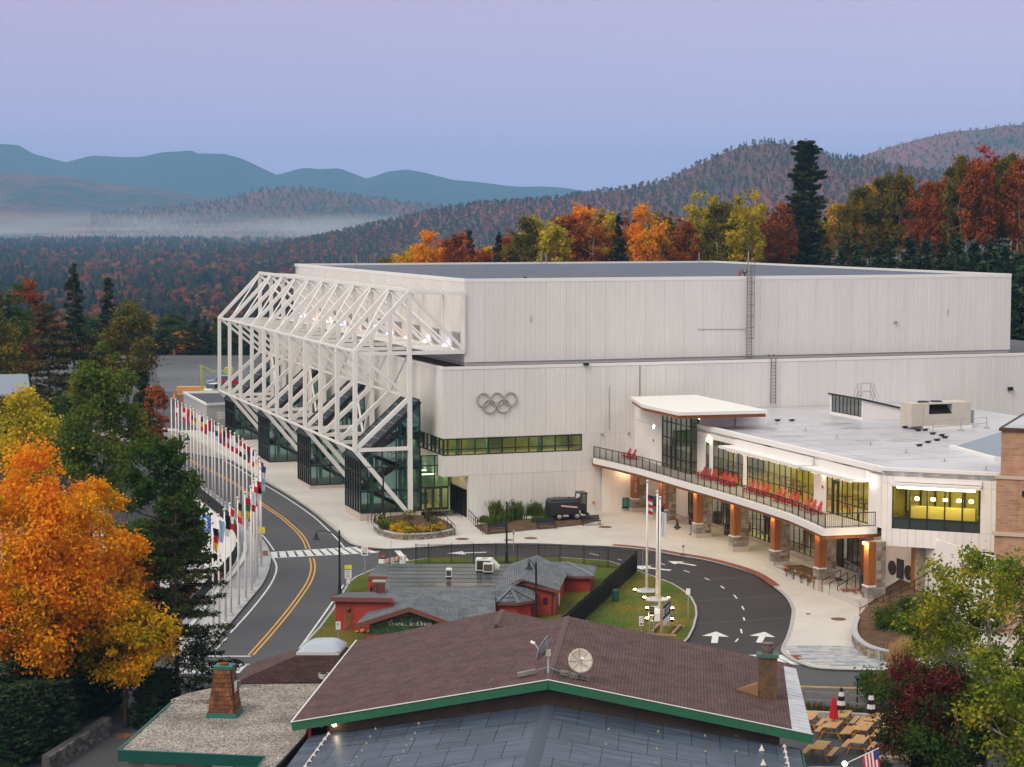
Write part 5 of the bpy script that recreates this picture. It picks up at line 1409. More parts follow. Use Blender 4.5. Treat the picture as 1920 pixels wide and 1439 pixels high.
# ------------------------------------------------------------------ the red tavern on the island
m_red=mat('red_clapboard',(0.36,0.038,0.020),.6,(0.28,0.032,0.02),.7,.6,fine=.12,fscale=6)
m_redt=mat('brown_red_trim',(0.165,0.06,0.045),.7)
m_shg=bricky('grey_shingle',(0.105,0.115,0.13),(0.155,0.165,0.185),(0.05,0.055,0.065),.34,.17,.02,.85,.5)
m_shg2=bricky('grey_shingle_side',(0.105,0.115,0.13),(0.155,0.165,0.185),(0.05,0.055,0.065),.34,.17,.02,.85,.5,coordmap=(0,0,R(90)))
m_flat=mat('wet_black_roof',(0.040,0.048,0.050),.25,(0.075,0.085,0.085),.35,.8,fine=.2,fscale=2.5,spec=.55)
TV=thing('tavern','low red clapboard tavern with grey shingled gables and flat black roof','tavern',(0,0,0))
def boards(par,p,q,z0,z1,n=None,h=.19,m=None,out=.035):
 """clapboards laid one above the other between two plan points"""
 p,q=Vector((p[0],p[1],0)),Vector((q[0],q[1],0));d=(q-p).normalized();nr=Vector((d.y,-d.x,0))
 if nr.dot(Vector((0,-1,0))+Vector((-.001,0,0)))<0 and abs(nr.y)>.2:nr=-nr
 k=max(1,round((z1-z0)/h));hh=(z1-z0)/k
 for i in range(k):
  a,b=z0+i*hh,z0+(i+1)*hh
  MB().add([p+nr*out+Vector((0,0,a)),q+nr*out+Vector((0,0,a)),q+nr*.008+Vector((0,0,b)),p+nr*.008+Vector((0,0,b)),p+Vector((0,0,a)),q+Vector((0,0,a))],[(0,1,2,3),(0,4,5,1)]).build('clapboard',m or m_red,par,fix=False)
ZF=1.7
fb0=P(709,1057,ZF);fl=P(690,1081,ZF);fl2=P(727,1082,ZF);fl3=P(716,1107,ZF);fr3=P(928,1108,ZF);frb=P(955,1058,ZF)
MB().prism([fb0,fl,fl2,fl3,fr3,frb],ZF-.22,ZF).build('flat_roof',m_flat,TV)
sm=MB()
for k in range(1,7):
 f=k/7;a,b=fb0.lerp(fl3,f),frb.lerp(fr3,f);sm.bar(a+Vector((.6,0,.008)),b+Vector((0,0,.008)),.06,.016)
o=sm.build('roof_seam',mat('seam_black',(0.02,0.023,0.025),.4),TV)
pd=MB();q=P(858,1097,ZF);pts=[(q[0]+(2.6+.5*math.sin(3*t))*math.cos(t),q[1]+1.0*math.sin(t),ZF+.006)for t in[2*math.pi*k/24 for k in range(24)]]
pd.add(pts,[tuple(range(24))]);pd.build('puddle_stain',mat('puddle_rust',(0.055,0.035,0.035),.12,(0.10,0.10,0.10),.8,.8,spec=.6),TV,fix=False)
MB().prism([fb0+Vector((.1,-.1,0)),fl+Vector((.1,.1,0)),fl2+Vector((.1,.05,0)),fl3+Vector((.1,0,0)),fr3,frb],-1.6,ZF-.23).build('body_wall',m_red,TV)
boards(TV,fl,fl2,.6,ZF-.25);MB().bar(fl+Vector((0,-.05,-.12)),fl2+Vector((0,-.05,-.12)),.07,.3).build('fascia',m_redt,TV)
MB().bar(fl+Vector((.2,-.3,-1.0)),fl+Vector((1.25,-.3,-1.0)),.5,.5).build('cellar_hatch',m_black,TV)
q=P(711,1113,1.5);c_=obj('chimney',None,TV);random.seed(4)
brk=[mat('brick_'+n,c,.85,tuple(x*.75 for x in c),5,.7)for n,c in(('red',(0.20,0.065,0.045)),('brown',(0.16,0.06,0.045)),('dark',(0.12,0.045,0.035)))]
MB().box(q[0]-.43,q[0]+.43,q[1]-.33,q[1]+.33,.6,2.35).build('mortar',m_mortar,c_)
for i in range(16):
 for j in range(4):MB().box(q[0]-.45+j*.225,q[0]-.45+j*.225+.212,q[1]-.36,q[1]-.2,.75+i*.1,.84+i*.1).build('brick',random.choice(brk),c_)
 for j in range(3):MB().box(q[0]-.46,q[0]-.3,q[1]-.18+j*.18,q[1]-.18+j*.18+.17,.75+i*.1,.84+i*.1).build('brick',random.choice(brk),c_)
MB().box(q[0]-.48,q[0]+.48,q[1]-.38,q[1]+.38,2.35,2.43).build('cap',m_mortar,c_)
ax=[P(620,1120,1.97),P(735,1122,1.97),P(700,1110,1.97),P(648,1111,1.97)]
MB().prism(ax,1.72,1.97).build('annexe_roof',mat('annexe_roof',(0.06,0.058,0.06),.4),TV)
MB().bar(ax[0]+Vector((0,-.03,-.14)),ax[1]+Vector((0,-.03,-.14)),.06,.3).build('fascia',m_redt,TV)
a0,a1=Vector((ax[0][0]+.3,ax[0][1]+.25,0)),Vector((ax[1][0],ax[1][1]+.25,0))
MB().prism([a0+Vector((.02,.03,0)),a1+Vector((0,.03,0)),a1+Vector((0,1.6,0)),a0+Vector((.2,1.6,0))],-1.2,1.71).build('body_wall',m_red,TV)
boards(TV,a0,a1,-.72,1.68)
MB().bar(a0+Vector((0,0,-1.0)),a1+Vector((0,0,-1.0)),.12,.5).build('plinth',m_mortar,TV)
MB().plate([fl3,fr3,P(930,1165,.4),P(688,1150,.85)],.1).build('roof_slope',m_shg,TV)
ra,rb_=P(767.5,1139.4,1.95),P(795,1109,1.78)
le,lb=P(667,1171,.80),P(690,1146,.95);re,rbk=P(870,1176,.72),P(866,1150,.9)
MB().plate([le,ra,rb_,lb],.1).build('roof_slope',m_shg2,TV);MB().plate([ra,re,rbk,rb_],.1).build('roof_slope',m_shg2,TV)
fz=MB();fz.bar(le+Vector((0,-.06,-.12)),ra+Vector((0,-.06,-.12)),.08,.3);fz.bar(ra+Vector((0,-.06,-.12)),re+Vector((0,-.06,-.12)),.08,.3);fz.build('bargeboard',m_redt,TV)
MB().plate([P(808,1136.5,1.35),P(925,1140,1.35),P(925,1163,.75),P(852,1158,.80)],.08).build('porch_roof',m_shg,TV)
gy=ra[1]+.45
gw=[Vector((le[0]+.9,gy,-.9)),Vector((re[0]-.9,gy,-.9)),Vector((re[0]-.9,gy,.95)),Vector((ra[0],gy,1.8)),Vector((le[0]+.9,gy,.95))]
MB().add(gw+[p+Vector((0,.3,0))for p in gw],[(0,1,2,3,4),(9,8,7,6,5),(0,4,9,5),(1,6,7,2)]).build('gable_wall',mat('weathered_boards',(0.22,0.18,0.09),.8,(0.12,0.10,0.055),2.2,.9,stretch=(4,1,.5)),TV)
sb=obj('sign_board',None,TV)
zsn=.42;cxs=ra[0]+.1
MB().add([(cxs-3.0,gy-.08,.05),(cxs+3.2,gy-.08,.05),(cxs+2.7,gy-.08,1.0),(cxs+1.2,gy-.08,1.2),(cxs-.2,gy-.08,1.34),(cxs-1.5,gy-.08,1.1),(cxs-2.5,gy-.08,.95)],[tuple(range(7))]).build('board',mat('painted_green',(0.025,0.10,0.045),.6,(0.06,0.07,0.03),1.4,1.2,fine=.3,fscale=3),sb,fix=False)
o=text_mesh('There... and back again',.44,mat('sign_white',(0.72,0.74,0.72),.6),'lettering',sb,.01,'LEFT');o.location=(P(727,1166,.85)[0],gy-.10,.76);o.rotation_euler=(math.pi/2,0,0)
MB().box(cxs-3.1,cxs+3.3,gy-.14,gy-.04,-.28,.04).build('lintel',m_redt,sb)
for dx in(-1.3,.05,1.45):
 z=.98 if dx else 1.30
 gl=obj('gooseneck_lamp',None,TV)
 MB().tube([(cxs+dx,gy,z+.28),(cxs+dx,gy-.2,z+.36),(cxs+dx,gy-.42,z+.2)],.03,6).build('arm',m_black,gl);MB().lathe([(.05,.22),(.12,.12),(.22,0)],10,(cxs+dx,gy-.42,z)).build('shade',m_black,gl)
MB().box(cxs-3.0,cxs+3.0,gy-.03,gy+.0,-1.0,-.3).build('shop_window',mat('shop_dark',(0.02,0.02,0.02),.2,spec=.6),TV)
m_lant=emis('lantern_orange',(1.0,0.22,0.06),9)
lme=MB().lathe([(.03,-.1),(.10,-.05),(.11,.03),(.04,.1)],8).mesh('lantern',m_lant)
for i in range(12):
 o=obj('lantern',lme,TV);o.location=(cxs-2.95+i*.42,gy-.22,-.40)
for i in range(3):o=obj('lantern',lme,TV);o.location=(cxs-3.0,gy-.22,-.62-.22*i)
q=P(653,1188,-.6);q[1]=a0[1]-.12
cs=thing('corn_shock','dried corn stalks tied against the red annexe wall','corn stalks',(q[0],q[1],gz(q[0],q[1])))
random.seed(2);cm=MB()
for k in range(26):
 x=random.uniform(-.22,.22);t=random.uniform(1.0,1.55)
 cm.tube([(x*1.5,random.uniform(-.12,.02),0),(x*.35,-.02,.9),(x*1.3,random.uniform(-.2,0),t)],.014,4)
for k in range(40):x=random.uniform(-.25,.25);z=random.uniform(.1,1.2);cm.add([(x,-.1,z),(x+.03,-.12,z+.02),(x+random.uniform(-.22,.22),-.2,z-.3)],[(0,1,2)])
cm.build('stalks',mat('dry_corn',(0.36,0.19,0.07),.9,(0.24,0.12,0.05),5,.8),cs,fix=False);MB().lathe([(.13,-.12),(.19,0),(.12,.14)],8,(0,-.05,1.62)).build('bundle_top',mat('dry_brown',(0.10,0.07,0.05),.9),cs)
o=MB().lathe([(.12,-.15),(.22,0),(.12,.16)],10,(0,0,0)).build('wreath',MATS['dry_brown']);o.location=(a1[0]-1.35,a0[1]-.14,1.05);tag(o,'round brown wreath hanging on the red annexe wall','wreath')
for i,(dx,s)in enumerate(((0,.2),(.45,.15),(-.4,.13))):
 o=MB().lathe([(s*.3,0),(s*.9,s*.3),(s,s*.7),(s*.8,s*1.2),(s*.15,s*1.4)],10).build('pumpkin',mat('pumpkin_orange',(0.55,0.16,0.03),.6),None,smooth=True)
 p=G(680,1192);o.location=(p[0]+dx,p[1]+.2,gz(p[0],p[1])+.15);tag(o,('largest orange pumpkin beside the tavern entrance','middle-sized orange pumpkin nearest the tavern entrance door','smallest orange pumpkin nearest the red annexe')[i],'pumpkin','pumpkins by the tavern')
ZE,ZEE=2.4,1.55
rf,rbk2=P(980,1086,ZE),P(1007.4,1041,ZE)
lf,lbk=P(925,1109,ZF+.02),P(953,1059,ZF+.02)
ef=P(1049,1107,ZEE);ebk=P(1066,1070,ZEE)
MB().plate([rf,rbk2,lbk,lf,P(958,1101,1.9)],.1).build('roof_slope',m_shg2,TV)
MB().plate([rf,ef,ebk,rbk2],.1).build('roof_slope',m_shg2,TV)
MB().plate([rbk2,P(953,1059,ZF),P(1066,1070,ZEE)],.1).build('roof_slope',m_shg,TV)
fz=MB();fz.bar(P(968,1089,2.22)+Vector((0,-.05,-.08)),ef+Vector((.03,-.05,-.12)),.08,.26);fz.bar(P(968,1089,2.22)+Vector((0,-.05,-.1)),rf+Vector((0,-.05,-.08)),.08,.24);fz.build('bargeboard',m_redt,TV)
fy=ef[1]+.3
cL,cR=Vector((P(925,1109,ZF)[0]-.2,fy,0)),Vector((ef[0]-.35,fy,0))
side=Vector((ebk[0]-ef[0],ebk[1]-ef[1],0))
MB().add([cL+Vector((0,.03,-1.2)),cR+Vector((0,.03,-1.2)),cR+Vector((0,.03,ZEE-.12)),Vector((rf[0],fy+.03,ZE-.12)),cL+Vector((0,.03,ZEE-.1)),cL+side+Vector((0,0,-1.2)),cR+side+Vector((0,0,-1.2)),cR+side+Vector((0,0,ZEE-.12))],[(0,1,2,3,4),(1,6,7,2)]).build('end_wall',m_red,TV,fix=False)
boards(TV,Vector((rf[0]-.2,fy,0)),cR,-.9,ZEE-.1)
boards(TV,cR,cR+side,-.9,ZEE-.15)
MB().bar(cR+Vector((.02,-.06,-.95)),cR+Vector((.02,-.06,ZEE-.1)),.12,.1).build('corner_board',m_redt,TV)
MB().tube([cR+Vector((-.25,-.12,ZEE-.1)),cR+Vector((-.25,-.12,-.9))],.05,6).build('downpipe',m_redt,TV)
w_=obj('window',None,TV);c=cR+side*.35
MB().bar(c+Vector((.05,0,.35)),c+side*.1+Vector((.05,0,.35)),.06,1.2).build('frame',m_trim,w_)
q=P(1022,1123,.9);MB().box(q[0]-.14,q[0]+.14,fy-.14,fy-.03,.55,.95).build('wall_lantern',m_black,TV)
ap=P(958,1103,2.0)
ey=[P(x,y,z)for x,y,z in((905,1126,1.12),(930,1130.5,1.05),(972,1131,1.04),(1002,1125.5,1.10),(1012,1106,1.40))]
for i in range(4):MB().plate([ey[i],ey[i+1],ap],.08).build('bay_roof',m_shg if i<3 else m_shg2,TV)
MB().plate([ap,ey[4],P(966,1092,2.0)],.08).build('bay_roof',m_shg2,TV);MB().plate([P(925,1109,ZF+.03),ey[0],ap,P(962,1096,1.98)],.08).build('bay_roof',m_shg2,TV)
hp=MB()
for i in range(1,4):hp.bar(ey[i]+Vector((0,0,.02)),ap+Vector((0,0,.03)),.22,.04)
hp.build('hip_cap',mat('hip_grey',(0.16,0.17,0.19),.85),TV)
ctr=Vector(((ey[1][0]+ey[2][0])/2,ey[1][1]+1.5,0))
ww=[Vector((p[0],p[1],0)).lerp(ctr,.14)for p in ey[:4]]
MB().prism(ww+[Vector((ww[3][0],ww[3][1]+3,0)),Vector((ww[0][0],ww[0][1]+3,0))],-1.2,.98).build('bay_wall',m_red,TV)
for i in range(3):boards(TV,ww[i],ww[i+1],-.9,.96)
ev=MB()
for i in range(3):ev.bar(ey[i]+Vector((0,0,-.11)),ey[i+1]+Vector((0,0,-.11)),.08,.16)
ev.build('eave_board',m_redt,TV)
q=ww[2].lerp(ww[3],.55);MB().box(q[0]-.55,q[0]+.5,q[1]-.12,q[1]-.05,-.75,-.25).build('lit_window',emis('tavern_window',(1,.42,.18),3.5),TV)
zw=1.02
wl0,wl1=P(1061,1081,zw),P(1113,1081,zw);wr=P(1119,1062,zw);wlb=P(1020,1062,zw)
rdA,rdB=P(1015,1054,1.5),P(1063,1054,1.5)
MB().plate([rdA,rdB,wl1,wl0,P(1050,1074,1.2)],.08).build('roof_slope',m_shg,TV);MB().plate([rdB,wr,wl1],.08).build('roof_slope',m_shg2,TV);MB().plate([rdA,rdB,wr,wlb],.08).build('roof_slope',m_shg,TV)
MB().bar(rdB+Vector((0,0,.02)),wl1+Vector((0,0,.03)),.2,.05).build('hip_cap',MATS['hip_grey'],TV)
MB().prism([wl0+Vector((0,.3,0)),wl1+Vector((-.25,.3,0)),wr+Vector((-.2,-.2,0)),wlb],-1.2,zw-.06).build('body_wall',m_red,TV)
boards(TV,wl0+Vector((-.3,.28,0)),wl1+Vector((-.25,.28,0)),-.42,zw-.1)
MB().bar(wl0+Vector((-.3,-.02,-.1)),wl1+Vector((0,-.02,-.1)),.06,.18).build('fascia',m_redt,TV)
MB().bar(wl0+Vector((-.3,.22,-1.55)),wl1+Vector((-.25,.22,-1.55)),.1,.3).build('plinth',m_redt,TV)
def rooftop(name,label,p,w,d,h,fan=True,m=None):
 t=thing(name,label,'air conditioner',p,LRZ)
 MB().box(-w/2,w/2,-d/2,d/2,.12,h).build('cabinet',m or mat('cream_cabinet',(0.60,0.60,0.56),.5),t)
 gr=obj('grille',None,t)
 MB().box(-w*.42,w*.42,-d/2-.012,-d/2-.002,.2,h-.12).build('backing',m_black,gr)
 for k in range(6):z=.24+k*(h-.4)/6;MB().box(-w*.42,w*.42,-d/2-.035,-d/2-.013,z,z+.03).build('slat',mat('brown_grille',(0.09,0.075,0.07),.6),gr)
 MB().box(-w/2+.05,w/2-.05,-d/2+.05,d/2-.05,0,.12).build('rail',m_black,t)
 if fan:MB().lathe([(.24,0),(.26,.03),(.2,.035)],14,(0,0,h)).build('fan',m_grey,t)
 return t
q=P(908,1073,ZF);rooftop('air_conditioner','larger cream air conditioner with slanted hood on the black tavern roof',(q[0]-.0,q[1]+.3,ZF),1.25,.95,1.0)
hd=bpy.data.objects['air_conditioner']
MB().add([(.63,-.45,.95),(.63,.45,.95),(.63,-.45,.3),(.63,.45,.3),(1.15,-.45,.28),(1.15,.45,.28),(1.15,-.45,.42),(1.15,.45,.42)],[(0,1,7,6),(2,4,5,3),(0,6,4,2),(1,3,5,7),(6,7,5,4)]).build('hood',MATS['cream_cabinet'],hd)
MB().box(.0,.75,-1.0,-.5,.12,.78).build('blower',MATS['cream_cabinet'],hd);MB().box(.06,.69,-1.02,-1.005,.2,.7).build('blower_grille',MATS['brown_grille'],hd)
q=P(842,1084,ZF);rooftop('air_conditioner','small white condenser standing alone on the black tavern roof',q,.42,.5,.72,False,m_trim)
# ------------------------------------------------------------------ flagpoles along the kerb
ORD=['first','second','third','fourth','fifth','sixth','seventh','eighth','ninth','tenth','eleventh','twelfth','thirteenth','fourteenth','fifteenth','sixteenth','seventeenth','eighteenth','nineteenth','twentieth']
CLR={'r':('red',(0.50,0.014,0.03)),'w':('white',(0.66,0.65,0.66)),'b':('blue',(0.02,0.05,0.24)),'k':('black',(0.012,0.012,0.015)),'y':('yellow',(0.62,0.36,0.03)),'o':('orange',(0.62,0.20,0.05)),'g':('green',(0.015,0.13,0.05)),'l':('pale blue',(0.28,0.44,0.62)),'n':('navy',(0.012,0.018,0.06))}
def cmat(k):return mat('cloth_'+CLR[k][0].replace(' ','_'),CLR[k][1],.85)
TOPS=[((321,749),''),((329,750),'rwr'),((334,754),''),((341,758),'rwr'),((349,761),'rrr'),((357,764),'yby'),((363,768),'wow'),((369.4,772),'www'),((375,775),'kyr'),((382,780),'wrr'),((389.4,784),'rrw'),((397,788),''),((402,792),'wbw'),((410,796),'orb'),((417,801),'nnr'),((424,805),'rwr'),((432,810),'wwr'),((440,814),'gwr'),((447.4,819),'rwk'),((455,825),'rwg'),((462,830),'rbr'),((472,837),'bwr'),((478,844),'wbw'),((482,852),'ryr'),((486,859),'roy'),((488,866),'brw'),((488.5,878),'wlw'),((480.5,894),'rkw'),((475,904),'rrr'),((470,914),'wwr'),((459,925),'rgy'),((445.6,935),'kyr'),((431,946),'rwr'),((420.7,957),'kkw'),((409,967),'lll'),((398,981),'kry')]
m_pole=mat('white_pole',(0.72,0.69,0.67),.4,spec=.5)
pole_me=MB().tube([(0,0,0),(0,0,4),(0,0,8)],.085,10,.05).mesh('pole',m_pole,smooth=True)
fin_me=MB().lathe([(.03,0),(.10,.05),(.12,.11),(.09,.18),(.02,.22)],10,(0,0,8)).mesh('finial',mat('finial_gilt',(0.60,0.50,0.42),.4,metal=.3),smooth=True)
base_me=MB().lathe([(.28,0),(.28,.05),(.16,.09),(.13,.2)],12).mesh('base',m_walk)
def flag_mesh(k,z0,z1,seed):
 """one band of a flag hanging limp: a folded strip with thickness"""
 rr=random.Random(seed);n=7;ph=rr.uniform(0,6);mb=MB();v=[]
 zz=[z0+(z1-z0)*j/3 for j in range(4)]
 for j,z in enumerate(zz):
  for s in(0,1):
   for i in range(n):
    x=.06+.44*i/(n-1)*(1-.25*abs(z)/2.2)+.05*math.sin(z*2.5+ph)
    y=.09*math.sin(i*1.9+ph+z*1.2)+.02*s
    v.append((x,y,z-.16*i/(n-1)))
 f=[]
 for j in range(3):
  for s in(0,1):
   o=j*2*n+s*n
   for i in range(n-1):f.append((o+i,o+i+1,o+2*n+i+1,o+2*n+i))
  o=j*2*n
  f+=[(o,o+n,o+3*n,o+2*n),(o+n-1,o+2*n-1,o+4*n-1,o+3*n-1)]
 mb.add(v,f);return mb.mesh('band',cmat(k),smooth=True,fix=False)
FLC={}
def put_flag(p,z,cols,label,group,seed,rz,scale=1.0):
 t=thing('flag',label,'flag',(p[0],p[1],z),rz,group);t.scale=(scale,scale,scale)
 n=len(cols);H__=1.75
 for i,k in enumerate(cols):
  obj('band',flag_mesh(k,-H__*i/n,-H__*(i+1)/n,seed),t)
 return t
NF=len(TOPS)
for i,((px,py),cols)in enumerate(TOPS):
 z=0
 for _ in range(6):p=P(px,py,z+8.2);z=gz(p[0],p[1])
 zb0=z+.13
 side='far' if i<NF/2 else 'near';o_=ORD[i if side=='far' else NF-1-i]
 t=thing('flagpole',f'white flagpole, {o_} from the {side} end of the kerbside row','flagpole',(p[0],p[1],zb0),0,'flagpoles along the curved kerb')
 obj('pole',pole_me,t);obj('finial',fin_me,t);obj('base',base_me,t)
 if cols:
  names=[]
  for k in cols:
   if CLR[k][0]not in names:names.append(CLR[k][0])
  nm=names[0]if len(names)==1 else ', '.join(names[:-1])+' and '+names[-1]
  put_flag(p,zb0+7.75,cols,f'limp {nm} flag on the {o_} pole from the {side} end','flags on the kerbside poles',i,random.Random(i).uniform(-.6,.9),.85)
for(px,py),h,cols,lab,fl_ in(((1212.6,1108.4),8.4,'nrwrwrw','tall white flagpole on the lawn standing furthest from the white pedestal','limp stars and stripes flag on the lawn flagpole'),((1231.4,1124.6),8.1,'nnn','white lawn flagpole between the other two, with round disc base','limp navy flag on the middle lawn flagpole'),((1236.4,1162),8.75,'www','tallest white lawn flagpole rising beside the white pedestal','limp white flag on the lawn pole beside the pedestal')):
 p=G(px,py,.15);t=thing('flagpole',lab,'flagpole',p,0,'flagpoles on the island lawn')
 o=obj('pole',pole_me,t);o.scale=(1.25,1.25,h/8);o=obj('finial',fin_me,t);o.location=(0,0,h-8)
 MB().lathe([(.95,0),(.95,.06),(.9,.08),(.2,.1),(.16,.25)],20).build('disc',m_walk,t)
 put_flag(p,p[2]+h-.9,cols,fl_,'flags on the island lawn',int(px),.2,1.0)
p=G(1231,1163,.15);o=MB().lathe([(.62,0),(.58,.55),(.45,.78)],6).build('pedestal',m_trim);o.location=p;tag(o,'white six-sided pedestal at the foot of the lawn flagpole','pedestal')
p=G(1237,1142.5,.15);o=MB().lathe([(.95,0),(.95,.06),(.9,.08)],20).build('disc',m_walk);o.location=p;tag(o,'bare concrete disc in the lawn behind the pedestal','concrete disc')
for i,(px,py)in enumerate(((1190,1110.5),(1208,1125.5),(1213,1145),(1212.5,1165),(1253.5,1126),(1260.6,1145.5),(1260,1166))):
 p=G(px,py,.15);t=thing('ground_light',('small lit ground light nearest the dark fence','lit ground light left of the middle flagpole','lit ground light left of the concrete disc','lit ground light left of the pedestal','lit ground light nearest the kerb beside the middle flagpole','lit ground light right of the concrete disc','lit ground light right of the banner board')[i],'ground light',p,0,'ground lights on the lawn')
 MB().lathe([(.10,0),(.10,.16),(.13,.2)],8).build('housing',m_black,t);MB().lathe([(.11,.201),(.08,.26)],8).build('lens',emis('ground_lens',(1,.66,.28),55),t)
 ptlight('ground_glow',(p[0],p[1],p[2]+.5),5,(1,.68,.32),.1)
# ------------------------------------------------------------------ street lamps
def lamp(label,base,arm,ang,h=5.2,short=False):
 t=thing('street_lamp',label,'street lamp',base,ang,'black street lamps')
 m=mat('lamp_black',(0.016,0.015,0.015),.5)
 MB().lathe([(.20,0),(.20,.12),(.13,.3),(.11,.9),(.085,1.0),(.07,h-.1),(.09,h),(.05,h+.12)],10).build('pole',m,t,smooth=False)
 a=MB()
 if short:a.tube([(0,0,h-.55),(.18,0,h-.05),(.42,0,h+.25),(arm,0,h+.32),(arm,0,h+.12)],.035,6);zt=h+.1
 else:a.tube([(0,0,h-.6),(.35,0,h-.18),(.9,0,h+.05),(arm-.2,0,h+.08),(arm,0,h-.02),(arm,0,h-.12)],.04,6);zt=h-.1
 a.build('arm',m,t)
 MB().lathe([(.05,0),(.09,-.05),(.11,-.2),(.16,-.34),(.30,-.46),(.32,-.5),(.28,-.51)],14,(arm,0,zt)).build('shade',m,t,smooth=False)
 MB().lathe([(.24,-.52),(.12,-.56)],10,(arm,0,zt)).build('lens',m_louv,t)
 return t
lamp('black street lamp in front of the nearest glass stair tower',G(719,989,.13),1.75,math.pi,5.5)
lamp('black street lamp behind the red tavern annexe, arm over the road',G(637,1116,.1),1.75,math.pi,4.85)
lamp('black street lamp with short arm before the white wall and benches',G(950,1056,.13),.55,0,5.0,True)
lamp('black street lamp between the tavern and the brown lodge roof',G(1005,1178,.13),.5,math.pi,4.6,True)
lamp('black street lamp behind the lawn flagpoles, arm towards the entrance',G(1234,1086,.13),1.5,0,4.7)
lamp('black street lamp at the far end of the flagpole row',G(337,906,.13),.9,0,5.2)
# ------------------------------------------------------------------ signs
m_signw=mat('sign_face_white',(0.72,0.71,0.70),.6);m_ink=mat('sign_ink',(0.02,0.02,0.02),.7);m_post=mat('sign_post',(0.30,0.31,0.31),.5,metal=.3)
def sign(label,base,plates,h,rz=0,posts=1,group=None,cat='sign'):
 """plates: (z, w, h, material, [(text, size, dz, material)])"""
 t=thing('road_sign',label,cat,base,rz,group)
 pm_=MB()
 for k in range(posts):x=0 if posts==1 else(-.15+.3*k);pm_.box(x-.03,x+.03,-.03,.03,0,h)
 pm_.build('post',m_post,t)
 for z,w,hh,m,txt in plates:
  pl=MB().box(-w/2,w/2,-.055,-.035,z-hh/2,z+hh/2).build('plate',m,t)
  for s,sz,dz,tm in txt:
   if s in('<','>'):
    q=-1 if s=='<' else 1
    o=MB().add([(-q*sz,-.06,z+dz-.05),(-q*sz,-.06,z+dz+.05),(q*sz*.2,-.06,z+dz+.05),(q*sz*.2,-.06,z+dz+.13),(q*sz,-.06,z+dz),(q*sz*.2,-.06,z+dz-.13),(q*sz*.2,-.06,z+dz-.05)],[(0,1,2,6),(2,3,4),(6,2,4),(6,4,5)]).build('arrow',tm,pl,fix=False)
   else:
    o=text_mesh(s,sz,tm,'lettering',pl,.002);o.location=(0,-.058,z+dz);o.rotation_euler=(math.pi/2,0,0)
 return t
sign('one way sign with arrow to the left, beside the crosswalk',G(684,1079,.15),[(1.95,.56,.70,m_signw,[('ONE',.19,.2,m_ink),('WAY',.19,.0,m_ink),('<',.2,-.2,m_ink)])],2.3)
m_yel=mat('sign_yellow',(0.72,0.62,0.02),.55)
sign('speed limit 20 sign with a yellow plate above it',G(653,1112,.15),[(2.0,.56,.30,m_yel,[]),(1.45,.52,.66,m_signw,[('SPEED',.13,.22,m_ink),('LIMIT',.13,.08,m_ink),('20',.30,-.16,m_ink)]),(.92,.28,.38,m_signw,[])],2.15)
sign('small yellow warning sign among the flagpoles at the bend',G(491,1036,.15),[(1.9,.58,.55,m_yel,[])],2.2)
sign('white parking sign with green mark near the tavern wreath',G(634,1210,.15),[(1.35,.34,.55,m_signw,[('P',.3,.05,mat('sign_green',(0.02,0.2,0.08),.6))])],1.65,R(20))
sign('blank white sign at the lawn edge by the drive',G(1290,1158,.15),[(1.9,.30,.45,m_signw,[])],2.1,R(-8))
sign('one way sign with arrow to the right, low on the lawn',G(1202,1190,.15),[(.95,.30,.68,m_signw,[('ONE',.11,.2,m_ink),('WAY',.11,.05,m_ink),('>',.11,-.2,m_ink)])],1.3)
sign('black sign with yellow letters on two posts on the lawn',G(1222,1192,.15),[(1.75,.34,.55,m_ink,[('EVENT',.10,.12,m_yel),('PARKING',.08,-.06,m_yel)]),(1.25,.28,.26,m_ink,[('>',.1,0,m_yel)])],2.0,R(-25),2)
sign('thin grey sign seen edge-on in front of the plant bed',G(963,1032,.13),[(1.55,.16,.4,m_post,[])],1.8)
q=G(1281,1041,.13);t=sign('portable white sign with red band on a black foot',q,[(1.0,.22,.5,m_signw,[('NO',.1,.1,m_ink)]),(.76,.24,.12,mat('sign_red',(0.5,0.03,0.03),.6),[])],1.05);MB().lathe([(.26,0),(.26,.06),(.05,.08)],12).build('foot',m_black,t)
q=W(*onb(1113,943,BL-.13));o=MB().lathe([(.17,0),(.17,.02)],14).build('roundel',mat('roundel_pink',(0.62,0.20,0.20),.6));o.location=q;o.rotation_euler=(math.pi/2,0,PHI);tag(o,'round red and white notice on the white arena wall','notice')
q0,q1=G(1240,1192,.15),G(1255,1175,.15);d_=(q1-q0);d_.z=0;an=math.atan2(d_.y,d_.x);Lb=d_.length
t=thing('banner_board','timber framed board with navy and white banner on the lawn','banner board',q0,an)
m_tim=mat('raw_timber',(0.36,0.24,0.14),.8,(0.28,0.18,0.10),2,.7)
for x in(0,Lb):MB().box(x-.09,x+.09,-.09,.09,0,2.15).build('post',m_tim,t)
f_=MB();f_.bar((-.1,-1.1,.08),(-.1,1.0,.08),.16,.14);f_.bar((Lb+.1,-1.1,.08),(Lb+.1,1.0,.08),.16,.14);f_.bar((-.1,-.8,.2),(Lb,-.8,.2),.14,.14);f_.bar((0,.7,.2),(Lb,.7,.2),.14,.14);f_.build('foot',m_tim,t)
MB().box(.09,Lb-.09,-.05,.0,1.0,1.95).build('banner',mat('banner_navy',(0.012,0.035,0.085),.6),t);MB().box(.09,Lb-.09,-.05,.0,.55,.995).build('banner_strip',m_signw,t)
bl=obj('banner_print',None,t)
for k in range(3):MB().box(.2,.2+Lb*.22,-.058,-.051,1.25+k*.2,1.38+k*.2).build('stripe',m_signw,bl)
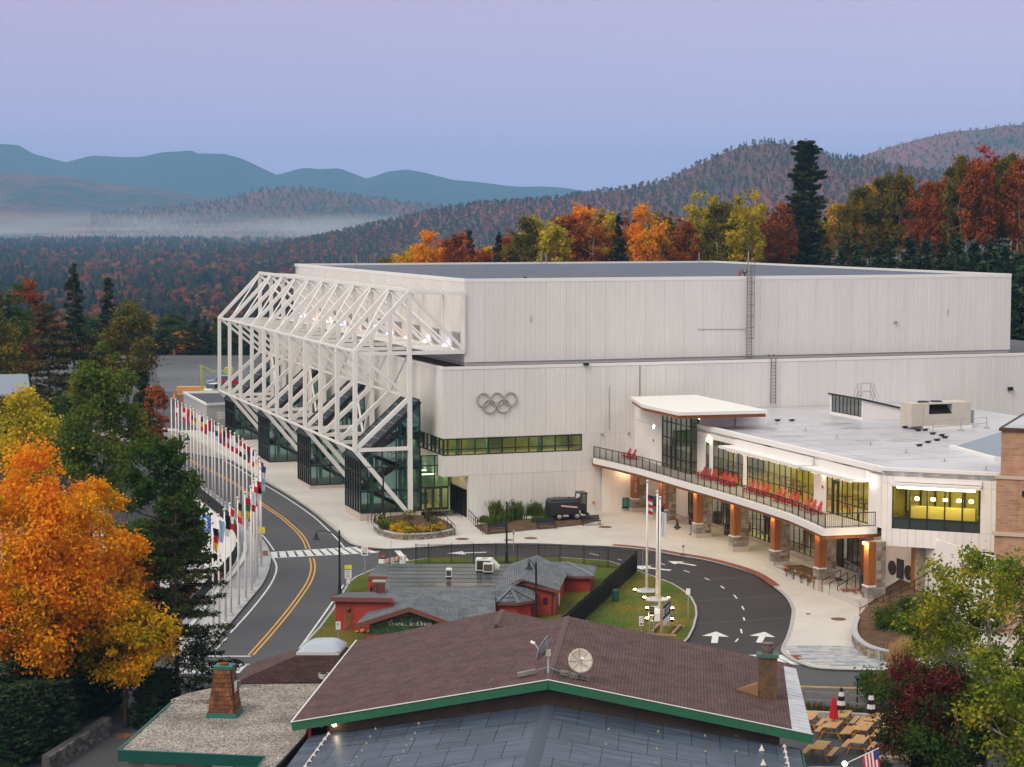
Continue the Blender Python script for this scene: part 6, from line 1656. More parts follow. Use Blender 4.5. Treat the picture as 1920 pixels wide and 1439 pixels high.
for k,s in enumerate(('OLYMPIC','CENTER')):o=text_mesh(s,Lb*.12,m_signw,'lettering',bl,.002);o.location=(Lb*.66,-.056,1.62-.28*k);o.rotation_euler=(math.pi/2,0,0)
q0,q1=G(714,1072,.1),G(757,1062,.1);d_=q1-q0;d_.z=0;Lb=d_.length
t=thing('road_barricade','orange and white striped barricade across the drive mouth','barricade',q0,math.atan2(d_.y,d_.x))
m_or=mat('barricade_orange',(0.72,0.20,0.04),.5)
n=10
for i in range(n):
 a,b=Lb*i/n,Lb*(i+1)/n
 MB().add([(a,-.03,.62),(b,-.03,.62),(b+.1,-.03,.92),(a+.1,-.03,.92),(a,.03,.62),(b,.03,.62),(b+.1,.03,.92),(a+.1,.03,.92)],[(0,1,2,3),(7,6,5,4),(0,4,5,1),(3,2,6,7),(0,3,7,4),(1,5,6,2)]).build('stripe',m_or if i%2 else m_signw,t)
for x in(.15,Lb-.1):MB().box(x-.12,x+.12,-.25,.25,0,.95).build('leg',m_signw,t)
pl=MB().box(Lb*.42,Lb*.56,-.06,-.04,.42,.95).build('plate',m_signw,t);o=text_mesh('>',.3,m_ink,'lettering',pl,.002);o.location=(Lb*.49,-.065,.62);o.rotation_euler=(math.pi/2,0,0)
MB().lathe([(.02,0),(.18,0),(.18,.03)],10,(.25,0,1.2)).build('stop_disc',mat('disc_red',(0.6,0.03,0.03),.6),t)
for px,py,lab in((733,1058,'thin reflective driveway stake in front of the flower planter'),(1205,1080,'thin driveway stake at the corner of the dark fence')):
 p=G(px,py,.13);o=MB().tube([(0,0,0),(0,0,2.0)],.018,5).build('driveway_stake',m_post);o.location=p;tag(o,lab,'stake','driveway stakes')
# ------------------------------------------------------------------ black fence round the tavern
def pfence(name,label,pts,h=1.65,step=2.1,dens=.115):
 t=thing(name,label,'fence',(0,0,0));posts=[]
 for p,q in zip(pts[:-1],pts[1:]):
  n=max(1,round((q-p).length/step));posts+=[p.lerp(q,i/n)for i in range(n)]
 posts.append(pts[-1])
 pm_=MB().box(-.04,.04,-.04,.04,0,h+.12).mesh('post',m_rail)
 for p in posts:o=obj('post',pm_,t);o.location=(p[0],p[1],gz(p[0],p[1])+.1)
 rl_=MB();pk_=MB()
 for p,q in zip(posts[:-1],posts[1:]):
  zp,zq=gz(p[0],p[1])+.1,gz(q[0],q[1])+.1
  for z in(.15,h-.2,h):rl_.bar((p[0],p[1],zp+z),(q[0],q[1],zq+z),.035,.04)
  n=int((q-p).length/dens)
  for i in range(1,n):
   f=i/n;c=p.lerp(q,f);z=zp+(zq-zp)*f;pk_.box(c[0]-.011,c[0]+.011,c[1]-.011,c[1]+.011,z+.05,z+h+.06)
 rl_.build('rail',m_rail,t);o=pk_.build('picket',m_rail,t);o['kind']='stuff'
 return t,posts
fb=[G(x,y)for x,y in((780,1062),(804,1062),(930,1061),(1050,1063.5),(1140,1068),(1193.7,1075))]
pfence('picket_fence','black picket fence running behind the tavern along the drive',fb)
t,posts=pfence('picket_fence','dark screened picket fence down the right side of the tavern lawn',[G(1193.5,1076),G(1109,1154),G(1040,1218)],1.65,2.0,.06)
for p,q in zip(posts[:-1],posts[1:]):
 sx_=Vector((.012,.012,0))
 MB().add([(p[0],p[1]+.02,gz(p[0],p[1])+.2),(q[0],q[1]+.02,gz(q[0],q[1])+.2),(q[0],q[1]+.02,gz(q[0],q[1])+1.7),(p[0],p[1]+.02,gz(p[0],p[1])+1.7),(p[0]+.012,p[1]+.03,gz(p[0],p[1])+.2),(q[0]+.012,q[1]+.03,gz(q[0],q[1])+.2),(q[0]+.012,q[1]+.03,gz(q[0],q[1])+1.7),(p[0]+.012,p[1]+.03,gz(p[0],p[1])+1.7)],[(0,1,2,3),(7,6,5,4),(3,2,6,7)]).build('screen',mat('fence_screen',(0.028,0.026,0.022),.9),t)
p=G(1154,1128,.15);o=MB().lathe([(.26,0),(.26,.8),(.22,.9),(.08,.95)],10).build('utility_box',mat('utility_green',(0.015,0.07,0.04),.6));o.location=p;tag(o,'dark green utility box on the lawn beside the dark fence','utility box')
# ------------------------------------------------------------------ white retaining wall, its black screen fence and banner
RW=thing('retaining_wall','white curved retaining wall below the flagpole walk, with blue banner','wall',(0,0,0))
m_rw=mat('white_render',(0.74,0.72,0.70),.7,(0.68,0.66,0.64),.4,.6)
for i in range(len(wt)-1):
 a,b=wt[i],wt[i+1]
 MB().bar((a[0],a[1],-2.72),(b[0],b[1],-2.72),.32,5.9).build('wall_section',m_rw,RW)
FS_=thing('screen_fence','black screened fence on top of the white retaining wall','fence',(0,0,0))
pm_=MB().box(-.035,.035,-.035,.035,0,1.25).mesh('post',m_rail)
kbw=MB()
for i in range(len(wt)-1):
 a,b=wt[i],wt[i+1];za,zb1=gz(a[0],a[1])+.22,gz(b[0],b[1])+.22
 MB().add([(a[0],a[1],za),(b[0],b[1],zb1),(b[0],b[1],zb1+1.15),(a[0],a[1],za+1.15),(a[0]+.02,a[1]+.02,za),(b[0]+.02,b[1]+.02,zb1),(b[0]+.02,b[1]+.02,zb1+1.15),(a[0]+.02,a[1]+.02,za+1.15)],[(0,1,2,3),(7,6,5,4),(3,2,6,7)]).build('screen',mat('screen_black',(0.016,0.016,0.017),.9),FS_)
 for f in(0,.5):o=obj('post',pm_,FS_);c=a.lerp(b,f);o.location=(c[0],c[1],gz(c[0],c[1])+.2)
kp=[Vector((p[0]+.55,p[1]+.1,0))for p in wt[8:]];strip_mesh(kbw,kp,.35,0,.34)
o=kbw.build('kerb',m_rw);o['kind']='structure'
bn=obj('banner',None,RW)
def onwall(px,py,i):
 a,b=wt[i],wt[i+1];r=ray(px,py);d_=b-a;n_=Vector((-d_.y,d_.x,0));t_=(a.x*n_.x+a.y*n_.y)/(r[0]*n_.x+r[1]*n_.y)
 return Vector((r[0]*t_,r[1]*t_,CAMZ+r[2]*t_))
dd=(wt[3]-wt[2]);dd.z=0;dd.normalize();nn_=Vector((dd.y,-dd.x,0));
if nn_.y>0:nn_=-nn_
bp_=[onwall(px,py,2)+nn_*.24 for px,py in((375.6,983),(398.5,1001),(399,971),(375.6,955))]
MB().add(bp_+[p-nn_*.04 for p in bp_],[(0,1,2,3),(7,6,5,4),(0,4,5,1),(2,6,7,3),(1,5,6,2),(3,7,4,0)]).build('cloth',mat('banner_blue',(0.02,0.20,0.45),.6,(0.02,0.09,0.30),.5,1.5),bn)
for k in range(3):
 f=.26+k*.2;a,b=bp_[3].lerp(bp_[0],f)+nn_*.012,bp_[2].lerp(bp_[1],f)+nn_*.012
 for(s0,s1)in((.2,.42),(.5,.78)):MB().add([a.lerp(b,s0),a.lerp(b,s1),a.lerp(b,s1)+Vector((0,0,-.16)),a.lerp(b,s0)+Vector((0,0,-.16))],[(0,1,2,3)]).build('lettering_bar',m_signw,bn,fix=False)
# ------------------------------------------------------------------ things on the plaza
def bench(label,p):
 t=thing('bench',label,'bench',p,PHI,'dark benches by the plant bed')
 m=mat('bench_navy',(0.014,0.022,0.035),.5)
 for k in range(4):MB().box(-.9,.9,-.02-.12*k,.08-.12*k,.43,.47).build('seat_slat',m,t)
 for k in range(4):MB().box(-.9,.9,.12+.02*k,.16+.02*k,.52+k*.1,.60+k*.1).build('back_slat',m,t)
 for x in(-.82,.82):
  MB().bar((x,-.36,0),(x,-.36,.45),.05).bar((x,.1,0),(x,.2,.92),.05).bar((x,-.38,.62),(x,.14,.64),.05,.04).bar((x,-.36,.44),(x,.12,.44),.05).build('leg',m_black,t)
bench('dark bench nearest the black street lamp, left end of the bed',G(933,1000,.13))
bench('dark bench in the middle, left of the ice resurfacer',G(1024,992,.13))
bench('dark bench in front of the ice resurfacer blade',G(1107,985,.13))
q=G(1049,977,.13);q2=G(1082.5,975.5,.13)
z0=q[2];IR=thing('ice_resurfacer','black ice resurfacing machine with pink side stripe parked by the wall','ice resurfacer',q,math.atan2((q2-q).y,(q2-q).x))
wbz=(q2-q).length
m_irb=mat('machine_black',(0.013,0.014,0.018),.38,spec=.5)
MB().add([(-.85,-.05,.55),(1.95,-.05,.55),(1.95,-.05,1.75),(-.85,-.05,1.72),(-.85,1.75,.55),(1.95,1.75,.55),(1.95,1.75,1.75),(-.85,1.75,1.72),(-.75,.15,1.92),(1.9,.15,1.95),(1.9,1.55,1.95),(-.75,1.55,1.92)],[(0,1,2,3),(7,6,5,4),(0,3,7,4),(1,5,6,2),(3,2,9,8),(2,6,10,9),(6,7,11,10),(7,3,8,11),(8,9,10,11),(0,4,5,1)]).build('snow_tank',m_irb,IR)
MB().box(-.78,1.9,.1,1.6,1.955,2.0).build('tank_lid',mat('machine_grey',(0.05,0.05,0.053),.6),IR)
MB().bar((.15,-.07,1.42),(1.75,-.07,1.22),.03,.14).build('stripe',mat('stripe_pink',(0.72,0.40,0.38),.5),IR)
cab=obj('cab',None,IR)
MB().add([(1.95,.1,.9),(2.75,.1,.9),(2.75,1.6,.9),(1.95,1.6,.9),(1.95,.1,1.5),(2.75,.1,1.5),(2.75,1.6,1.5),(1.95,1.6,1.5)],[(0,1,5,4),(1,2,6,5),(2,3,7,6),(3,0,4,7),(4,5,6,7)]).build('body',m_irb,cab)
f_=MB()
for x in(1.98,2.70):
 for y in(.13,1.57):f_.bar((x,y,1.5),(x+(.18 if x<2.2 else.02),y,2.45),.09)
f_.box(2.1,2.82,.05,1.65,2.42,2.54);f_.build('roll_frame',m_irb,cab)
MB().add([(2.05,.12,1.52),(2.68,.12,1.52),(2.68,.12,2.42),(2.2,.12,2.42)],[(0,1,2,3)]).build('pane',m_glass_d,cab,fix=False);MB().add([(2.73,.15,1.52),(2.73,1.55,1.52),(2.75,1.55,2.42),(2.75,.15,2.42)],[(0,1,2,3)]).build('pane',glass('clear_glass',(0.8,0.82,0.82),.1),cab,fix=False)
MB().box(2.15,2.5,.5,1.1,1.5,2.0).build('seat',m_bboard,cab)
cnd=MB().box(2.8,3.0,.15,1.55,.35,.6);cnd.box(2.5,2.85,.4,1.3,.45,.9);cnd.build('conditioner',m_irb,IR)
for x in(0,wbz):
 for y in(-.02,1.5):
  w_=obj('wheel',None,IR);w_.location=(x,y,.38);w_.rotation_euler=(math.pi/2,0,0)
  MB().lathe([(.26,-.24),(.37,-.22),(.385,-.12),(.37,0),(.26,.02)],16).build('tyre',mat('tyre',(0.018,0.018,0.018),.8),w_)
  MB().lathe([(.05,.05),(.16,.04),(.24,.01),(.25,-.02)],14).build('rim',mat('rim_silver',(0.55,0.55,0.55),.35,metal=.7),w_)
MB().lathe([(.12,0),(.12,.07),(.06,.1)],10,(1.2,.8,2.0)).build('beacon',m_black,IR)
plw=smooth_path([G(x,y,.13)for x,y in((701,993),(707,1000),(722,1007),(742,1011.5),(765,1013),(800,1011.5),(830,1008),(853,1003))],3)
plb=[G(x,y,.13)for x,y in((848,992),(822,978),(768,972),(728,976),(706,984))]
FP=thing('flower_planter','curved stone planter full of yellow flowers before the glass tower','planter',(0,0,0))
MB().prism([(p[0],p[1])for p in plw]+[(p[0],p[1])for p in plb],-.2,.52).build('soil',m_soil,FP)
for i in range(len(plw)-1):
 a,b=plw[i],plw[i+1];d_=b-a;d_.z=0;nr=Vector((d_.y,-d_.x,0)).normalized()
 stonework(FP,(a[0],a[1],.13),d_,d_.length,.46,nr,200+i,hr=(.15,.24),wr=(.25,.5))
cp=MB();a_,b_=ribbon(plw,.34,.1);n_=len(a_)
cp.add([(p[0],p[1],.60)for p in a_+b_]+[(p[0],p[1],.68)for p in a_+b_],[(2*n_+n_+i,2*n_+n_+i+1,2*n_+i+1,2*n_+i)for i in range(n_-1)]+[(n_+i,n_+i+1,3*n_+i+1,3*n_+i)for i in range(n_-1)]+[(i,i+1,2*n_+i+1,2*n_+i)for i in range(n_-1)]);cp.build('coping',m_walk,FP)
def handrail(label,pts,h=.95,n=5,mid=True):
 t=thing('handrail',label,'handrail',(0,0,0));k=len(pts)-1
 tr=MB().tube([Vector(p)+Vector((0,0,h))for p in pts],.035,6)
 if mid:tr.tube([Vector(p)+Vector((0,0,h*.55))for p in pts],.022,5)
 tr.build('rail',m_rail,t)
 for i in range(n+1):
  f=i/n*k;j=min(int(f),k-1);c=Vector(pts[j]).lerp(Vector(pts[j+1]),f-j)
  MB().box(c[0]-.025,c[0]+.025,c[1]-.025,c[1]+.025,c[2],c[2]+h).build('post',m_rail,t)
 return t
handrail('brown-black handrail on the right of the flower planter',[P(819,971,.75),P(853,1005,.13)],.95,5)
handrail('black handrail between the bike rack and the plant bed',[P(879,975,.5),P(905,1003,.13)],.95,6)
for i in range(4):handrail(f'{("leftmost", "second", "third", "rightmost")[i]} of four stepped handrails left of the flower planter',[P(690+i*6.5,981+i*2.2,.13),P(708+i*12,968-i*1.2,.80)],.85,3,False)
for i,(a,b)in enumerate((((1541,1111),(1576,1090)),((1555,1116),(1589,1096)),((1570,1122),(1604,1100)))):handrail(f'{("left", "middle", "right")[i]} black handrail on the steps between the two stone planters',[G(*a,.13),P(*b,.2)],.9,2,False)
handrail('black handrail sloping up beside the curved stone bed',[G(1612,1166,.13),G(1640,1150,.3),G(1672,1133,1.2),G(1740,1100,2.2)],.95,8)
BKR=thing('bike_rack','row of dark bike loops before the long dark window','bike rack',W(9.6,-1.0,.1),PHI)
for k in range(6):
 MB().tube([(0,k*.75,0),(0,k*.75,.6),(.1,k*.75,.78),(.45,k*.75,.78),(.55,k*.75,.6),(.55,k*.75,0)],.025,6).build('loop',m_rail,BKR)
m_mh=mat('rusty_iron',(0.16,0.075,0.05),.8,(0.11,0.055,0.04),3,.7)
for i,(px,py,r_,lab)in enumerate(((866.6,1011,.62,'rusty manhole cover right of the flower planter'),(995,1009.6,.6,'rusty manhole cover below the middle bench'),(954,1013,.45,'small rusty cover beside the lamp post on the plaza'),(1134.6,988.6,.65,'rusty manhole cover right of the ice resurfacer'),(1572,1161,.55,'large rusty manhole cover on the pavement near the last pier'),(1515.5,1151.5,.2,'small dark cover on the pavement by the drive'))):
 p=G(px,py,.13);o=MB().lathe([(r_,0),(r_,.008),(r_*.8,.012),(r_*.75,.006)],20).build('manhole_cover',m_mh);o.location=(p[0],p[1],p[2]+.004);tag(o,lab,'manhole cover','iron covers in the paving')
def bin_(label,p,w,h,m,m2):
 t=thing('litter_bin',label,'litter bin',p,PHI);MB().box(-w/2,w/2,-w/2,w/2,.03,h*.72).build('body',m,t);MB().box(-w/2-.03,w/2+.03,-w/2-.03,w/2+.03,h*.9,h).build('lid',m,t)
 MB().box(-w/2+.04,w/2-.04,-w/2+.04,w/2-.04,h*.72,h*.9).build('opening',m_black,t);MB().box(-w/2-.008,w/2+.008,-w/2-.008,w/2+.008,h*.42,h*.52).build('band',m2,t)
bin_('brown-black litter bin beside the fourth timber pier',G(1366,1004,.13),.62,1.1,mat('bin_brown',(0.06,0.045,0.04),.6),mat('bin_gold',(0.16,0.12,0.06),.6))
bin_('navy bin with a pink band left of the third timber pier',G(1302,984,.13),.8,1.1,mat('bin_navy',(0.02,0.02,0.045),.5),mat('bin_pink',(0.42,0.03,0.10),.5))
bp0=[]
for i,(px,py,lab)in enumerate(((1295.6,1003,'black belt post nearest the third pier'),(1305.5,992,'black belt post behind the third pier'),(1269,993,'black belt post in front of the second pier'))):
 p=G(px,py,.13);t=thing('belt_post',lab,'belt post',p,0,'belt posts by the piers');MB().lathe([(.20,0),(.20,.03),(.04,.06),(.035,.95),(.05,1.0)],10).build('stand',m_black,t);bp0.append((p,t))
MB().bar(Vector((0,0,.9)),bp0[1][0]-bp0[0][0]+Vector((0,0,.9)),.01,.06).build('belt',mat('belt_red',(0.6,0.08,0.03),.6),bp0[0][1])
p,q=P(1586,1078,.16),P(1611,1092,.16);d_=q-p;Lb=d_.length
t=thing('crowd_barrier','grey steel crowd barrier under the balcony corner','barrier',p,math.atan2(d_.y,d_.x))
MB().tube([(0,0,.1),(0,0,1.0),(.1,0,1.1),(Lb-.1,0,1.1),(Lb,0,1.0),(Lb,0,.1)],.025,6).build('frame',m_grey,t)
bm_=MB().tube([(0,0,.2),(0,0,1.1)],.012,5).mesh('bar',m_grey)
for k in range(12):o=obj('bar',bm_,t);o.location=(Lb*(k+.5)/12,0,0)
p=P(1622,1108,.1);t=thing('monument','dark upright stone monument half hidden behind the last pier','monument',p,PHI);MB().add([(-.4,-.15,0),(.5,-.15,0),(.45,-.12,1.3),(-.1,-.12,1.5),(-.42,-.12,1.2),(-.4,.2,0),(.5,.2,0),(.45,.15,1.3),(-.1,.15,1.5),(-.42,.15,1.2)],[(0,1,2,3,4),(9,8,7,6,5),(0,4,9,5),(4,3,8,9),(3,2,7,8),(2,1,6,7)]).build('stone',mat('dark_stone',(0.06,0.055,0.052),.8),t);MB().tube([(.1+.42*math.cos(a),-.2,1.0+.42*math.sin(a))for a in[2*math.pi*k/16 for k in range(17)]],.09,6,cap=False).build('ring',m_black,t)
def adirondack():
 t=thing('garden_chair','red slatted garden chair','chair');m=mat('chair_red',(0.42,0.028,0.03),.5)
 for k in range(4):MB().bar((-.30+.0,-.27+.145*k+.05,.36),(.22,-.27+.145*k+.05,.24),.12,.03).build('seat_slat',m,t)
 for k in range(5):c=(k-2);MB().bar((.18,c*.115,.20),(.50,c*.13,1.02-.035*c*c),.10,.03,up=(1,0,0)).build('back_slat',m,t)
 for s in(-1,1):
  MB().bar((-.36,s*.36,.56),(.38,s*.36,.56),.13,.03).build('armrest',m,t);MB().bar((-.28,s*.31,0),(-.28,s*.31,.55),.09,.05).build('leg',m,t);MB().bar((-.3,s*.27,.33),(.5,s*.27,.02),.05,.12).build('side_rail',m,t);MB().bar((.33,s*.36,0.05),(.33,s*.36,.55),.05,.06).build('rear_support',m,t)
 return t
ch0=adirondack();first=True
CH_G=[('at the far left end of the balcony',[(1173,860),(1183,862)]),('in front of the narrow window',[(1319,896),(1328,899),(1337,902)]),('left of the white post between windows',[(1354,907),(1364,910),(1372,913)]),('right of the white post between windows',[(1410,923),(1416,926),(1424,929),(1431,932)]),('before the middle of the long window',[(1453,939),(1461,942)]),('before the right part of the long window',[(1475,946),(1486,950)]),('near the glazed door',[(1507,957),(1518,961),(1529,965)])]
NTH={1:[''],2:['left','right'],3:['left','middle','right'],4:['first','second','third','fourth']}
for where,pts in CH_G:
 for i,(px,py)in enumerate(pts):
  p=P(px,py,ZB);l=loc(p);l[0]=min(l[0],26.2)
  l[1]=min(l[1],-2.4);p=W(l[0],l[1],ZB);nth=NTH[len(pts)][i];lab=f'red garden chair, {nth} of those {where}'.replace(',  of',', one of')
  rz=PHI+random.Random(px).uniform(-.25,.15)
  if first:ch0.location=p;ch0.rotation_euler=(0,0,rz);ch0['label']=lab;ch0['group']='red garden chairs on the balcony';first=False
  else:dup(ch0,p,rz,lab,'red garden chairs on the balcony')
p=W(*LP(1735,806,ZFL));t=thing('rooftop_unit','big beige air handling unit on the white flat roof','air handler',p,PHI)
bg=mat('beige_cabinet',(0.50,0.46,0.39),.5,(0.45,0.41,0.35),.8,.6)
hb=2.35
cb=MB();cb.box(-.0,4.6,.0,2.2,.3,hb-1.0);cb.box(0,.35,0,2.2,hb-1.0,hb);cb.box(2.7,4.6,0,2.2,hb-1.0,hb);cb.box(.35,2.7,1.2,2.2,hb-1.0,hb);cb.box(.35,2.7,.0,1.2,hb-.12,hb);cb.box(-1.3,-.01,.2,2.2,.3,hb-.05);cb.build('cabinet',bg,t)
MB().add([(.35,.05,hb-.98),(2.7,.05,hb-.98),(2.7,1.18,hb-.14),(.35,1.18,hb-.14)],[(0,1,2,3)]).build('coil',m_black,t)
MB().box(-.1,4.7,-.08,2.3,0,.3).build('kerb',m_trim,t)
for x in(.4,1.7):MB().lathe([(.5,0),(.55,.08),(.5,.1)],14,(x,1.1,hb)).build('fan',m_black,t)
for x in(.5,1.6,3.0):MB().box(x,x+.9,-.012,-.001,.5,hb-1.1).build('access_door',bg,t)
MB().box(4.6,5.5,.9,2.2,.3,1.5).build('condenser',m_grey,t)
t=thing('safety_rail','grey guard rail on weighted feet beside the air handler','guard rail',(0,0,0))
ps=[W(*LP(x,y,ZFL))for x,y in((1749,812),(1802,808),(1850,803.5))]
MB().tube([p+Vector((0,0,1.0))for p in ps],.03,6).tube([p+Vector((0,0,.5))for p in ps],.03,6).build('rail',m_grey,t)
for p in ps:MB().lathe([(.3,0),(.28,.1),(.04,.12),(.03,1.0)],10,p).build('stand',m_grey,t)
for i,(px,py)in enumerate(((1457,796),(1510,809),(1569,822),(1632,835),(1699,850),(1771,866),(1849,882))):
 p=W(*LP(px,py,ZFL));t=thing('roof_anchor',f'small grey roof anchor, {ORD[i]} from the canopy roof end','roof anchor',p,0,'roof anchors in a line');MB().lathe([(.25,0),(.22,.02),(.04,.05),(.04,.28),(.07,.3)],8).build('stem',m_grey,t)
for i,(px,py)in enumerate(((1458,790),(1485,790),(1697,803),(1722,809),(1735,808),(1749,815),(1766,818),(1772,822),(1757,827),(1740,831),(1724,837))):
 p=W(*LP(px,py,ZFL));o=MB().box(-.2,.2,-.12,.12,0,.14).bar((-.5,0,.17),(.5,0,.17),.04).build('pipe_block',m_black);o.location=p;o.rotation_euler=(0,0,PHI+.3);tag(o,f'black pipe support block on the white roof, {ORD[i]} counted from the left','pipe block','pipe supports on the white roof')
c0,c1=LP(1551,777,ZFL),LP(1625,788.5,ZFL);a_=(c0[0]+c1[0])/2
CLt=obj('clerestory',None,H2);hcl=1.95
b0_,b1_=c1[1],c0[1]
MB().add([(a_,b0_,ZFL),(a_,b1_,ZFL),(a_,b1_,ZFL+hcl),(a_,b0_,ZFL+hcl),(a_+6.2,b0_,ZFL),(a_+6.2,b1_,ZFL),(a_+6.2,b1_,ZFL+.45),(a_+6.2,b0_,ZFL+.45)],[(0,4,7,3),(1,2,6,5),(4,5,6,7),(2,3,7,6)]).build('wall',m_wpan,CLt,fix=False)
MB().box(a_-.05,a_+.05,b0_,b1_,ZFL,ZFL+.28).build('sill',m_trim,CLt);MB().box(a_-.06,a_+.06,b0_,b0_+.25,ZFL+.28,ZFL+hcl).build('jamb',m_trim,CLt);MB().box(a_-.06,a_+.06,b1_-.3,b1_,ZFL+.28,ZFL+hcl).build('jamb',m_trim,CLt)
MB().plate([(a_-.2,b0_-.15,ZFL+hcl+.12),(a_+6.4,b0_-.15,ZFL+.55),(a_+6.4,b1_+.15,ZFL+.55),(a_-.2,b1_+.15,ZFL+hcl+.12)],.16).build('roof',m_dark,CLt)
win_b('window',b0_+.25,b1_-.3,ZFL+.3,ZFL+hcl-.05,8,a_,pane=m_glass_t,parent=CLt)
MB().box(a_+.3,a_+.4,b0_+.1,b1_-.1,ZFL+.1,ZFL+hcl-.3).build('backing',mat('clerestory_dark',(0.10,0.14,0.10),.9),CLt)
p=W(*LP(1626,765,ZFL));t=thing('access_stair','thin grey pipe step-over stair against the arena wall','step-over stair',p,PHI);f_=MB()
for y in(0,.7):f_.tube([(-1.2,y,0),(-.7,y,1.6),(.7,y,1.6),(1.3,y,0)],.03,5).tube([(-1.2,y,.9),(-.7,y,2.4),(.7,y,2.4),(1.3,y,.9)],.025,5).tube([(-.7,y,0),(-.7,y,2.4)],.025,5).tube([(.7,y,0),(.7,y,2.4)],.025,5)
f_.build('frame',m_grey,t)
for k in range(6):MB().box(-1.1+k*.08,-.8+k*.08,0,.7,.2+k*.25,.23+k*.25).build('tread',m_grey,t)
wl_p=[LP(x,y,ZFL)for x,y in((1783,840),(1868,803),(1868,864))]
MB().add([(wl_p[0][0],wl_p[0][1],ZFL+.012),(wl_p[1][0]+2,wl_p[1][1],ZFL+.012),(wl_p[2][0]+2,wl_p[2][1],ZFL+.012)],[(0,1,2)]).build('roof_well',mat('well_grey',(0.22,0.25,0.30),.6),H2,fix=False)
MB().bar(Vector((wl_p[0][0],wl_p[0][1],ZFL+.12)),Vector((wl_p[2][0],wl_p[2][1],ZFL+.12)),.35,.24).build('upstand',m_trim,H2)
# ------------------------------------------------------------------ brick building at the right edge
Cb=D(1866,1000,137.0);fdw=Vector((AX[0]*fd.x+BX[0]*fd.y,AX[1]*fd.x+BX[1]*fd.y,0)).normalized()
BK=thing('brick_building','tan brick building with stone ledge at the right edge','building',(Cb[0],Cb[1],0),math.atan2(fdw.y,fdw.x))
m_bk=bricky('tan_brick',(0.42,0.24,0.145),(0.33,0.175,0.10),(0.36,0.27,0.20),.6,.2,.02,.85,.4,coordmap=(R(90),0,0),noise=.15)
zT,zL1,zS=D(1868,806,137)[2],D(1867,895,137)[2],D(1866,997,137)[2]
MB().box(.25,16,.25,14,zL1,zT-.1).build('upper_wall',m_bk,BK);MB().box(0,16,0,14,zS,zL1-.1).build('wall',m_bk,BK);MB().box(-.05,16,-.05,14,-2,zS-.25).build('lower_wall',m_bk,BK)
MB().box(-.08,16,-.08,14,zL1-.1,zL1+.08).build('ledge',mat('stone_ledge',(0.48,0.38,0.30),.8),BK);MB().box(-.2,16,-.2,14,zS-.25,zS).build('sill_course',MATS['stone_ledge'],BK)
MB().box(.1,16,.1,14,zT-.1,zT+.12).build('coping',m_bboard,BK);MB().box(.4,15.8,.4,13.8,zT+.12,zT+.14).build('roof',m_wroof,BK)
for x in(1.45,5.2):MB().box(x,x+.06,-.03,-.004,zS+.3,zL1-.2).build('pilaster_edge',m_bk,BK)
w_=obj('window',None,BK);MB().box(1.85,3.4,-.05,-.005,zS+2.6,zL1-.9).build('pane',mat('window_dark',(0.02,0.025,0.03),.15,spec=.6),w_)
f_=MB()
for z in(zS+2.6,(zS+zL1+1.7)/2,zL1-.9):f_.box(1.8,3.45,-.08,-.055,z-.04,z+.04)
for x in(1.83,3.42):f_.box(x-.04,x+.04,-.08,-.056,zS+2.6,zL1-.9)
f_.build('frame',m_dark,w_)
sv0=W(*loc(D(387,759,252)));SVp=[D(344,738.5,270),D(387,759,252),D(440,757,254),D(440,737,271)]
SV=thing('service_building','low grey service building with black roof behind the far stair tower','building',(0,0,0))
zt_=SVp[1][2];pl_=[(p[0],p[1])for p in SVp]
MB().prism(pl_,.3,zt_-.15).build('wall',mat('service_grey',(0.40,0.41,0.43),.7),SV);MB().prism([(Vector((p[0],p[1],0)).lerp(Vector((-37,262,0)),.04)).xy[:]for p in SVp],zt_-.15,zt_-.1).build('roof',m_black,SV)
pb=MB()
for i in range(4):a,b=SVp[i],SVp[(i+1)%4];pb.bar((a[0],a[1],zt_),(b[0],b[1],zt_),.25,.3)
pb.build('parapet',m_trim,SV)
p=D(398.5,797,251.6);d_=MB().box(p[0]-.45,p[0]+.45,p[1]-.1,p[1]+.05,.6,2.75).build('door',m_black,SV)
for k in range(5):MB().box(p[0]+.6,p[0]+2.2,p[1]-.2,p[1]-.05,3.0+.2*k,3.12+.2*k).build('louvre_slat',m_louv,SV)
# ------------------------------------------------------------------ picnic terrace, cars, far-left things
m_pine=mat('picnic_pine',(0.50,0.29,0.12),.7,(0.42,0.23,0.09),2.5,.6,fine=.1,fscale=12,rnd=.06)
m_amber=mat('picnic_amber',(0.50,0.22,0.035),.65)
def picnic(label,p,rz,L_=1.9):
 t=thing('picnic_table',label,'picnic table',p,rz,'picnic tables on the terrace')
 for k in range(5):MB().box(-L_/2,L_/2,-.38+.155*k,-.38+.155*k+.14,.71,.75).build('top_plank',m_pine,t)
 for s in(-1,1):
  for k in range(2):MB().box(-L_/2,L_/2,s*.72-.14+.15*k,s*.72-.01+.15*k,.42,.46).build('seat_plank',m_pine,t)
  for x in(-L_*.36,L_*.36):MB().bar((x,s*.62,0),(x,s*.22,.70),.09,.04,up=(1,0,0)).build('leg',m_amber,t)
 for x in(-L_*.36,L_*.36):MB().box(x-.025,x+.025,-.86,.86,.36,.41).box(x-.022,x+.022,-.36,.36,.64,.70).build('brace',m_amber,t)
 return t
pA,pB=G(1605,1372,.75),G(1630,1343,.75);anp=math.atan2(pB.y-pA.y,pB.x-pA.x)
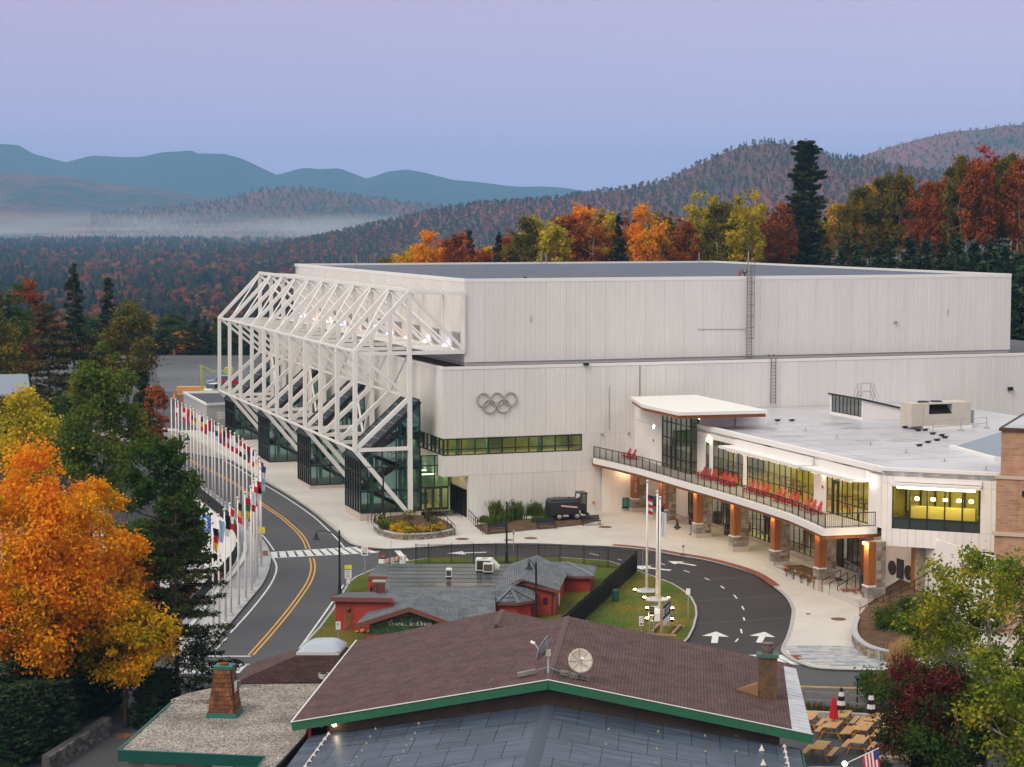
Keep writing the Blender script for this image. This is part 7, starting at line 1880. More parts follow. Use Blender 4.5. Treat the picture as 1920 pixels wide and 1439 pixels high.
for px,py,lab,ll in((1580,1338,'picnic table furthest back, under a striped umbrella',1.8),(1562,1357,'picnic table under the closed red umbrella',1.9),(1638,1344,'picnic table under the striped umbrella in front of the tall shrub row',2.0),(1620,1361,'middle picnic table joined end to end with the one behind',2.0),(1612,1386,'nearest picnic table beside the small pine shrub',1.8),(1517,1342,'picnic table half hidden by the metal roof edge',1.8),(1538,1397,'picnic table behind the deck railing',1.9),(1686,1362,'picnic table half hidden behind the pine shrub',1.8)):
 p=G(px,py,.75);picnic(lab,(p[0],p[1],p[2]-.75),anp,ll)
def umbrella(label,p,h,bands,m_top=None):
 t=thing('closed_umbrella',label,'umbrella',p,0,'closed umbrellas on the terrace')
 MB().tube([(0,0,0),(0,0,h)],.022,6).build('pole',m_black,t)
 n=len(bands);z0,z1=h*.42,h+.05
 for i,k in enumerate(bands):
  a,b=z0+(z1-z0)*i/n,z0+(z1-z0)*(i+1)/n;f=lambda z:.05+.19*((z1-z)/(z1-z0))**.7 if z<z1-.02 else.015
  N_=16;v=[]
  for z in(a,(a+b)/2,b):
   for j in range(N_):r_=f(z)*(1+.16*(-1)**j);v.append((r_*math.cos(2*math.pi*j/N_),r_*math.sin(2*math.pi*j/N_),z))
  MB().add(v,[(s*N_+j,s*N_+(j+1)%N_,(s+1)*N_+(j+1)%N_,(s+1)*N_+j)for s in range(2)for j in range(N_)]+[tuple(range(N_-1,-1,-1)),tuple(range(2*N_,3*N_))]).build('canopy_band',cmat(k),t)
def gtab(px,py):p=G(px,py,.75);return(p[0],p[1],p[2]-.75)
umbrella('closed red umbrella standing in a picnic table',gtab(1563,1352),2.15,'rrrr')
umbrella('closed black and white striped umbrella over the furthest table',gtab(1577,1336),2.2,'kwkwk')
umbrella('closed black and white striped umbrella in the row nearest the shrubs',gtab(1633,1343),2.2,'kwkwk')
umbrella('closed pale grey umbrella half hidden by the dark maple',gtab(1684,1358),2.2,'wwww')
p=G(1607,1331);t=thing('post_light','black garden post light with two small heads by the rail fence','post light',p);MB().lathe([(.09,0),(.05,.1),(.045,1.75),(.07,1.8)],8).build('post',m_black,t)
for s in(-1,1):MB().bar((0,0,1.75),(s*.1,0,1.95),.09,.09).build('head',m_black,t)
RF=thing('rail_fence','weathered split rail fence between the picnic terrace and the road','fence',(0,0,0))
m_rw2=mat('weathered_wood',(0.24,0.21,0.19),.9,(0.17,0.15,0.14),3,.8)
rp=[G(x,y)for x,y in((1506,1324),(1588,1330),(1671,1337),(1756,1344),(1840,1352))]
for a in rp:MB().box(a[0]-.07,a[0]+.07,a[1]-.07,a[1]+.07,a[2],a[2]+1.05).build('post',m_rw2,RF)
for a,b in zip(rp[:-1],rp[1:]):
 for z in(.38,.86):MB().bar(a+Vector((0,0,z)),b+Vector((0,0,z+.03)),.09,.11).build('rail',m_rw2,RF)
kb=MB();ka,kc=G(1500,1343),G(1900,1362);kb.bar((ka[0],ka[1],ka[2]+.15),(kc[0],kc[1],kc[2]+.15),.3,.36);o=kb.build('kerb',m_kerb);o['kind']='structure'
sheet('planting_strip',[G(1500,1330),G(1880,1352),G(1880,1361),G(1500,1342)],.05,m_soil)
sheet('leaf_bed',[G(1640,1402),G(1920,1385),G(1980,1400),G(1900,1418),G(1720,1424),G(1640,1424)],.04,mat('leaf_litter',(0.20,0.12,0.05),.95,(0.09,0.055,0.035),2.5,1,fine=.4,fscale=8,bump=.5,bscale=9))
EW=thing('edging_wall','low stone edging along the drive at the bottom right','wall',(0,0,0))
e0,e1,e2=G(1640,1432),G(1790,1430),G(1880,1418)
for i,(a,b)in enumerate(((e0,e1),(e1,e2))):stonework(EW,(a[0],a[1],a[2]),b-a,(b-a).length,.34,Vector(((b-a).y,-(b-a).x,0)).normalized(),300+i,hr=(.14,.2),wr=(.25,.45));MB().bar(a+Vector((0,.25,.15)),b+Vector((0,.25,.15)),.36,.34).build('mortar',m_mortar,EW)
t=thing('flag','stars and stripes on a white slanting staff at the deck','flag',tuple(LV*0+Vector((0,0,0))+(P(1618,1417,2.6))))
f0_,f1_=P(1618,1417,2.6),P(1646,1404,2.98);dv=(f1_-f0_)
for i in range(9):
 a,b=i/9,(i+1)/9;dn=Vector((.10,-.12,-.95));st=Vector((0,0,0))
 p0,p1=dv*a,dv*b
 if i<6:MB().add([p0,p1,p1+dn,p0+dn,p0+Vector((0,.03,0)),p1+Vector((0,.03,0)),p1+dn+Vector((.0,.03,0)),p0+dn+Vector((0,.03,0))],[(0,1,2,3),(7,6,5,4),(0,4,5,1),(1,5,6,2),(2,6,7,3),(3,7,4,0)]).build('stripe',m_flagr if i%2==0 else m_flagw,t)
 else:MB().add([p0,p1,p1+dn*.5,p0+dn*.5,p0+dn*.5+Vector((0,.03,0)),p1+dn*.5+Vector((0,.03,0))],[(0,1,2,3),(3,2,5,4)]).build('canton',m_flagb,t,fix=False);MB().add([p0+dn*.5,p1+dn*.5,p1+dn,p0+dn,p0+dn+Vector((0,.03,0)),p1+dn+Vector((0,.03,0))],[(0,1,2,3),(3,2,5,4)]).build('stripe',m_flagr if i%2==0 else m_flagw,t,fix=False)
p=P(1584,1436,2.0);o=MB().lathe([(.05,0),(.12,.06),(.12,.14),(.04,.2)],10).build('globe_lamp',emis('globe_lamp',(1,.86,.55),60));o.location=p;tag(o,'small bright lamp shining below the slanting flag staff','lamp')
def car(name,label,p,rz,m,kind='suv'):
 t=thing(name,label,'car',p,rz,'cars in the far parking lot')
 L_,Wd,H_,hb=(4.6,1.8,1.65,1.0)if kind=='suv' else(5.4,1.9,1.8,1.05)if kind=='pickup' else(4.5,1.75,1.4,.9)
 prof=[(-L_/2,.35),(-L_/2,hb*.85),(-L_*.28,hb),(L_*.46,hb),(L_/2,hb*.9),(L_/2,.35)]
 v=[(x,-Wd/2,z)for x,z in prof]+[(x,Wd/2,z)for x,z in prof];n=len(prof)
 MB().add(v,[tuple(range(n)),tuple(range(2*n-1,n-1,-1))]+[(i,n+i,n+(i+1)%n,(i+1)%n)for i in range(n)]).build('body',m,t)
 c0,c1=(-L_*.24,L_*.44)if kind=='suv' else(-L_*.2,L_*.12)if kind=='pickup' else(-L_*.2,L_*.32)
 MB().add([(c0,-Wd/2+.03,hb),(c1,-Wd/2+.03,hb),(c1-.25,-Wd/2+.2,H_),(c0+.6,-Wd/2+.2,H_),(c0,Wd/2-.03,hb),(c1,Wd/2-.03,hb),(c1-.25,Wd/2-.2,H_),(c0+.6,Wd/2-.2,H_)],[(0,1,2,3),(7,6,5,4),(0,3,7,4),(1,5,6,2)]).build('windows',mat('car_glass',(0.02,0.03,0.045),.1,spec=.8),t)
 MB().box(c0+.6,c1-.25,-Wd/2+.2,Wd/2-.2,H_,H_+.05).build('roof',m,t)
 for x in(-L_*.32,L_*.32):
  for y in(-Wd/2,Wd/2):
   w_=MB().lathe([(.2,-.12),(.33,-.1),(.34,0),(.33,.1),(.2,.12)],14).build('wheel',MATS['tyre'],t);w_.location=(x,y,.34);w_.rotation_euler=(math.pi/2,0,0)
 for y in(-Wd*.36,Wd*.36):MB().box(-L_/2-.02,-L_/2+.02,y-.16,y+.16,.62,.76).build('headlight',m_signw,t)
p=G(414,724);car('parked_car','silver blue car parked in the lot behind the last truss',p,R(14),mat('car_silver',(0.30,0.38,0.48),.3,metal=.4))
p=G(440,724.5);car('parked_car','red pickup parked beside the silver blue car',p,R(14),mat('car_red',(0.42,0.012,0.03),.35),'pickup')
p=G(399,740);car('utility_vehicle','white roofed utility vehicle by the yellow lift',p,R(70),mat('car_white',(0.6,0.6,0.58),.4),'suv')
p=G(391,752);t=thing('boom_lift','yellow green boom lift standing behind the grey service building','boom lift',p,R(20));m_ly=mat('lift_yellow',(0.50,0.50,0.06),.5)
MB().box(-1.2,1.2,-.6,.6,.5,1.5).build('chassis',m_ly,t);b_=MB();b_.bar((-.9,0,1.5),(-1.1,0,5.4),.3).bar((-1.1,0,5.4),(.7,0,4.4),.22).bar((.7,0,4.4),(2.6,0,4.5),.18);b_.build('boom',m_ly,t);MB().box(2.6,3.7,-.5,.5,4.0,5.0).build('basket',m_ly,t)
for x in(-.8,.8):MB().box(x-.35,x+.35,-.75,.75,0,.7).build('wheels',MATS['tyre'],t)
for i,(px,py)in enumerate(((327,743),(341,752))):
 p=G(px,py+4);t=thing('traffic_cone',('orange traffic cone furthest left by the far road','orange traffic cone nearest the grey service building')[i],'traffic cone',p,0,'cones by the far road');MB().lathe([(.28,.04),(.06,.95),(.04,1.0)],10).build('body',m_or,t);MB().box(-.38,.38,-.38,.38,0,.04).build('base',m_or,t)
p=G(361,740);o=MB().box(-2.3,2.3,-.8,.8,0,.55).box(-2.35,2.35,-.85,.85,.56,1.25).build('jersey_barrier',mat('barrier_orange',(0.60,0.30,0.10),.7));o.location=p;tag(o,'long orange and white barrier block behind the grey service building','barrier')
sheet('parking_lot',[G(293,690),G(330,684),G(500,681),G(520,722),G(500,735),G(300,735)],.02,mat('parking_asphalt',(0.115,0.12,0.13),.85,(0.075,0.078,0.085),.05,.9,fine=.2,fscale=1.5,stretch=(.4,1,1)))
hp=[D(-60,748,255),D(20,744,262)]
q=D(10,742,250);HB=thing('far_house','tan house with blue grey roof at the left edge','house',(q[0],q[1],.8),R(8))
zr_=D(10,742,250)[2]-.8;zt2=D(10,700,256)[2]-.8
MB().box(-9,2.6,0,8,0,zr_).build('wall',mat('tan_siding',(0.30,0.25,0.20),.8),HB)
MB().plate([(-10,-.6,zr_),(3.3,-.6,zr_),(2.4,4.2,zt2),(-10,4.2,zt2)],.15).build('roof_slope',mat('slate_blue',(0.20,0.23,0.29),.7),HB);MB().plate([(-10,4.2,zt2),(2.4,4.2,zt2),(3.3,8.8,zr_),(-10,8.8,zr_)],.15).build('roof_slope',MATS['slate_blue'],HB)
for x in(-2,.6):MB().box(x,x+1,-.05,-.005,1.2,2.4).build('window',MATS['window_dark'],HB)
q=D(281,726,300);t=thing('notice_board','white notice board on posts by the far parking lot','notice board',(q[0],q[1],1.2));MB().box(-.5,.5,-.04,.04,.9,2.0).build('board',m_signw,t);MB().box(-.45,-.37,-.03,.03,0,.9).box(.37,.45,-.03,.03,0,.9).build('post',m_post,t)
q=G(187,1010);t=thing('floodlight_mast','dark mast with two pale lamp heads among the left trees','lamp mast',(q[0],q[1],-5.5));zf=P(187,912,0);zf=D(187,912,q[1])[2]+5.5;MB().tube([(0,0,0),(0,0,zf)],.09,8).build('mast',m_black,t)
for s in(-1,1):MB().box(s*.38-.18,s*.38+.18,-.2,.2,zf,zf+.14).build('head',m_signw,t)
MB().bar((-.4,0,zf-.02),(.4,0,zf-.02),.07).build('crossarm',m_black,t)
SWt=thing('stone_wall','rough dark stone wall below the clipped hedge at the lower left','wall',(0,0,0))
s0,s1=G(206,1376),G(92,1452);d_=s1-s0
dkst=m_stones;m_save=list(m_stones)
m_stones[:]=[mat('dark_wallstone_%d'%i,c,.9,tuple(v*.6 for v in c),4,.9,fine=.2,fscale=9)for i,c in enumerate(((0.12,0.115,0.11),(0.17,0.16,0.15),(0.09,0.088,0.085)))]
stonework(SWt,(s1[0],s1[1],s1[2]-.05),-d_,d_.length,1.0,Vector((.5,-1,0)).normalized(),400,dmin=.03,dmax=.14,hr=(.2,.36),wr=(.25,.6));m_stones[:]=m_save
MB().bar(s0+Vector((-.2,.25,.45)),s1+Vector((-.2,.25,.45)),.5,.95).build('core',mat('wall_dark',(0.07,0.068,0.065),.95),SWt)
sheet('leaf_scatter',[G(212,1378),G(258,1374),G(262,1384),G(216,1386)],.01,mat('red_leaves',(0.26,0.10,0.05),.95,(0.08,0.06,0.05),3,1.2),kind='stuff')
cbp=smooth_path([G(x,y,.13)for x,y in((1604,1176),(1599,1190),(1599,1205),(1606,1218),(1622,1230),(1645,1238),(1672,1243),(1700,1245))],4)
CBd=thing('stone_bed','curved stone garden bed at the pavement corner','garden bed',(0,0,0))
bk_=[G(1750,1215),G(1800,1150),G(1700,1120),G(1660,1140),G(1630,1160)]
MB().prism([(p[0],p[1])for p in cbp]+[(p[0],p[1])for p in bk_],-1.5,[gz(p[0],p[1])+.7 for p in cbp]+[.2,.5,1.2,.9,.4]).build('soil',m_soil,CBd)
for i in range(len(cbp)-1):
 a,b=cbp[i],cbp[i+1];d_=b-a;d_.z=0
 stonework(CBd,(a[0],a[1],gz(a[0],a[1])+.13),d_,d_.length,.68,Vector((d_.y,-d_.x,0)).normalized(),500+i,hr=(.18,.3),wr=(.25,.55))
a_,b_=ribbon(cbp,.42,.12);n_=len(a_);zc=[gz(p[0],p[1])+.81 for p in cbp]
MB().add([(p[0],p[1],zc[i%n_])for i,p in enumerate(a_+b_)]+[(p[0],p[1],zc[i%n_]+.1)for i,p in enumerate(a_+b_)],[(3*n_+i,3*n_+i+1,2*n_+i+1,2*n_+i)for i in range(n_-1)]+[(n_+i,n_+i+1,3*n_+i+1,3*n_+i)for i in range(n_-1)]+[(i,i+1,2*n_+i+1,2*n_+i)for i in range(n_-1)]).build('coping',m_walk,CBd)
# ------------------------------------------------------------------ vegetation
def leaf_mat(name,pal,trans=.4,nscale=.35,mixn=.5,rough=.75):
 """pal: [(pos, colour)]; each leaf takes its own colour, whole sprays drift together"""
 if name in MATS:return MATS[name]
 m,nt,N,L,B=_nodes(name)
 g=N.new('ShaderNodeNewGeometry');tc_=N.new('ShaderNodeTexCoord');oi=N.new('ShaderNodeObjectInfo')
 nz=N.new('ShaderNodeTexNoise');nz.inputs['Scale'].default_value=nscale;nz.inputs['Detail'].default_value=3
 ad=N.new('ShaderNodeVectorMath');ad.operation='ADD'
 sc_=N.new('ShaderNodeVectorMath');sc_.operation='SCALE';sc_.inputs['Scale'].default_value=1
 cm_=N.new('ShaderNodeCombineXYZ');mu=N.new('ShaderNodeMath');mu.operation='MULTIPLY';mu.inputs[1].default_value=60
 L.new(oi.outputs['Random'],mu.inputs[0]);L.new(mu.outputs[0],cm_.inputs[0])
 L.new(tc_.outputs['Object'],ad.inputs[0]);L.new(cm_.outputs[0],ad.inputs[1]);L.new(ad.outputs[0],nz.inputs['Vector'])
 mr=N.new('ShaderNodeMapRange');mr.inputs['From Min'].default_value=.33;mr.inputs['From Max'].default_value=.67
 L.new(nz.outputs['Fac'],mr.inputs['Value'])
 mx=N.new('ShaderNodeMix');mx.inputs[0].default_value=mixn
 L.new(g.outputs['Random Per Island'],mx.inputs[2]);L.new(mr.outputs[0],mx.inputs[3])
 rp=N.new('ShaderNodeValToRGB');e=rp.color_ramp.elements
 e[0].position,e[0].color=pal[0][0],(*pal[0][1],1);e[1].position,e[1].color=pal[-1][0],(*pal[-1][1],1)
 for p_,c_ in pal[1:-1]:x=e.new(p_);x.color=(*c_,1)
 L.new(mx.outputs[0],rp.inputs[0])
 N.remove(B)
 d=N.new('ShaderNodeBsdfDiffuse');t=N.new('ShaderNodeBsdfTranslucent');ms=N.new('ShaderNodeMixShader');ms.inputs[0].default_value=trans
 L.new(rp.outputs[0],d.inputs[0]);L.new(rp.outputs[0],t.inputs[0]);L.new(d.outputs[0],ms.inputs[1]);L.new(t.outputs[0],ms.inputs[2])
 L.new(ms.outputs[0],N['Material Output'].inputs['Surface'])
 MATS[name]=m
 return m
LM=dict(orange=leaf_mat('leaf_orange',[(.10,(.30,.24,.015)),(.32,(.74,.36,.015)),(.6,(.84,.31,.015)),(.85,(.74,.19,.02)),(.98,(.55,.14,.02))]),amber=leaf_mat('leaf_amber',[(.12,(.10,.14,.012)),(.3,(.46,.34,.012)),(.6,(.78,.42,.015)),(.88,(.74,.24,.02))]),yellow=leaf_mat('leaf_yellow',[(.15,(.13,.16,.012)),(.45,(.44,.36,.018)),(.85,(.70,.46,.03))]),lime=leaf_mat('leaf_lime',[(.2,(.07,.12,.014)),(.5,(.17,.21,.02)),(.75,(.26,.26,.025)),(.97,(.60,.40,.02))],.35),green=leaf_mat('leaf_green',[(.15,(.028,.065,.014)),(.5,(.055,.10,.018)),(.85,(.10,.13,.02)),(.98,(.22,.14,.02))]),aspen=leaf_mat('leaf_aspen',[(.15,(.05,.095,.018)),(.5,(.105,.145,.026)),(.85,(.16,.17,.028)),(.99,(.40,.24,.03))]),olive=leaf_mat('leaf_olive',[(.15,(.06,.065,.014)),(.5,(.15,.125,.02)),(.85,(.27,.19,.024))]),rust=leaf_mat('leaf_rust',[(.15,(.09,.035,.014)),(.5,(.30,.075,.02)),(.85,(.50,.16,.03))]),red=leaf_mat('leaf_red',[(.15,(.12,.015,.014)),(.5,(.40,.035,.025)),(.9,(.55,.09,.035))]),wine=leaf_mat('leaf_wine',[(.2,(.022,.035,.010)),(.45,(.04,.045,.014)),(.6,(.075,.02,.018)),(.9,(.15,.03,.028))],.25,.5,.75),needle=leaf_mat('needle_dark',[(.15,(.014,.024,.012)),(.5,(.035,.048,.018)),(.85,(.075,.075,.025))],.15),spruce=leaf_mat('needle_spruce',[(.15,(.016,.032,.018)),(.5,(.035,.06,.03)),(.9,(.065,.095,.042))],.15),bronze=leaf_mat('needle_bronze',[(.15,(.03,.03,.012)),(.5,(.075,.062,.020)),(.9,(.16,.12,.035))],.15),)
m_bark=mat('bark_brown',(0.085,0.06,0.045),.9,(0.05,0.036,0.028),3,.9,bump=.4,bscale=9)
m_birch=mat('bark_pale',(0.42,0.38,0.30),.85,(0.22,0.19,0.14),3,.9)
m_redbark=mat('bark_red',(0.19,0.085,0.055),.9,(0.11,0.06,0.045),3,.9)
def leaves(centres,outward,size,rg,aspect=.7,up=.35,droop=0.0):
 """one four-cornered leaf at every centre; returns vertex and face arrays"""
 n=len(centres)
 nr=rg.normal(size=(n,3));nr/=np.linalg.norm(nr,axis=1,keepdims=True)
 nr=nr*.8+outward*.6+np.array([0,0,up]);nr/=np.linalg.norm(nr,axis=1,keepdims=True)
 a=np.cross(nr,rg.normal(size=(n,3)));a/=np.linalg.norm(a,axis=1,keepdims=True)+1e-9
 b=np.cross(nr,a)
 s=size*rg.uniform(.6,1.3,(n,1))
 v=np.stack([centres-a*s*.5,centres-b*s*.5*aspect+a*s*.08,centres+a*s*.5,centres+b*s*.5*aspect+a*s*.08],1)
 v[:,2]+=nr*s*-.12
 return v.reshape(-1,3),np.arange(4*n).reshape(n,4)
def broadleaf(seed,H,rad,base=.28,nclump=46,nleaf=12000,size=.26,clump=.34,limbs=11,trunk=.22,shape=1.0,lean=0.0,gap=1.0,flat=.75):
 """-> (trunk MB, crown vertices, crown faces)"""
 rg=np.random.default_rng(seed);rr=random.Random(seed)
 zc,rz=H*(base+(1-base)*.52),H*(1-base)*.50
 cl=[]
 while len(cl)<nclump:
  p=rg.normal(size=3);p/=np.linalg.norm(p)
  p*=rg.uniform(.35,1.0)**.6
  t=(p[2]+1)/2
  w=(1.0-.55*max(0,t-.35)*shape)if t>.35 else(.55+.45*t/.35)
  q=np.array([p[0]*rad*w+lean*t*H,p[1]*rad*w,zc+p[2]*rz])
  cl.append((q,rad*clump*rg.uniform(.35,1.25)))
 cnt=rg.multinomial(nleaf,np.array([c[1]**2 for c in cl])/sum(c[1]**2 for c in cl))
 C_,O_=[],[]
 for(q,r_),k in zip(cl,cnt):
  d=rg.normal(size=(k,3));d/=np.linalg.norm(d,axis=1,keepdims=True)
  rad_=r_*np.where(rg.random((k,1))<.22,rg.uniform(.9,1.75,(k,1)),rg.uniform(.15,1.08,(k,1))**.6)
  C_.append(q+d*rad_*np.array([1,1,flat])+rg.normal(size=(k,3))*r_*.16);O_.append(d)
 v,f=leaves(np.concatenate(C_),np.concatenate(O_),size,rg)
 tm=MB();top=Vector((lean*H*.8,0,H*.86));k=7
 pts=[Vector((0,0,-.4))]+[Vector((lean*H*(i/k)+rr.uniform(-.12,.12)*H*.04*i,rr.uniform(-.12,.12)*H*.04*i,H*.86*i/k))for i in range(1,k+1)]
 tm.tube(pts,[trunk*(1-.82*i/k)for i in range(k+1)],8)
 order=sorted(range(len(cl)),key=lambda i:-np.linalg.norm(cl[i][0][:2]))[:limbs]
 for i in order:
  q=Vector(cl[i][0]);z0=max(H*base*.8,q.z-(Vector((q.x,q.y,0)).length)*rr.uniform(.5,1.0));j=min(int(z0/(H*.86)*k),k-1);s=pts[j+1]
  m_=s.lerp(q,.5)+Vector((0,0,-.05*H*rr.random()))
  r0=trunk*(1-.8*(j+1)/k)*.55
  tm.tube([s,m_,q],[r0,r0*.65,r0*.2],5,cap=False)
  for _ in range(2):
   e=q+Vector((rr.uniform(-1,1),rr.uniform(-1,1),rr.uniform(-.3,.8)))*cl[i][1];tm.tube([m_,e],[r0*.4,r0*.1],4,cap=False)
 return tm,v,f
def conifer(seed,H,rad,base=.1,layers=16,per=7,size=.45,nper=26,trunk=.2,power=1.0,droop=.18,sparse=0.0,tip=.03,aspect=.26,up=.5):
 rg=np.random.default_rng(seed);rr=random.Random(seed)
 tm=MB();k=6
 pts=[Vector((0,0,-.4))]+[Vector((rr.uniform(-.02,.02)*H*.3,rr.uniform(-.02,.02)*H*.3,H*i/k))for i in range(1,k)]+[Vector((0,0,H))]
 tm.tube(pts,[trunk*(1-.93*i/k)for i in range(k+1)],7)
 C_,O_=[],[]
 for l in range(layers):
  t=(l+rr.uniform(-.25,.25))/layers
  zl=H*(base+(1-base)*max(0,t));env=rad*(tip+(1-tip)*(1-max(t,0))**power)
  if callable(sparse):env*=sparse(t)
  for b in range(per):
   if not callable(sparse)and rr.random()<sparse:continue
   a=2*math.pi*(b+rr.uniform(-.5,.5))/per+l*.7;Lb=env*rr.uniform(.5,1.2);z=min(H*.97,zl+rr.uniform(-.6,.6)*H*(1-base)/layers)
   d=np.array([math.cos(a),math.sin(a),0])
   e=Vector((d[0]*Lb,d[1]*Lb,z-Lb*droop+Lb*.10));tm.tube([(0,0,z),(d[0]*Lb*.5,d[1]*Lb*.5,z-Lb*droop*.4),e],[trunk*.22*(1-t*.7),trunk*.14*(1-t*.7),.01],4,cap=False)
   n=max(4,int(nper*(.35+.65*Lb/rad)))
   u=rg.uniform(.22,1.05,n)**.8;side=rg.normal(size=n)*Lb*.16*(1.1-.5*u)
   c=np.stack([d[0]*Lb*u-d[1]*side,d[1]*Lb*u+d[0]*side,z-Lb*droop*u+Lb*.10*u**2+rg.normal(size=n)*.055*H/12],1)
   C_.append(c);O_.append(np.repeat(d[None],n,0)*.4)
 n=10;c=np.stack([rg.normal(size=n)*.05*rad,rg.normal(size=n)*.05*rad,H-rg.uniform(0,.06,n)*H],1);C_.append(c);O_.append(np.zeros((n,3)))
 v,f=leaves(np.concatenate(C_),np.concatenate(O_),size,rg,aspect,up)
 return tm,v,f
def tree(name,label,p,data,lm,bark,group=None,rz=0.0,cat='tree',crown='crown'):
 tm,v,f=data
 t=thing(name,label,cat,p,rz,group)
 tm.build('trunk',bark,t,smooth=True,fix=False)
 me=np_mesh('crown',v,f);me.materials.append(lm);obj(crown,me,t)
 return t
def gfoot(px,py,drop=None):p=G(px,py);return(p[0],p[1],p[2]if drop is None else drop)
def at_depth(px,y,z):return((px-CX)/FPX*y*1.003,y,z)
# --- left foreground
tree('maple_tree','tall orange maple at the left edge, largest crown',at_depth(70,111,-1.2),broadleaf(1,16.2,4.7,.16,150,36000,.23,.19,22,.30,.7),LM['orange'],m_bark,'autumn maples at the left')
tree('maple_tree','orange and amber maple in front of the pale aspen trunk',at_depth(168,116,-1.2),broadleaf(2,14.0,3.5,.2,110,24000,.23,.20,18,.24,1.0),LM['orange'],m_bark,'autumn maples at the left')
tree('maple_tree','low spreading amber maple nearest the gravel roof',at_depth(226,112,-1.5),broadleaf(3,8.6,3.0,.3,75,13000,.22,.22,18,.17,.8),LM['amber'],m_bark,'autumn maples at the left')
tree('maple_tree','yellow green maple low at the left edge above the hedge',at_depth(35,113,-1.5),broadleaf(4,9.8,4.2,.34,110,23000,.22,.20,16,.2,.6),LM['amber'],m_bark,'autumn maples at the left')
tree('maple_tree','lime green maple between the big orange crowns',at_depth(130,114,-1.5),broadleaf(5,9.6,2.9,.3,40,12000,.25,.30,10,.18,.7),LM['lime'],m_bark,'autumn maples at the left')
tree('birch_tree','yellow birch with pale stem behind the orange maples',at_depth(48,176,-2),broadleaf(6,15.3,3.3,.3,44,11000,.32,.30,12,.17,.8),LM['yellow'],m_birch)
tree('aspen_tree','tall green aspen with bare pale trunk',at_depth(196,158,-4.5),broadleaf(7,22.6,4.1,.40,110,19000,.30,.19,18,.33,1.15,.004),LM['aspen'],m_birch)
tree('maple_tree','dense dark green maple beside the flagpoles',at_depth(290,150,-5),broadleaf(8,17.0,3.5,.22,110,20000,.30,.21,14,.3,.5),LM['green'],m_bark)
tree('maple_tree','smaller green maple leaning towards the white wall',at_depth(330,156,-5.4),broadleaf(9,12.6,2.7,.2,40,10000,.32,.32,9,.2,.6),LM['green'],m_bark)
tree('maple_tree','thin tree with orange rust leaves before the blue banner',at_depth(388,150,-5.5),broadleaf(10,7.0,2.2,.3,20,1300,.24,.35,9,.1,.4),LM['rust'],m_bark)
tree('maple_tree','small scarlet tipped tree behind the amber maple',at_depth(252,132,-4),broadleaf(11,9.0,1.9,.35,20,3600,.26,.32,8,.14,.8),LM['red'],m_bark)
tree('maple_tree','slender orange tree at the far bend of the road',at_depth(292,232,.3),broadleaf(12,8.2,1.9,.2,24,3200,.34,.33,7,.13,1),LM['rust'],m_bark)
tree('pine_tree','dark open pine with red trunk beside the flagpole walk',at_depth(325,117,-1.3),conifer(13,12.8,3.7,.15,19,7,.36,190,.17,.5,.12,.22,.14,.24,.8),LM['needle'],m_redbark)
for i,(px,dd,H,rd,kind,lab)in enumerate(((92,262,17,6.0,'bronze','broad olive pine left of the dark conifers'),(140,300,21.5,3.6,'needle','dark conifer rising behind the olive pine'),(238,285,17.2,4.0,'olive','round olive green tree by the far parking lot'),(12,300,20.5,4.2,'green','dark green tree at the far left edge'),(55,318,19,3.4,'rust','rusty brown tree behind the far left house'),(175,255,13,3.0,'bronze','low bronze conifer behind the aspen'),(268,240,9.5,2.6,'needle','small dark conifer left of the notice board'),(-20,270,17,4.5,'olive','olive tree cut by the left edge'),(205,330,18.5,3.5,'needle','dark conifer behind the round olive tree'),(25,215,10.5,3.2,'olive','olive tree in front of the far left house'),(130,215,11,3.2,'green','green tree behind the yellow birch'))):
 if kind in('bronze','needle'):dt=conifer(20+i,H,rd,.08,17,8,.75,62,.25,.75,.1,.12,.05,.4)
 else:dt=broadleaf(20+i,H,rd,.12,44,6500,.5,.33,8,.25,.7)
 tree('conifer_tree' if kind in('bronze','needle')else 'broadleaf_tree',lab,at_depth(px,dd,0.6 if dd>230 else-1),dt,LM[kind],m_bark,'trees left of the far road')
hd0=conifer(60,4.6,1.25,.02,22,9,.24,30,.1,.45,-.25,.0,.25,.4,.2);hd_first=None
hedge_pts=[G(-10+24*i,1405-8.5*i)for i in range(10)]+[G(20+24*i,1440-9*i)for i in range(5)]
for i,p in enumerate(hedge_pts):
 lab=f'dark green hedge cedar above the stone wall, {ORD[i]} from the lower left in its row' if i<10 else f'dark hedge cedar in the front row, {ORD[i - 10]} from the left'
 if hd_first is None:hd_first=tree('cedar_bush',lab,p,hd0,LM['spruce'],m_bark,'cedars of the hedge',cat='hedge cedar')
 else:c=dup(hd_first,p,i*1.3,lab);s=random.Random(i).uniform(.8,1.1);c.scale=(s*1.15,s*1.15,s)
for i,(px,dd,H)in enumerate(((262,112,3.6),(286,114,3.2),(302,116,3.0))):c=dup(hd_first,at_depth(px,dd,-1.5),i,('left','middle','right')[i]+' dark shrub behind the gravel roof by the pine','dark shrubs by the gravel roof','shrub');c.scale=(.9,.9,H/4.6)
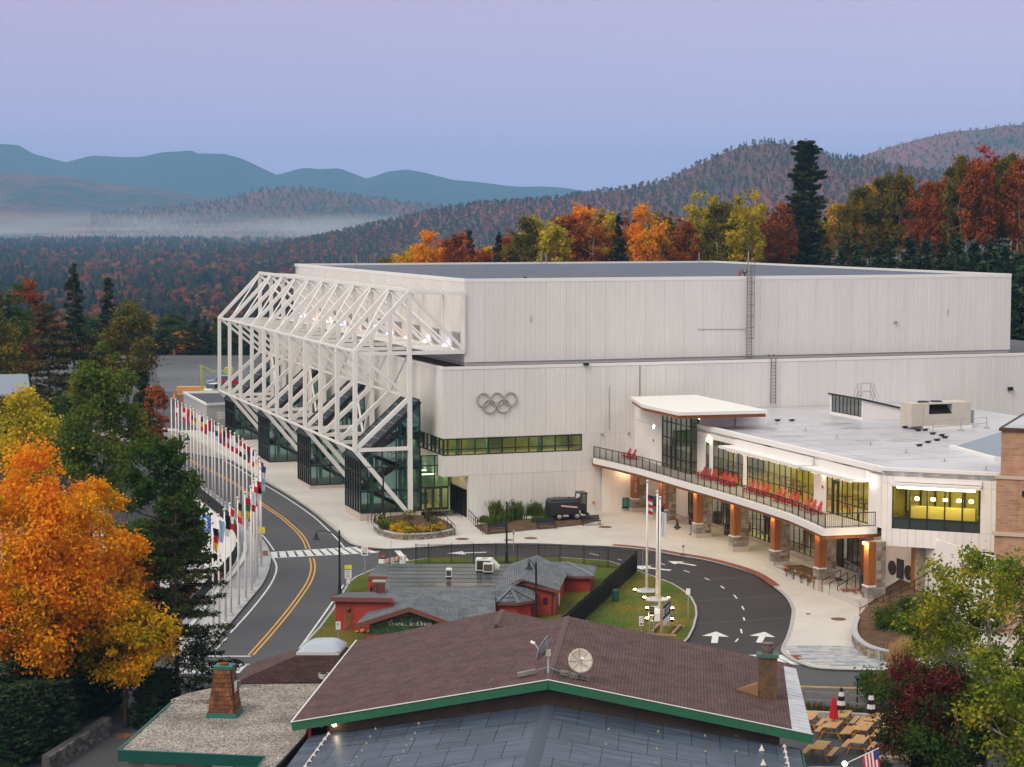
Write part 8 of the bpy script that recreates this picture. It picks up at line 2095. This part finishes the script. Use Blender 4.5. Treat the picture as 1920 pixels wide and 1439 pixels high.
# --- right foreground
tree('aspen_tree','large light green aspen with bare pale branches at the right',at_depth(1862,104,-1.5),broadleaf(70,12.6,4.4,.22,120,17000,.23,.18,26,.22,.5,-.006),LM['lime'],m_birch)
tree('aspen_tree','leaning light green aspen cut by the right edge',at_depth(1945,97,-1.5),broadleaf(71,8.8,3.4,.2,40,9000,.24,.28,12,.2,.6),LM['lime'],m_birch)
tree('maple_tree','dark green maple with wine red shoots above the picnic terrace',at_depth(1762,101,-1.7),broadleaf(72,6.6,2.75,.10,56,17000,.20,.30,10,.2,.35),LM['wine'],m_redbark)
tree('maple_tree','dense dark maple behind the wine red one with two brown stems',at_depth(1806,99,-1.7),broadleaf(73,5.6,2.3,.30,34,9000,.20,.32,9,.17,.3),LM['green'],m_redbark)
tree('broadleaf_tree','mossy yellow green bush at the bottom right corner',at_depth(1902,93.5,-1.8),broadleaf(74,3.0,1.9,.02,30,8000,.15,.32,5,.08,.3),LM['lime'],m_bark)
def bush(name,label,p,H,rd,lm,n=1500,size=.13,seed=0,group=None,cat='shrub'):return tree(name,label,p,broadleaf(seed,H,rd,.0,16,n,size,.42,4,.035,.3),lm,m_bark,group,0,cat,'foliage')
bush('wine_shrub','round wine red shrub below the white wall, upper one',at_depth(1772,128,.2),2.6,1.5,LM['red']if False else leaf_mat('leaf_burgundy',[(.15,(.05,.012,.014)),(.5,(.11,.018,.022)),(.9,(.17,.04,.04))]),2400,.18,80)
bush('wine_shrub','large wine red shrub above the curved bed, lower one',at_depth(1722,116,-.4),2.4,1.7,MATS['leaf_burgundy'],2600,.17,81)
for i,(px,dd,H,rd,kind,lab,z)in enumerate(((1672,135,2.0,1.3,'green','green shrub at the foot of the last pier',-.2),(1700,136,1.8,1.2,'green','green shrub under the plaques',0),(1740,131,2.3,1.6,'green','leafy green shrub under the white wall',.3),(1745,122,2.0,1.6,'lime','yellow green shrub between the two wine red shrubs',-.2),(1662,116,1.2,1.3,'green','low green shrub in the curved bed, nearest the coping',-.4),(1690,118,1.5,1.3,'aspen','green shrub in the middle of the curved bed',-.3),(1790,124,3.2,1.9,'green','tall green shrub left of the big aspen',0),(1640,119,.9,1.1,'green','low plants at the left end of the curved bed',-.4),(1820,118,3.4,2.0,'green','dark green shrub behind the big aspen',-.5),(1720,108,2.2,1.5,'green','green shrub at the kerb below the curved bed',-1.4))):
 bush('garden_shrub',lab,at_depth(px,dd,z),H,rd,LM[kind],2000,.16,90+i,'shrubs of the curved bed')
tree('dwarf_pine','dense small pine shrub beside the picnic tables',at_depth(1664,99.5,-1.75),conifer(100,2.0,1.25,.03,13,11,.16,60,.05,.55,-.35,0,.2,.25,.3),LM['spruce'],m_bark,cat='shrub')
tree('dwarf_pine','lower pine shrub right of the dense one',at_depth(1722,98,-1.75),conifer(101,1.2,1.2,.03,9,11,.16,60,.05,.5,-.2,0,.25,.25,.3),LM['spruce'],m_bark,cat='shrub')
tree('dwarf_pine','dark pine shrub at the foot of the brown stems',at_depth(1795,96.5,-1.75),conifer(102,1.5,1.3,.03,10,11,.16,60,.05,.5,-.2,0,.25,.25,.3),LM['spruce'],m_bark,cat='shrub')
def tuft(name,label,p,h,r_,n,m,seed,group=None,cat='grass clump',lean=.5,w=.025):
 rg=np.random.default_rng(seed);b=rg.normal(size=(n,2))*r_*.35;a=rg.uniform(0,2*np.pi,n);hh=h*rg.uniform(.6,1.1,n);l=lean*hh*rg.uniform(.1,.6,n)
 base=np.stack([b[:,0],b[:,1],np.zeros(n)],1);d=np.stack([np.cos(a),np.sin(a),np.zeros(n)],1);s=np.stack([-np.sin(a),np.cos(a),np.zeros(n)],1)*w
 mid=base+d*(l*.35)[:,None];mid[:,2]=hh*.6;top=base+d*l[:,None];top[:,2]=hh
 v=np.stack([base-s,base+s,mid+s,mid-s,mid-s,mid+s,top+s*.3,top-s*.3],1).reshape(-1,3)
 me=np_mesh(name,v,np.arange(8*n).reshape(2*n,4));me.materials.append(m);o=obj(name,me);o.location=p
 return tag(o,label,cat,group)
m_tan=leaf_mat('grass_tan',[(.1,(.34,.20,.08)),(.9,(.58,.38,.18))]);m_gr2=leaf_mat('grass_green',[(.1,(.045,.09,.015)),(.9,(.14,.17,.03))])
for i,(px,py)in enumerate(((1686,1163),(1697,1160),(1708,1157))):tuft('feather_grass',f'{("left", "middle", "right")[i]} clump of tan feather grass in the curved bed',at_depth(px,121.5+i,-.1),1.9,.5,260,m_tan,110+i,'tan feather grass',lean=.25)
m_ylw=leaf_mat('flower_yellow',[(.1,(.55,.26,.01)),(.9,(.80,.50,.02))],.2)
k=0
for i in range(22):
 rg=random.Random(700+i);f=rg.random();px=905+165*f;py=975+rg.uniform(-9,14)-10*f;p=G(px,py,.1)
 tuft('bed_plant','green leafy plant in the bed along the white arena wall',p,rg.uniform(.9,2.0)if py<980-10*f else rg.uniform(.5,.9),.8,130,m_gr2,700+i,'plants of the wall bed','plant',.75,.045)
sheet('plant_bed',[G(x,y,.14)for x,y in((888,985),(912,1003),(1000,994),(1090,985),(1128,976),(1100,968),(1000,972))],.15,m_soil)
cen=Vector((0,0,0))
for p in plw+plb:cen+=p/(len(plw)+len(plb))
for i in range(34):
 rg=random.Random(900+i);e=random.Random(i).choice(plw+plb);p=Vector(cen).lerp(Vector(e),math.sqrt(rg.random())*.85);fr_=p.y<cen.y+.2
 if i%3==0 or not fr_:bush('planter_shrub','leafy shrub in the flower planter, behind the yellow flowers' if not fr_ else 'leafy green plant among the yellow flowers of the planter',(p[0],p[1],.5),rg.uniform(.7,1.35)if not fr_ else.6,rg.uniform(.5,.8),(LM['aspen'],LM['green'],LM['wine'],LM['lime'])[i%4],320,.12,900+i,'plants of the flower planter','plant')
 else:bush('yellow_flowers','clump of bright yellow flowers in the stone planter',(p[0],p[1],.5),rg.uniform(.5,.75),rg.uniform(.45,.7),m_ylw,260,.10,900+i,'yellow flowers of the planter','flowers')
for i,(px,py)in enumerate(((1475,1070),(1488,1075),(1502,1081),(1515,1086),(1526,1091))):p=W(*LP(px,py,.3));bush('planter_shrub',f'small rusty green plant in the pier planter, {ORD[i]} from the fifth pier',(p[0],p[1],.15),.55,.5,LM['olive']if i%2 else LM['rust'],260,.1,950+i,'plants of the pier planter','plant')
for i,(px,py)in enumerate(((1590,1112),(1603,1110),(1614,1116))):p=W(*LP(px,py,.1));bush('planter_shrub',f'{("left", "middle", "right")[i]} low reddish plant in the planter before the last pier',(p[0],p[1],.0),.4,.6,LM['rust'],260,.1,960+i,'plants of the last planter','plant')
for i,(px,dd)in enumerate(((1650,117.5),(1660,117),(1672,118))):bush('yellow_flowers',f'{("left", "middle", "right")[i]} clump of orange yellow flowers in the curved bed',at_depth(px,dd,-.2),.7,.6,m_ylw,200,.09,970+i,'flowers of the curved bed','flowers')
for i in range(14):
 p=G(1512+13*i,1334+.75*i);tuft('bed_plant','dry olive tuft in the strip along the rail fence',(p[0],p[1],p[2]+.05),random.Random(i).uniform(.3,.6),.5,60,leaf_mat('grass_dry',[(.1,(.07,.07,.02)),(.9,(.20,.14,.05))]),980+i,'tufts along the rail fence','plant',.8)
for i,(px,py)in enumerate(((1655,1408),(1672,1406),(1690,1408),(1752,1404))):p=G(px,py);bush('red_plant',f'small scarlet plant under the pine shrubs, {ORD[i]} from the deck',(p[0],p[1],p[2]),.35,.45,LM['red'],220,.07,990+i,'scarlet plants','plant')
# --- the wooded rise behind the arena: every tree its own
protos={}
def proto(kind,j):
 key=(kind,j)
 if key in protos:return protos[key]
 s=200+hash_(kind)+j
 if kind in('needle','spruce'):d=conifer(s,20,3.6,.08,20,9,.85,34,.25,.9,.12,.08,.03,.38)
 elif kind=='bigpine':d=conifer(s,32,5.6,.14,34,9,.75,170,.42,.42,.06,lambda t:.78+.22*math.sin(t*29),.22,.38,.6)
 elif kind=='bare':d=broadleaf(s,15,2.4,.3,16,260,.4,.4,14,.12,.6)
 else:d=broadleaf(s,20,4.1,(.22,.34,.26)[j%3],90,7000,.46,.22,14,.22,(.9,1.2,.7)[j%3])
 protos[key]=d
 return d
def hash_(s):return sum(ord(c)*(i+1)for i,c in enumerate(s))%97
made={}
NAMES=dict(orange='orange',amber='amber',yellow='golden yellow',olive='olive',rust='rusty',red='red',green='green',lime='lime green',needle='dark conifer',spruce='blue green conifer',bigpine='towering dark pine',bare='bare stemmed grey',aspen='green aspen')
def standing(px,top,dd,kind,j,label,group,wscale=1.0):
 x=(px-CX)/FPX*dd*1.003;z0=float(terrain(x,dd));zt_=D(px,top,dd)[2];Hn={'bigpine':32,'bare':15}.get(kind,20)
 s=(zt_-z0)/Hn;key=(kind,j);lmk={'bigpine':'needle','bare':'olive'}.get(kind,kind)
 con=kind in('needle','spruce','bigpine');nm='pine_tree' if con else 'autumn_tree' if kind not in('green','lime','aspen')else 'broadleaf_tree'
 if key not in made:made[key]=t=tree(nm,label,(x,dd,z0),proto(kind,j),LM[lmk],m_bark if con or j%2 else m_birch,group)
 else:t=dup(made[key],(x,dd,z0),random.Random(px).uniform(0,6.28),label,group);t.name=nm
 t.scale=(s*wscale,s*wscale,s)
 return t
BACK=[(722,480,'olive'),(745,470,'amber'),(776,458,'amber'),(812,428,'orange'),(842,440,'rust'),(866,438,'rust'),(880,429,'needle'),(905,462,'rust'),(935,437,'needle'),(952,433,'rust'),(985,406,'olive'),(1012,402,'yellow'),(1040,408,'yellow'),(1062,395,'rust'),(1088,374,'orange'),(1112,388,'rust'),(1134,392,'yellow'),(1158,402,'needle'),(1180,400,'rust'),(1214,379,'orange'),(1240,395,'olive'),(1262,400,'rust'),(1285,410,'rust'),(1318,357,'yellow'),(1345,376,'olive'),(1365,372,'lime'),(1398,356,'yellow'),(1422,378,'rust'),(1442,420,'green'),(1462,380,'rust'),(1506,259,'bigpine'),(1560,366,'bare'),(1585,375,'olive'),(1612,345,'olive'),(1643,332,'olive'),(1680,312,'olive'),(1712,338,'rust'),(1740,332,'rust'),(1765,335,'rust'),(1795,287,'olive'),(1828,290,'rust'),(1858,292,'olive'),(1890,284,'olive'),(1918,288,'rust'),(1950,290,'olive'),(1598,352,'olive'),(1628,340,'amber'),(1660,322,'olive'),(1698,326,'olive'),(1778,312,'olive'),(1812,300,'bare'),(1842,276,'red'),(1874,296,'olive'),(1905,300,'rust')]
for i,(px,top,k_)in enumerate(BACK):
 dd=338+(i*37)%26
 if px>1540:dd=312+(i*37)%40
 where='behind the left half of the arena roof' if px<1010 else 'behind the middle of the arena roof' if px<1300 else 'left of the towering pine' if px<1500 else 'right of the towering pine' if px<1700 else 'on the rise at the far right'
 n=ORD[sum(1 for b in BACK[:i]if(b[0]<1010)==(px<1010)and(b[0]<1300)==(px<1300)and(b[0]<1500)==(px<1500)and(b[0]<1700)==(px<1700))]
 lab='towering dark pine rising highest above the arena roof' if k_=='bigpine' else f'{NAMES[k_]} tree {where}, {n} from the left there'
 standing(px,top,dd,k_,i%3,lab,'autumn trees behind the arena',(.92 if px<1540 else.74)if k_ not in('needle','bigpine')else 1.0)
k2=['rust','olive','needle','amber','green','rust','needle','orange']
for i in range(46):
 px=735+i*27;base_top=np.interp(px,[700,900,1100,1300,1500,1700,1950],[490,462,432,415,400,362,330]);top=base_top+random.Random(i).uniform(-10,14);kk_=k2[(i*5)%8]
 standing(px,top,368+(i*13)%22,kk_,i%3,f'{NAMES[kk_]} tree in the second rank of the rise, {ORD[i % 20]} of its {("left", "middle", "right")[min(i // 20, 2)]} stretch','trees of the second rank behind the arena',1.25)
for i,(px,top,dd)in enumerate(((1545,470,300),(1575,462,302),(1608,455,298),(1640,462,303),(1665,448,300),(1700,440,297),(1732,448,300),(1762,452,298),(1790,440,296),(1822,450,294),(1852,446,290),(1880,455,288),(1905,470,270),(1912,500,262),(1935,470,266),(1918,540,256),(1640,478,292),(1720,474,290),(1800,478,286),(1860,480,280))):
 standing(px,top,dd,'spruce',i%3,f'young blue green conifer at the foot of the rise, {ORD[i]} counted from the left front' if i<16 else f'small front conifer close behind the arena roof edge, {ORD[i - 16]} from the left','young conifers at the foot of the rise',1.5)
BELT=[(255,600,'needle'),(282,612,'spruce'),(305,600,'needle'),(328,590,'green'),(345,618,'orange'),(366,598,'needle'),(388,606,'spruce'),(408,595,'needle'),(430,604,'green'),(452,598,'needle'),(475,602,'spruce'),(225,606,'olive'),(198,600,'needle'),(170,590,'green'),(142,596,'needle'),(112,602,'rust'),(84,592,'needle'),(56,600,'green'),(28,590,'needle'),(0,596,'olive')]
for i,(px,top,k_)in enumerate(BELT):standing(px,top,408+(i*17)%24,k_,i%3,f'{NAMES[k_]} tree behind the far parking lot, {ORD[i if i < 11 else 19 - i]} from its {"middle" if i < 11 else "left end"}','trees behind the far parking lot',2.3)
# ------------------------------------------------------------------ the forest of the valley: one mass of instanced trees
fcol=bpy.data.collections.new('forest_sources')
def source(name,data,lm):
 tm,v,f=data;me=np_mesh(name,v,f);me.materials.append(lm);o=bpy.data.objects.new(name,me);fcol.objects.link(o)
kinds=[('needle',3),('spruce',3),('rust',1),('red',1),('olive',1),('amber',1),('bronze',1),('green',1)]
fk=[]
FM=dict(needle=leaf_mat('far_needle',[(.2,(.012,.022,.013)),(.9,(.035,.048,.022))],.1),spruce=leaf_mat('far_spruce',[(.2,(.014,.03,.02)),(.9,(.035,.058,.032))],.1),rust=leaf_mat('far_rust',[(.2,(.16,.05,.02)),(.9,(.46,.14,.05))]),red=leaf_mat('far_red',[(.2,(.2,.025,.025)),(.9,(.52,.07,.06))]),olive=leaf_mat('far_olive',[(.2,(.05,.045,.018)),(.9,(.15,.11,.03))]),amber=leaf_mat('far_amber',[(.2,(.22,.10,.02)),(.9,(.52,.26,.05))]),bronze=leaf_mat('far_bronze',[(.2,(.035,.028,.015)),(.9,(.10,.07,.03))]),green=leaf_mat('far_green',[(.2,(.02,.04,.014)),(.9,(.06,.08,.022))]))
for k_,n in kinds:
 for j in range(n):
  con=k_ in('needle','spruce')
  d=conifer(400+len(fk),13+1.6*j,3.3,.03,12,9,1.25,12,.2,.8,.15,.06,.05,.55)if con else broadleaf(400+len(fk),13,4.2,.08,26,900,1.05,.36,0,.2,.7)
  source(f'forest_tree_{len(fk):02d}',d,FM[k_]);fk.append(k_)
fw=dict(needle=.28,spruce=.25,rust=.07,red=.02,olive=.10,amber=.02,bronze=.12,green=.16)
pts,ids,scs=[],[],[]
def scatter(x0f,x1f,y0,y1,spacing,zf=terrain,autumn=1.0,sc_=1.0,keep=None):
 y=y0
 while y<y1:
  sp=spacing(y)if callable(spacing)else spacing
  xa,xb=x0f*y-12,x1f*y+12;n=max(1,int((xb-xa)/sp))
  xs=np.linspace(xa,xb,n)+rng.uniform(-.5,.5,n)*sp;ys=y+rng.uniform(-.5,.5,n)*sp
  zz=zf(xs,ys)
  a_=fbm(xs,ys,170,3,5)
  for x,yy,z,q in zip(xs,ys,zz,a_):
   if keep is not None and not keep(x,yy,z):continue
   w=np.array([fw[k]/fk.count(k)*(autumn*max(.1,(q-.32)*4.2)if k in('rust','red','amber','olive','bronze')else max(.15,(.68-q)*4.0))for k in fk]);w/=w.sum()
   pts.append((x,yy,z));ids.append(int(rng.choice(len(fk),p=w)));scs.append(rng.uniform(.7,1.25)*sc_)
  y+=sp*.9
scatter(-.285,-.005,470,1000,lambda y:6.5+(y-436)*.004)
scatter(-.285,.06,1000,2300,lambda y:8.8+(y-1000)*.006,autumn=.8)
scatter(-.285,.08,2300,5600,lambda y:18+(y-2300)*.006,autumn=.7,sc_=1.1)
rh=RIDGES[3]
scatter(-.14,.27,2110,3040,12,lambda x,y:ridge_z(rh,x,y),autumn=9,sc_=.52,keep=lambda x,y,z:z>-21.5)
rm2=RIDGES[4]
scatter(.11,.29,3600,4650,21,lambda x,y:ridge_z(rm2,x,y),autumn=9,sc_=.55,keep=lambda x,y,z:z>20)
kn=RIDGES[2]
scatter(-.21,.01,4450,5230,22,lambda x,y:ridge_z(kn,x,y),autumn=6,sc_=.7,keep=lambda x,y,z:z>-15)
me=bpy.data.meshes.new('valley_forest');me.from_pydata(pts,[],[])
at=me.attributes.new('kind_id','INT','POINT');at.data.foreach_set('value',ids)
at=me.attributes.new('size','FLOAT','POINT');at.data.foreach_set('value',scs)
at=me.attributes.new('turn','FLOAT','POINT');at.data.foreach_set('value',list(rng.uniform(0,6.28,len(pts))))
fo=obj('valley_forest',me);fo['kind']='stuff'
ng=bpy.data.node_groups.new('valley_forest','GeometryNodeTree')
ng.interface.new_socket('Geometry',in_out='INPUT',socket_type='NodeSocketGeometry');ng.interface.new_socket('Geometry',in_out='OUTPUT',socket_type='NodeSocketGeometry')
gi,go=ng.nodes.new('NodeGroupInput'),ng.nodes.new('NodeGroupOutput')
ci=ng.nodes.new('GeometryNodeCollectionInfo');ci.inputs['Collection'].default_value=fcol;ci.inputs['Separate Children'].default_value=True;ci.inputs['Reset Children'].default_value=True
ip=ng.nodes.new('GeometryNodeInstanceOnPoints');ip.inputs['Pick Instance'].default_value=True
def attr(nm,ty):a=ng.nodes.new('GeometryNodeInputNamedAttribute');a.data_type=ty;a.inputs['Name'].default_value=nm;return a
a1,a2,a3=attr('kind_id','INT'),attr('size','FLOAT'),attr('turn','FLOAT');cx_=ng.nodes.new('ShaderNodeCombineXYZ')
ng.links.new(gi.outputs[0],ip.inputs['Points']);ng.links.new(ci.outputs[0],ip.inputs['Instance']);ng.links.new(a1.outputs['Attribute'],ip.inputs['Instance Index']);ng.links.new(a2.outputs['Attribute'],ip.inputs['Scale'])
ng.links.new(a3.outputs['Attribute'],cx_.inputs['Z']);ng.links.new(cx_.outputs[0],ip.inputs['Rotation']);ng.links.new(ip.outputs[0],go.inputs[0])
md=fo.modifiers.new('forest','NODES');md.node_group=ng
def number(group,words):
 L_=[o for o in COL.objects if o.get('group')==group and o.get('category')]
 for w in sorted({o['label']for o in L_}):
  S=sorted([o for o in L_ if o['label']==w],key=lambda o:o.matrix_basis.translation.x/max(o.matrix_basis.translation.y,1))
  if len(S)<2:continue
  for i,o in enumerate(S):
   j=i if i<12 else len(S)-1-i
   o['label']=f'{words.get(w, w)}, {ORD[min(j, 19)]} from the {"left" if i < 12 else "right"}'
number('plants of the flower planter',{});number('yellow flowers of the planter',{'clump of bright yellow flowers in the stone planter':'bright yellow flower clump in the stone planter'})
number('plants of the wall bed',{});number('tufts along the rail fence',{'dry olive tuft in the strip along the rail fence':'dry olive tuft along the rail fence'})
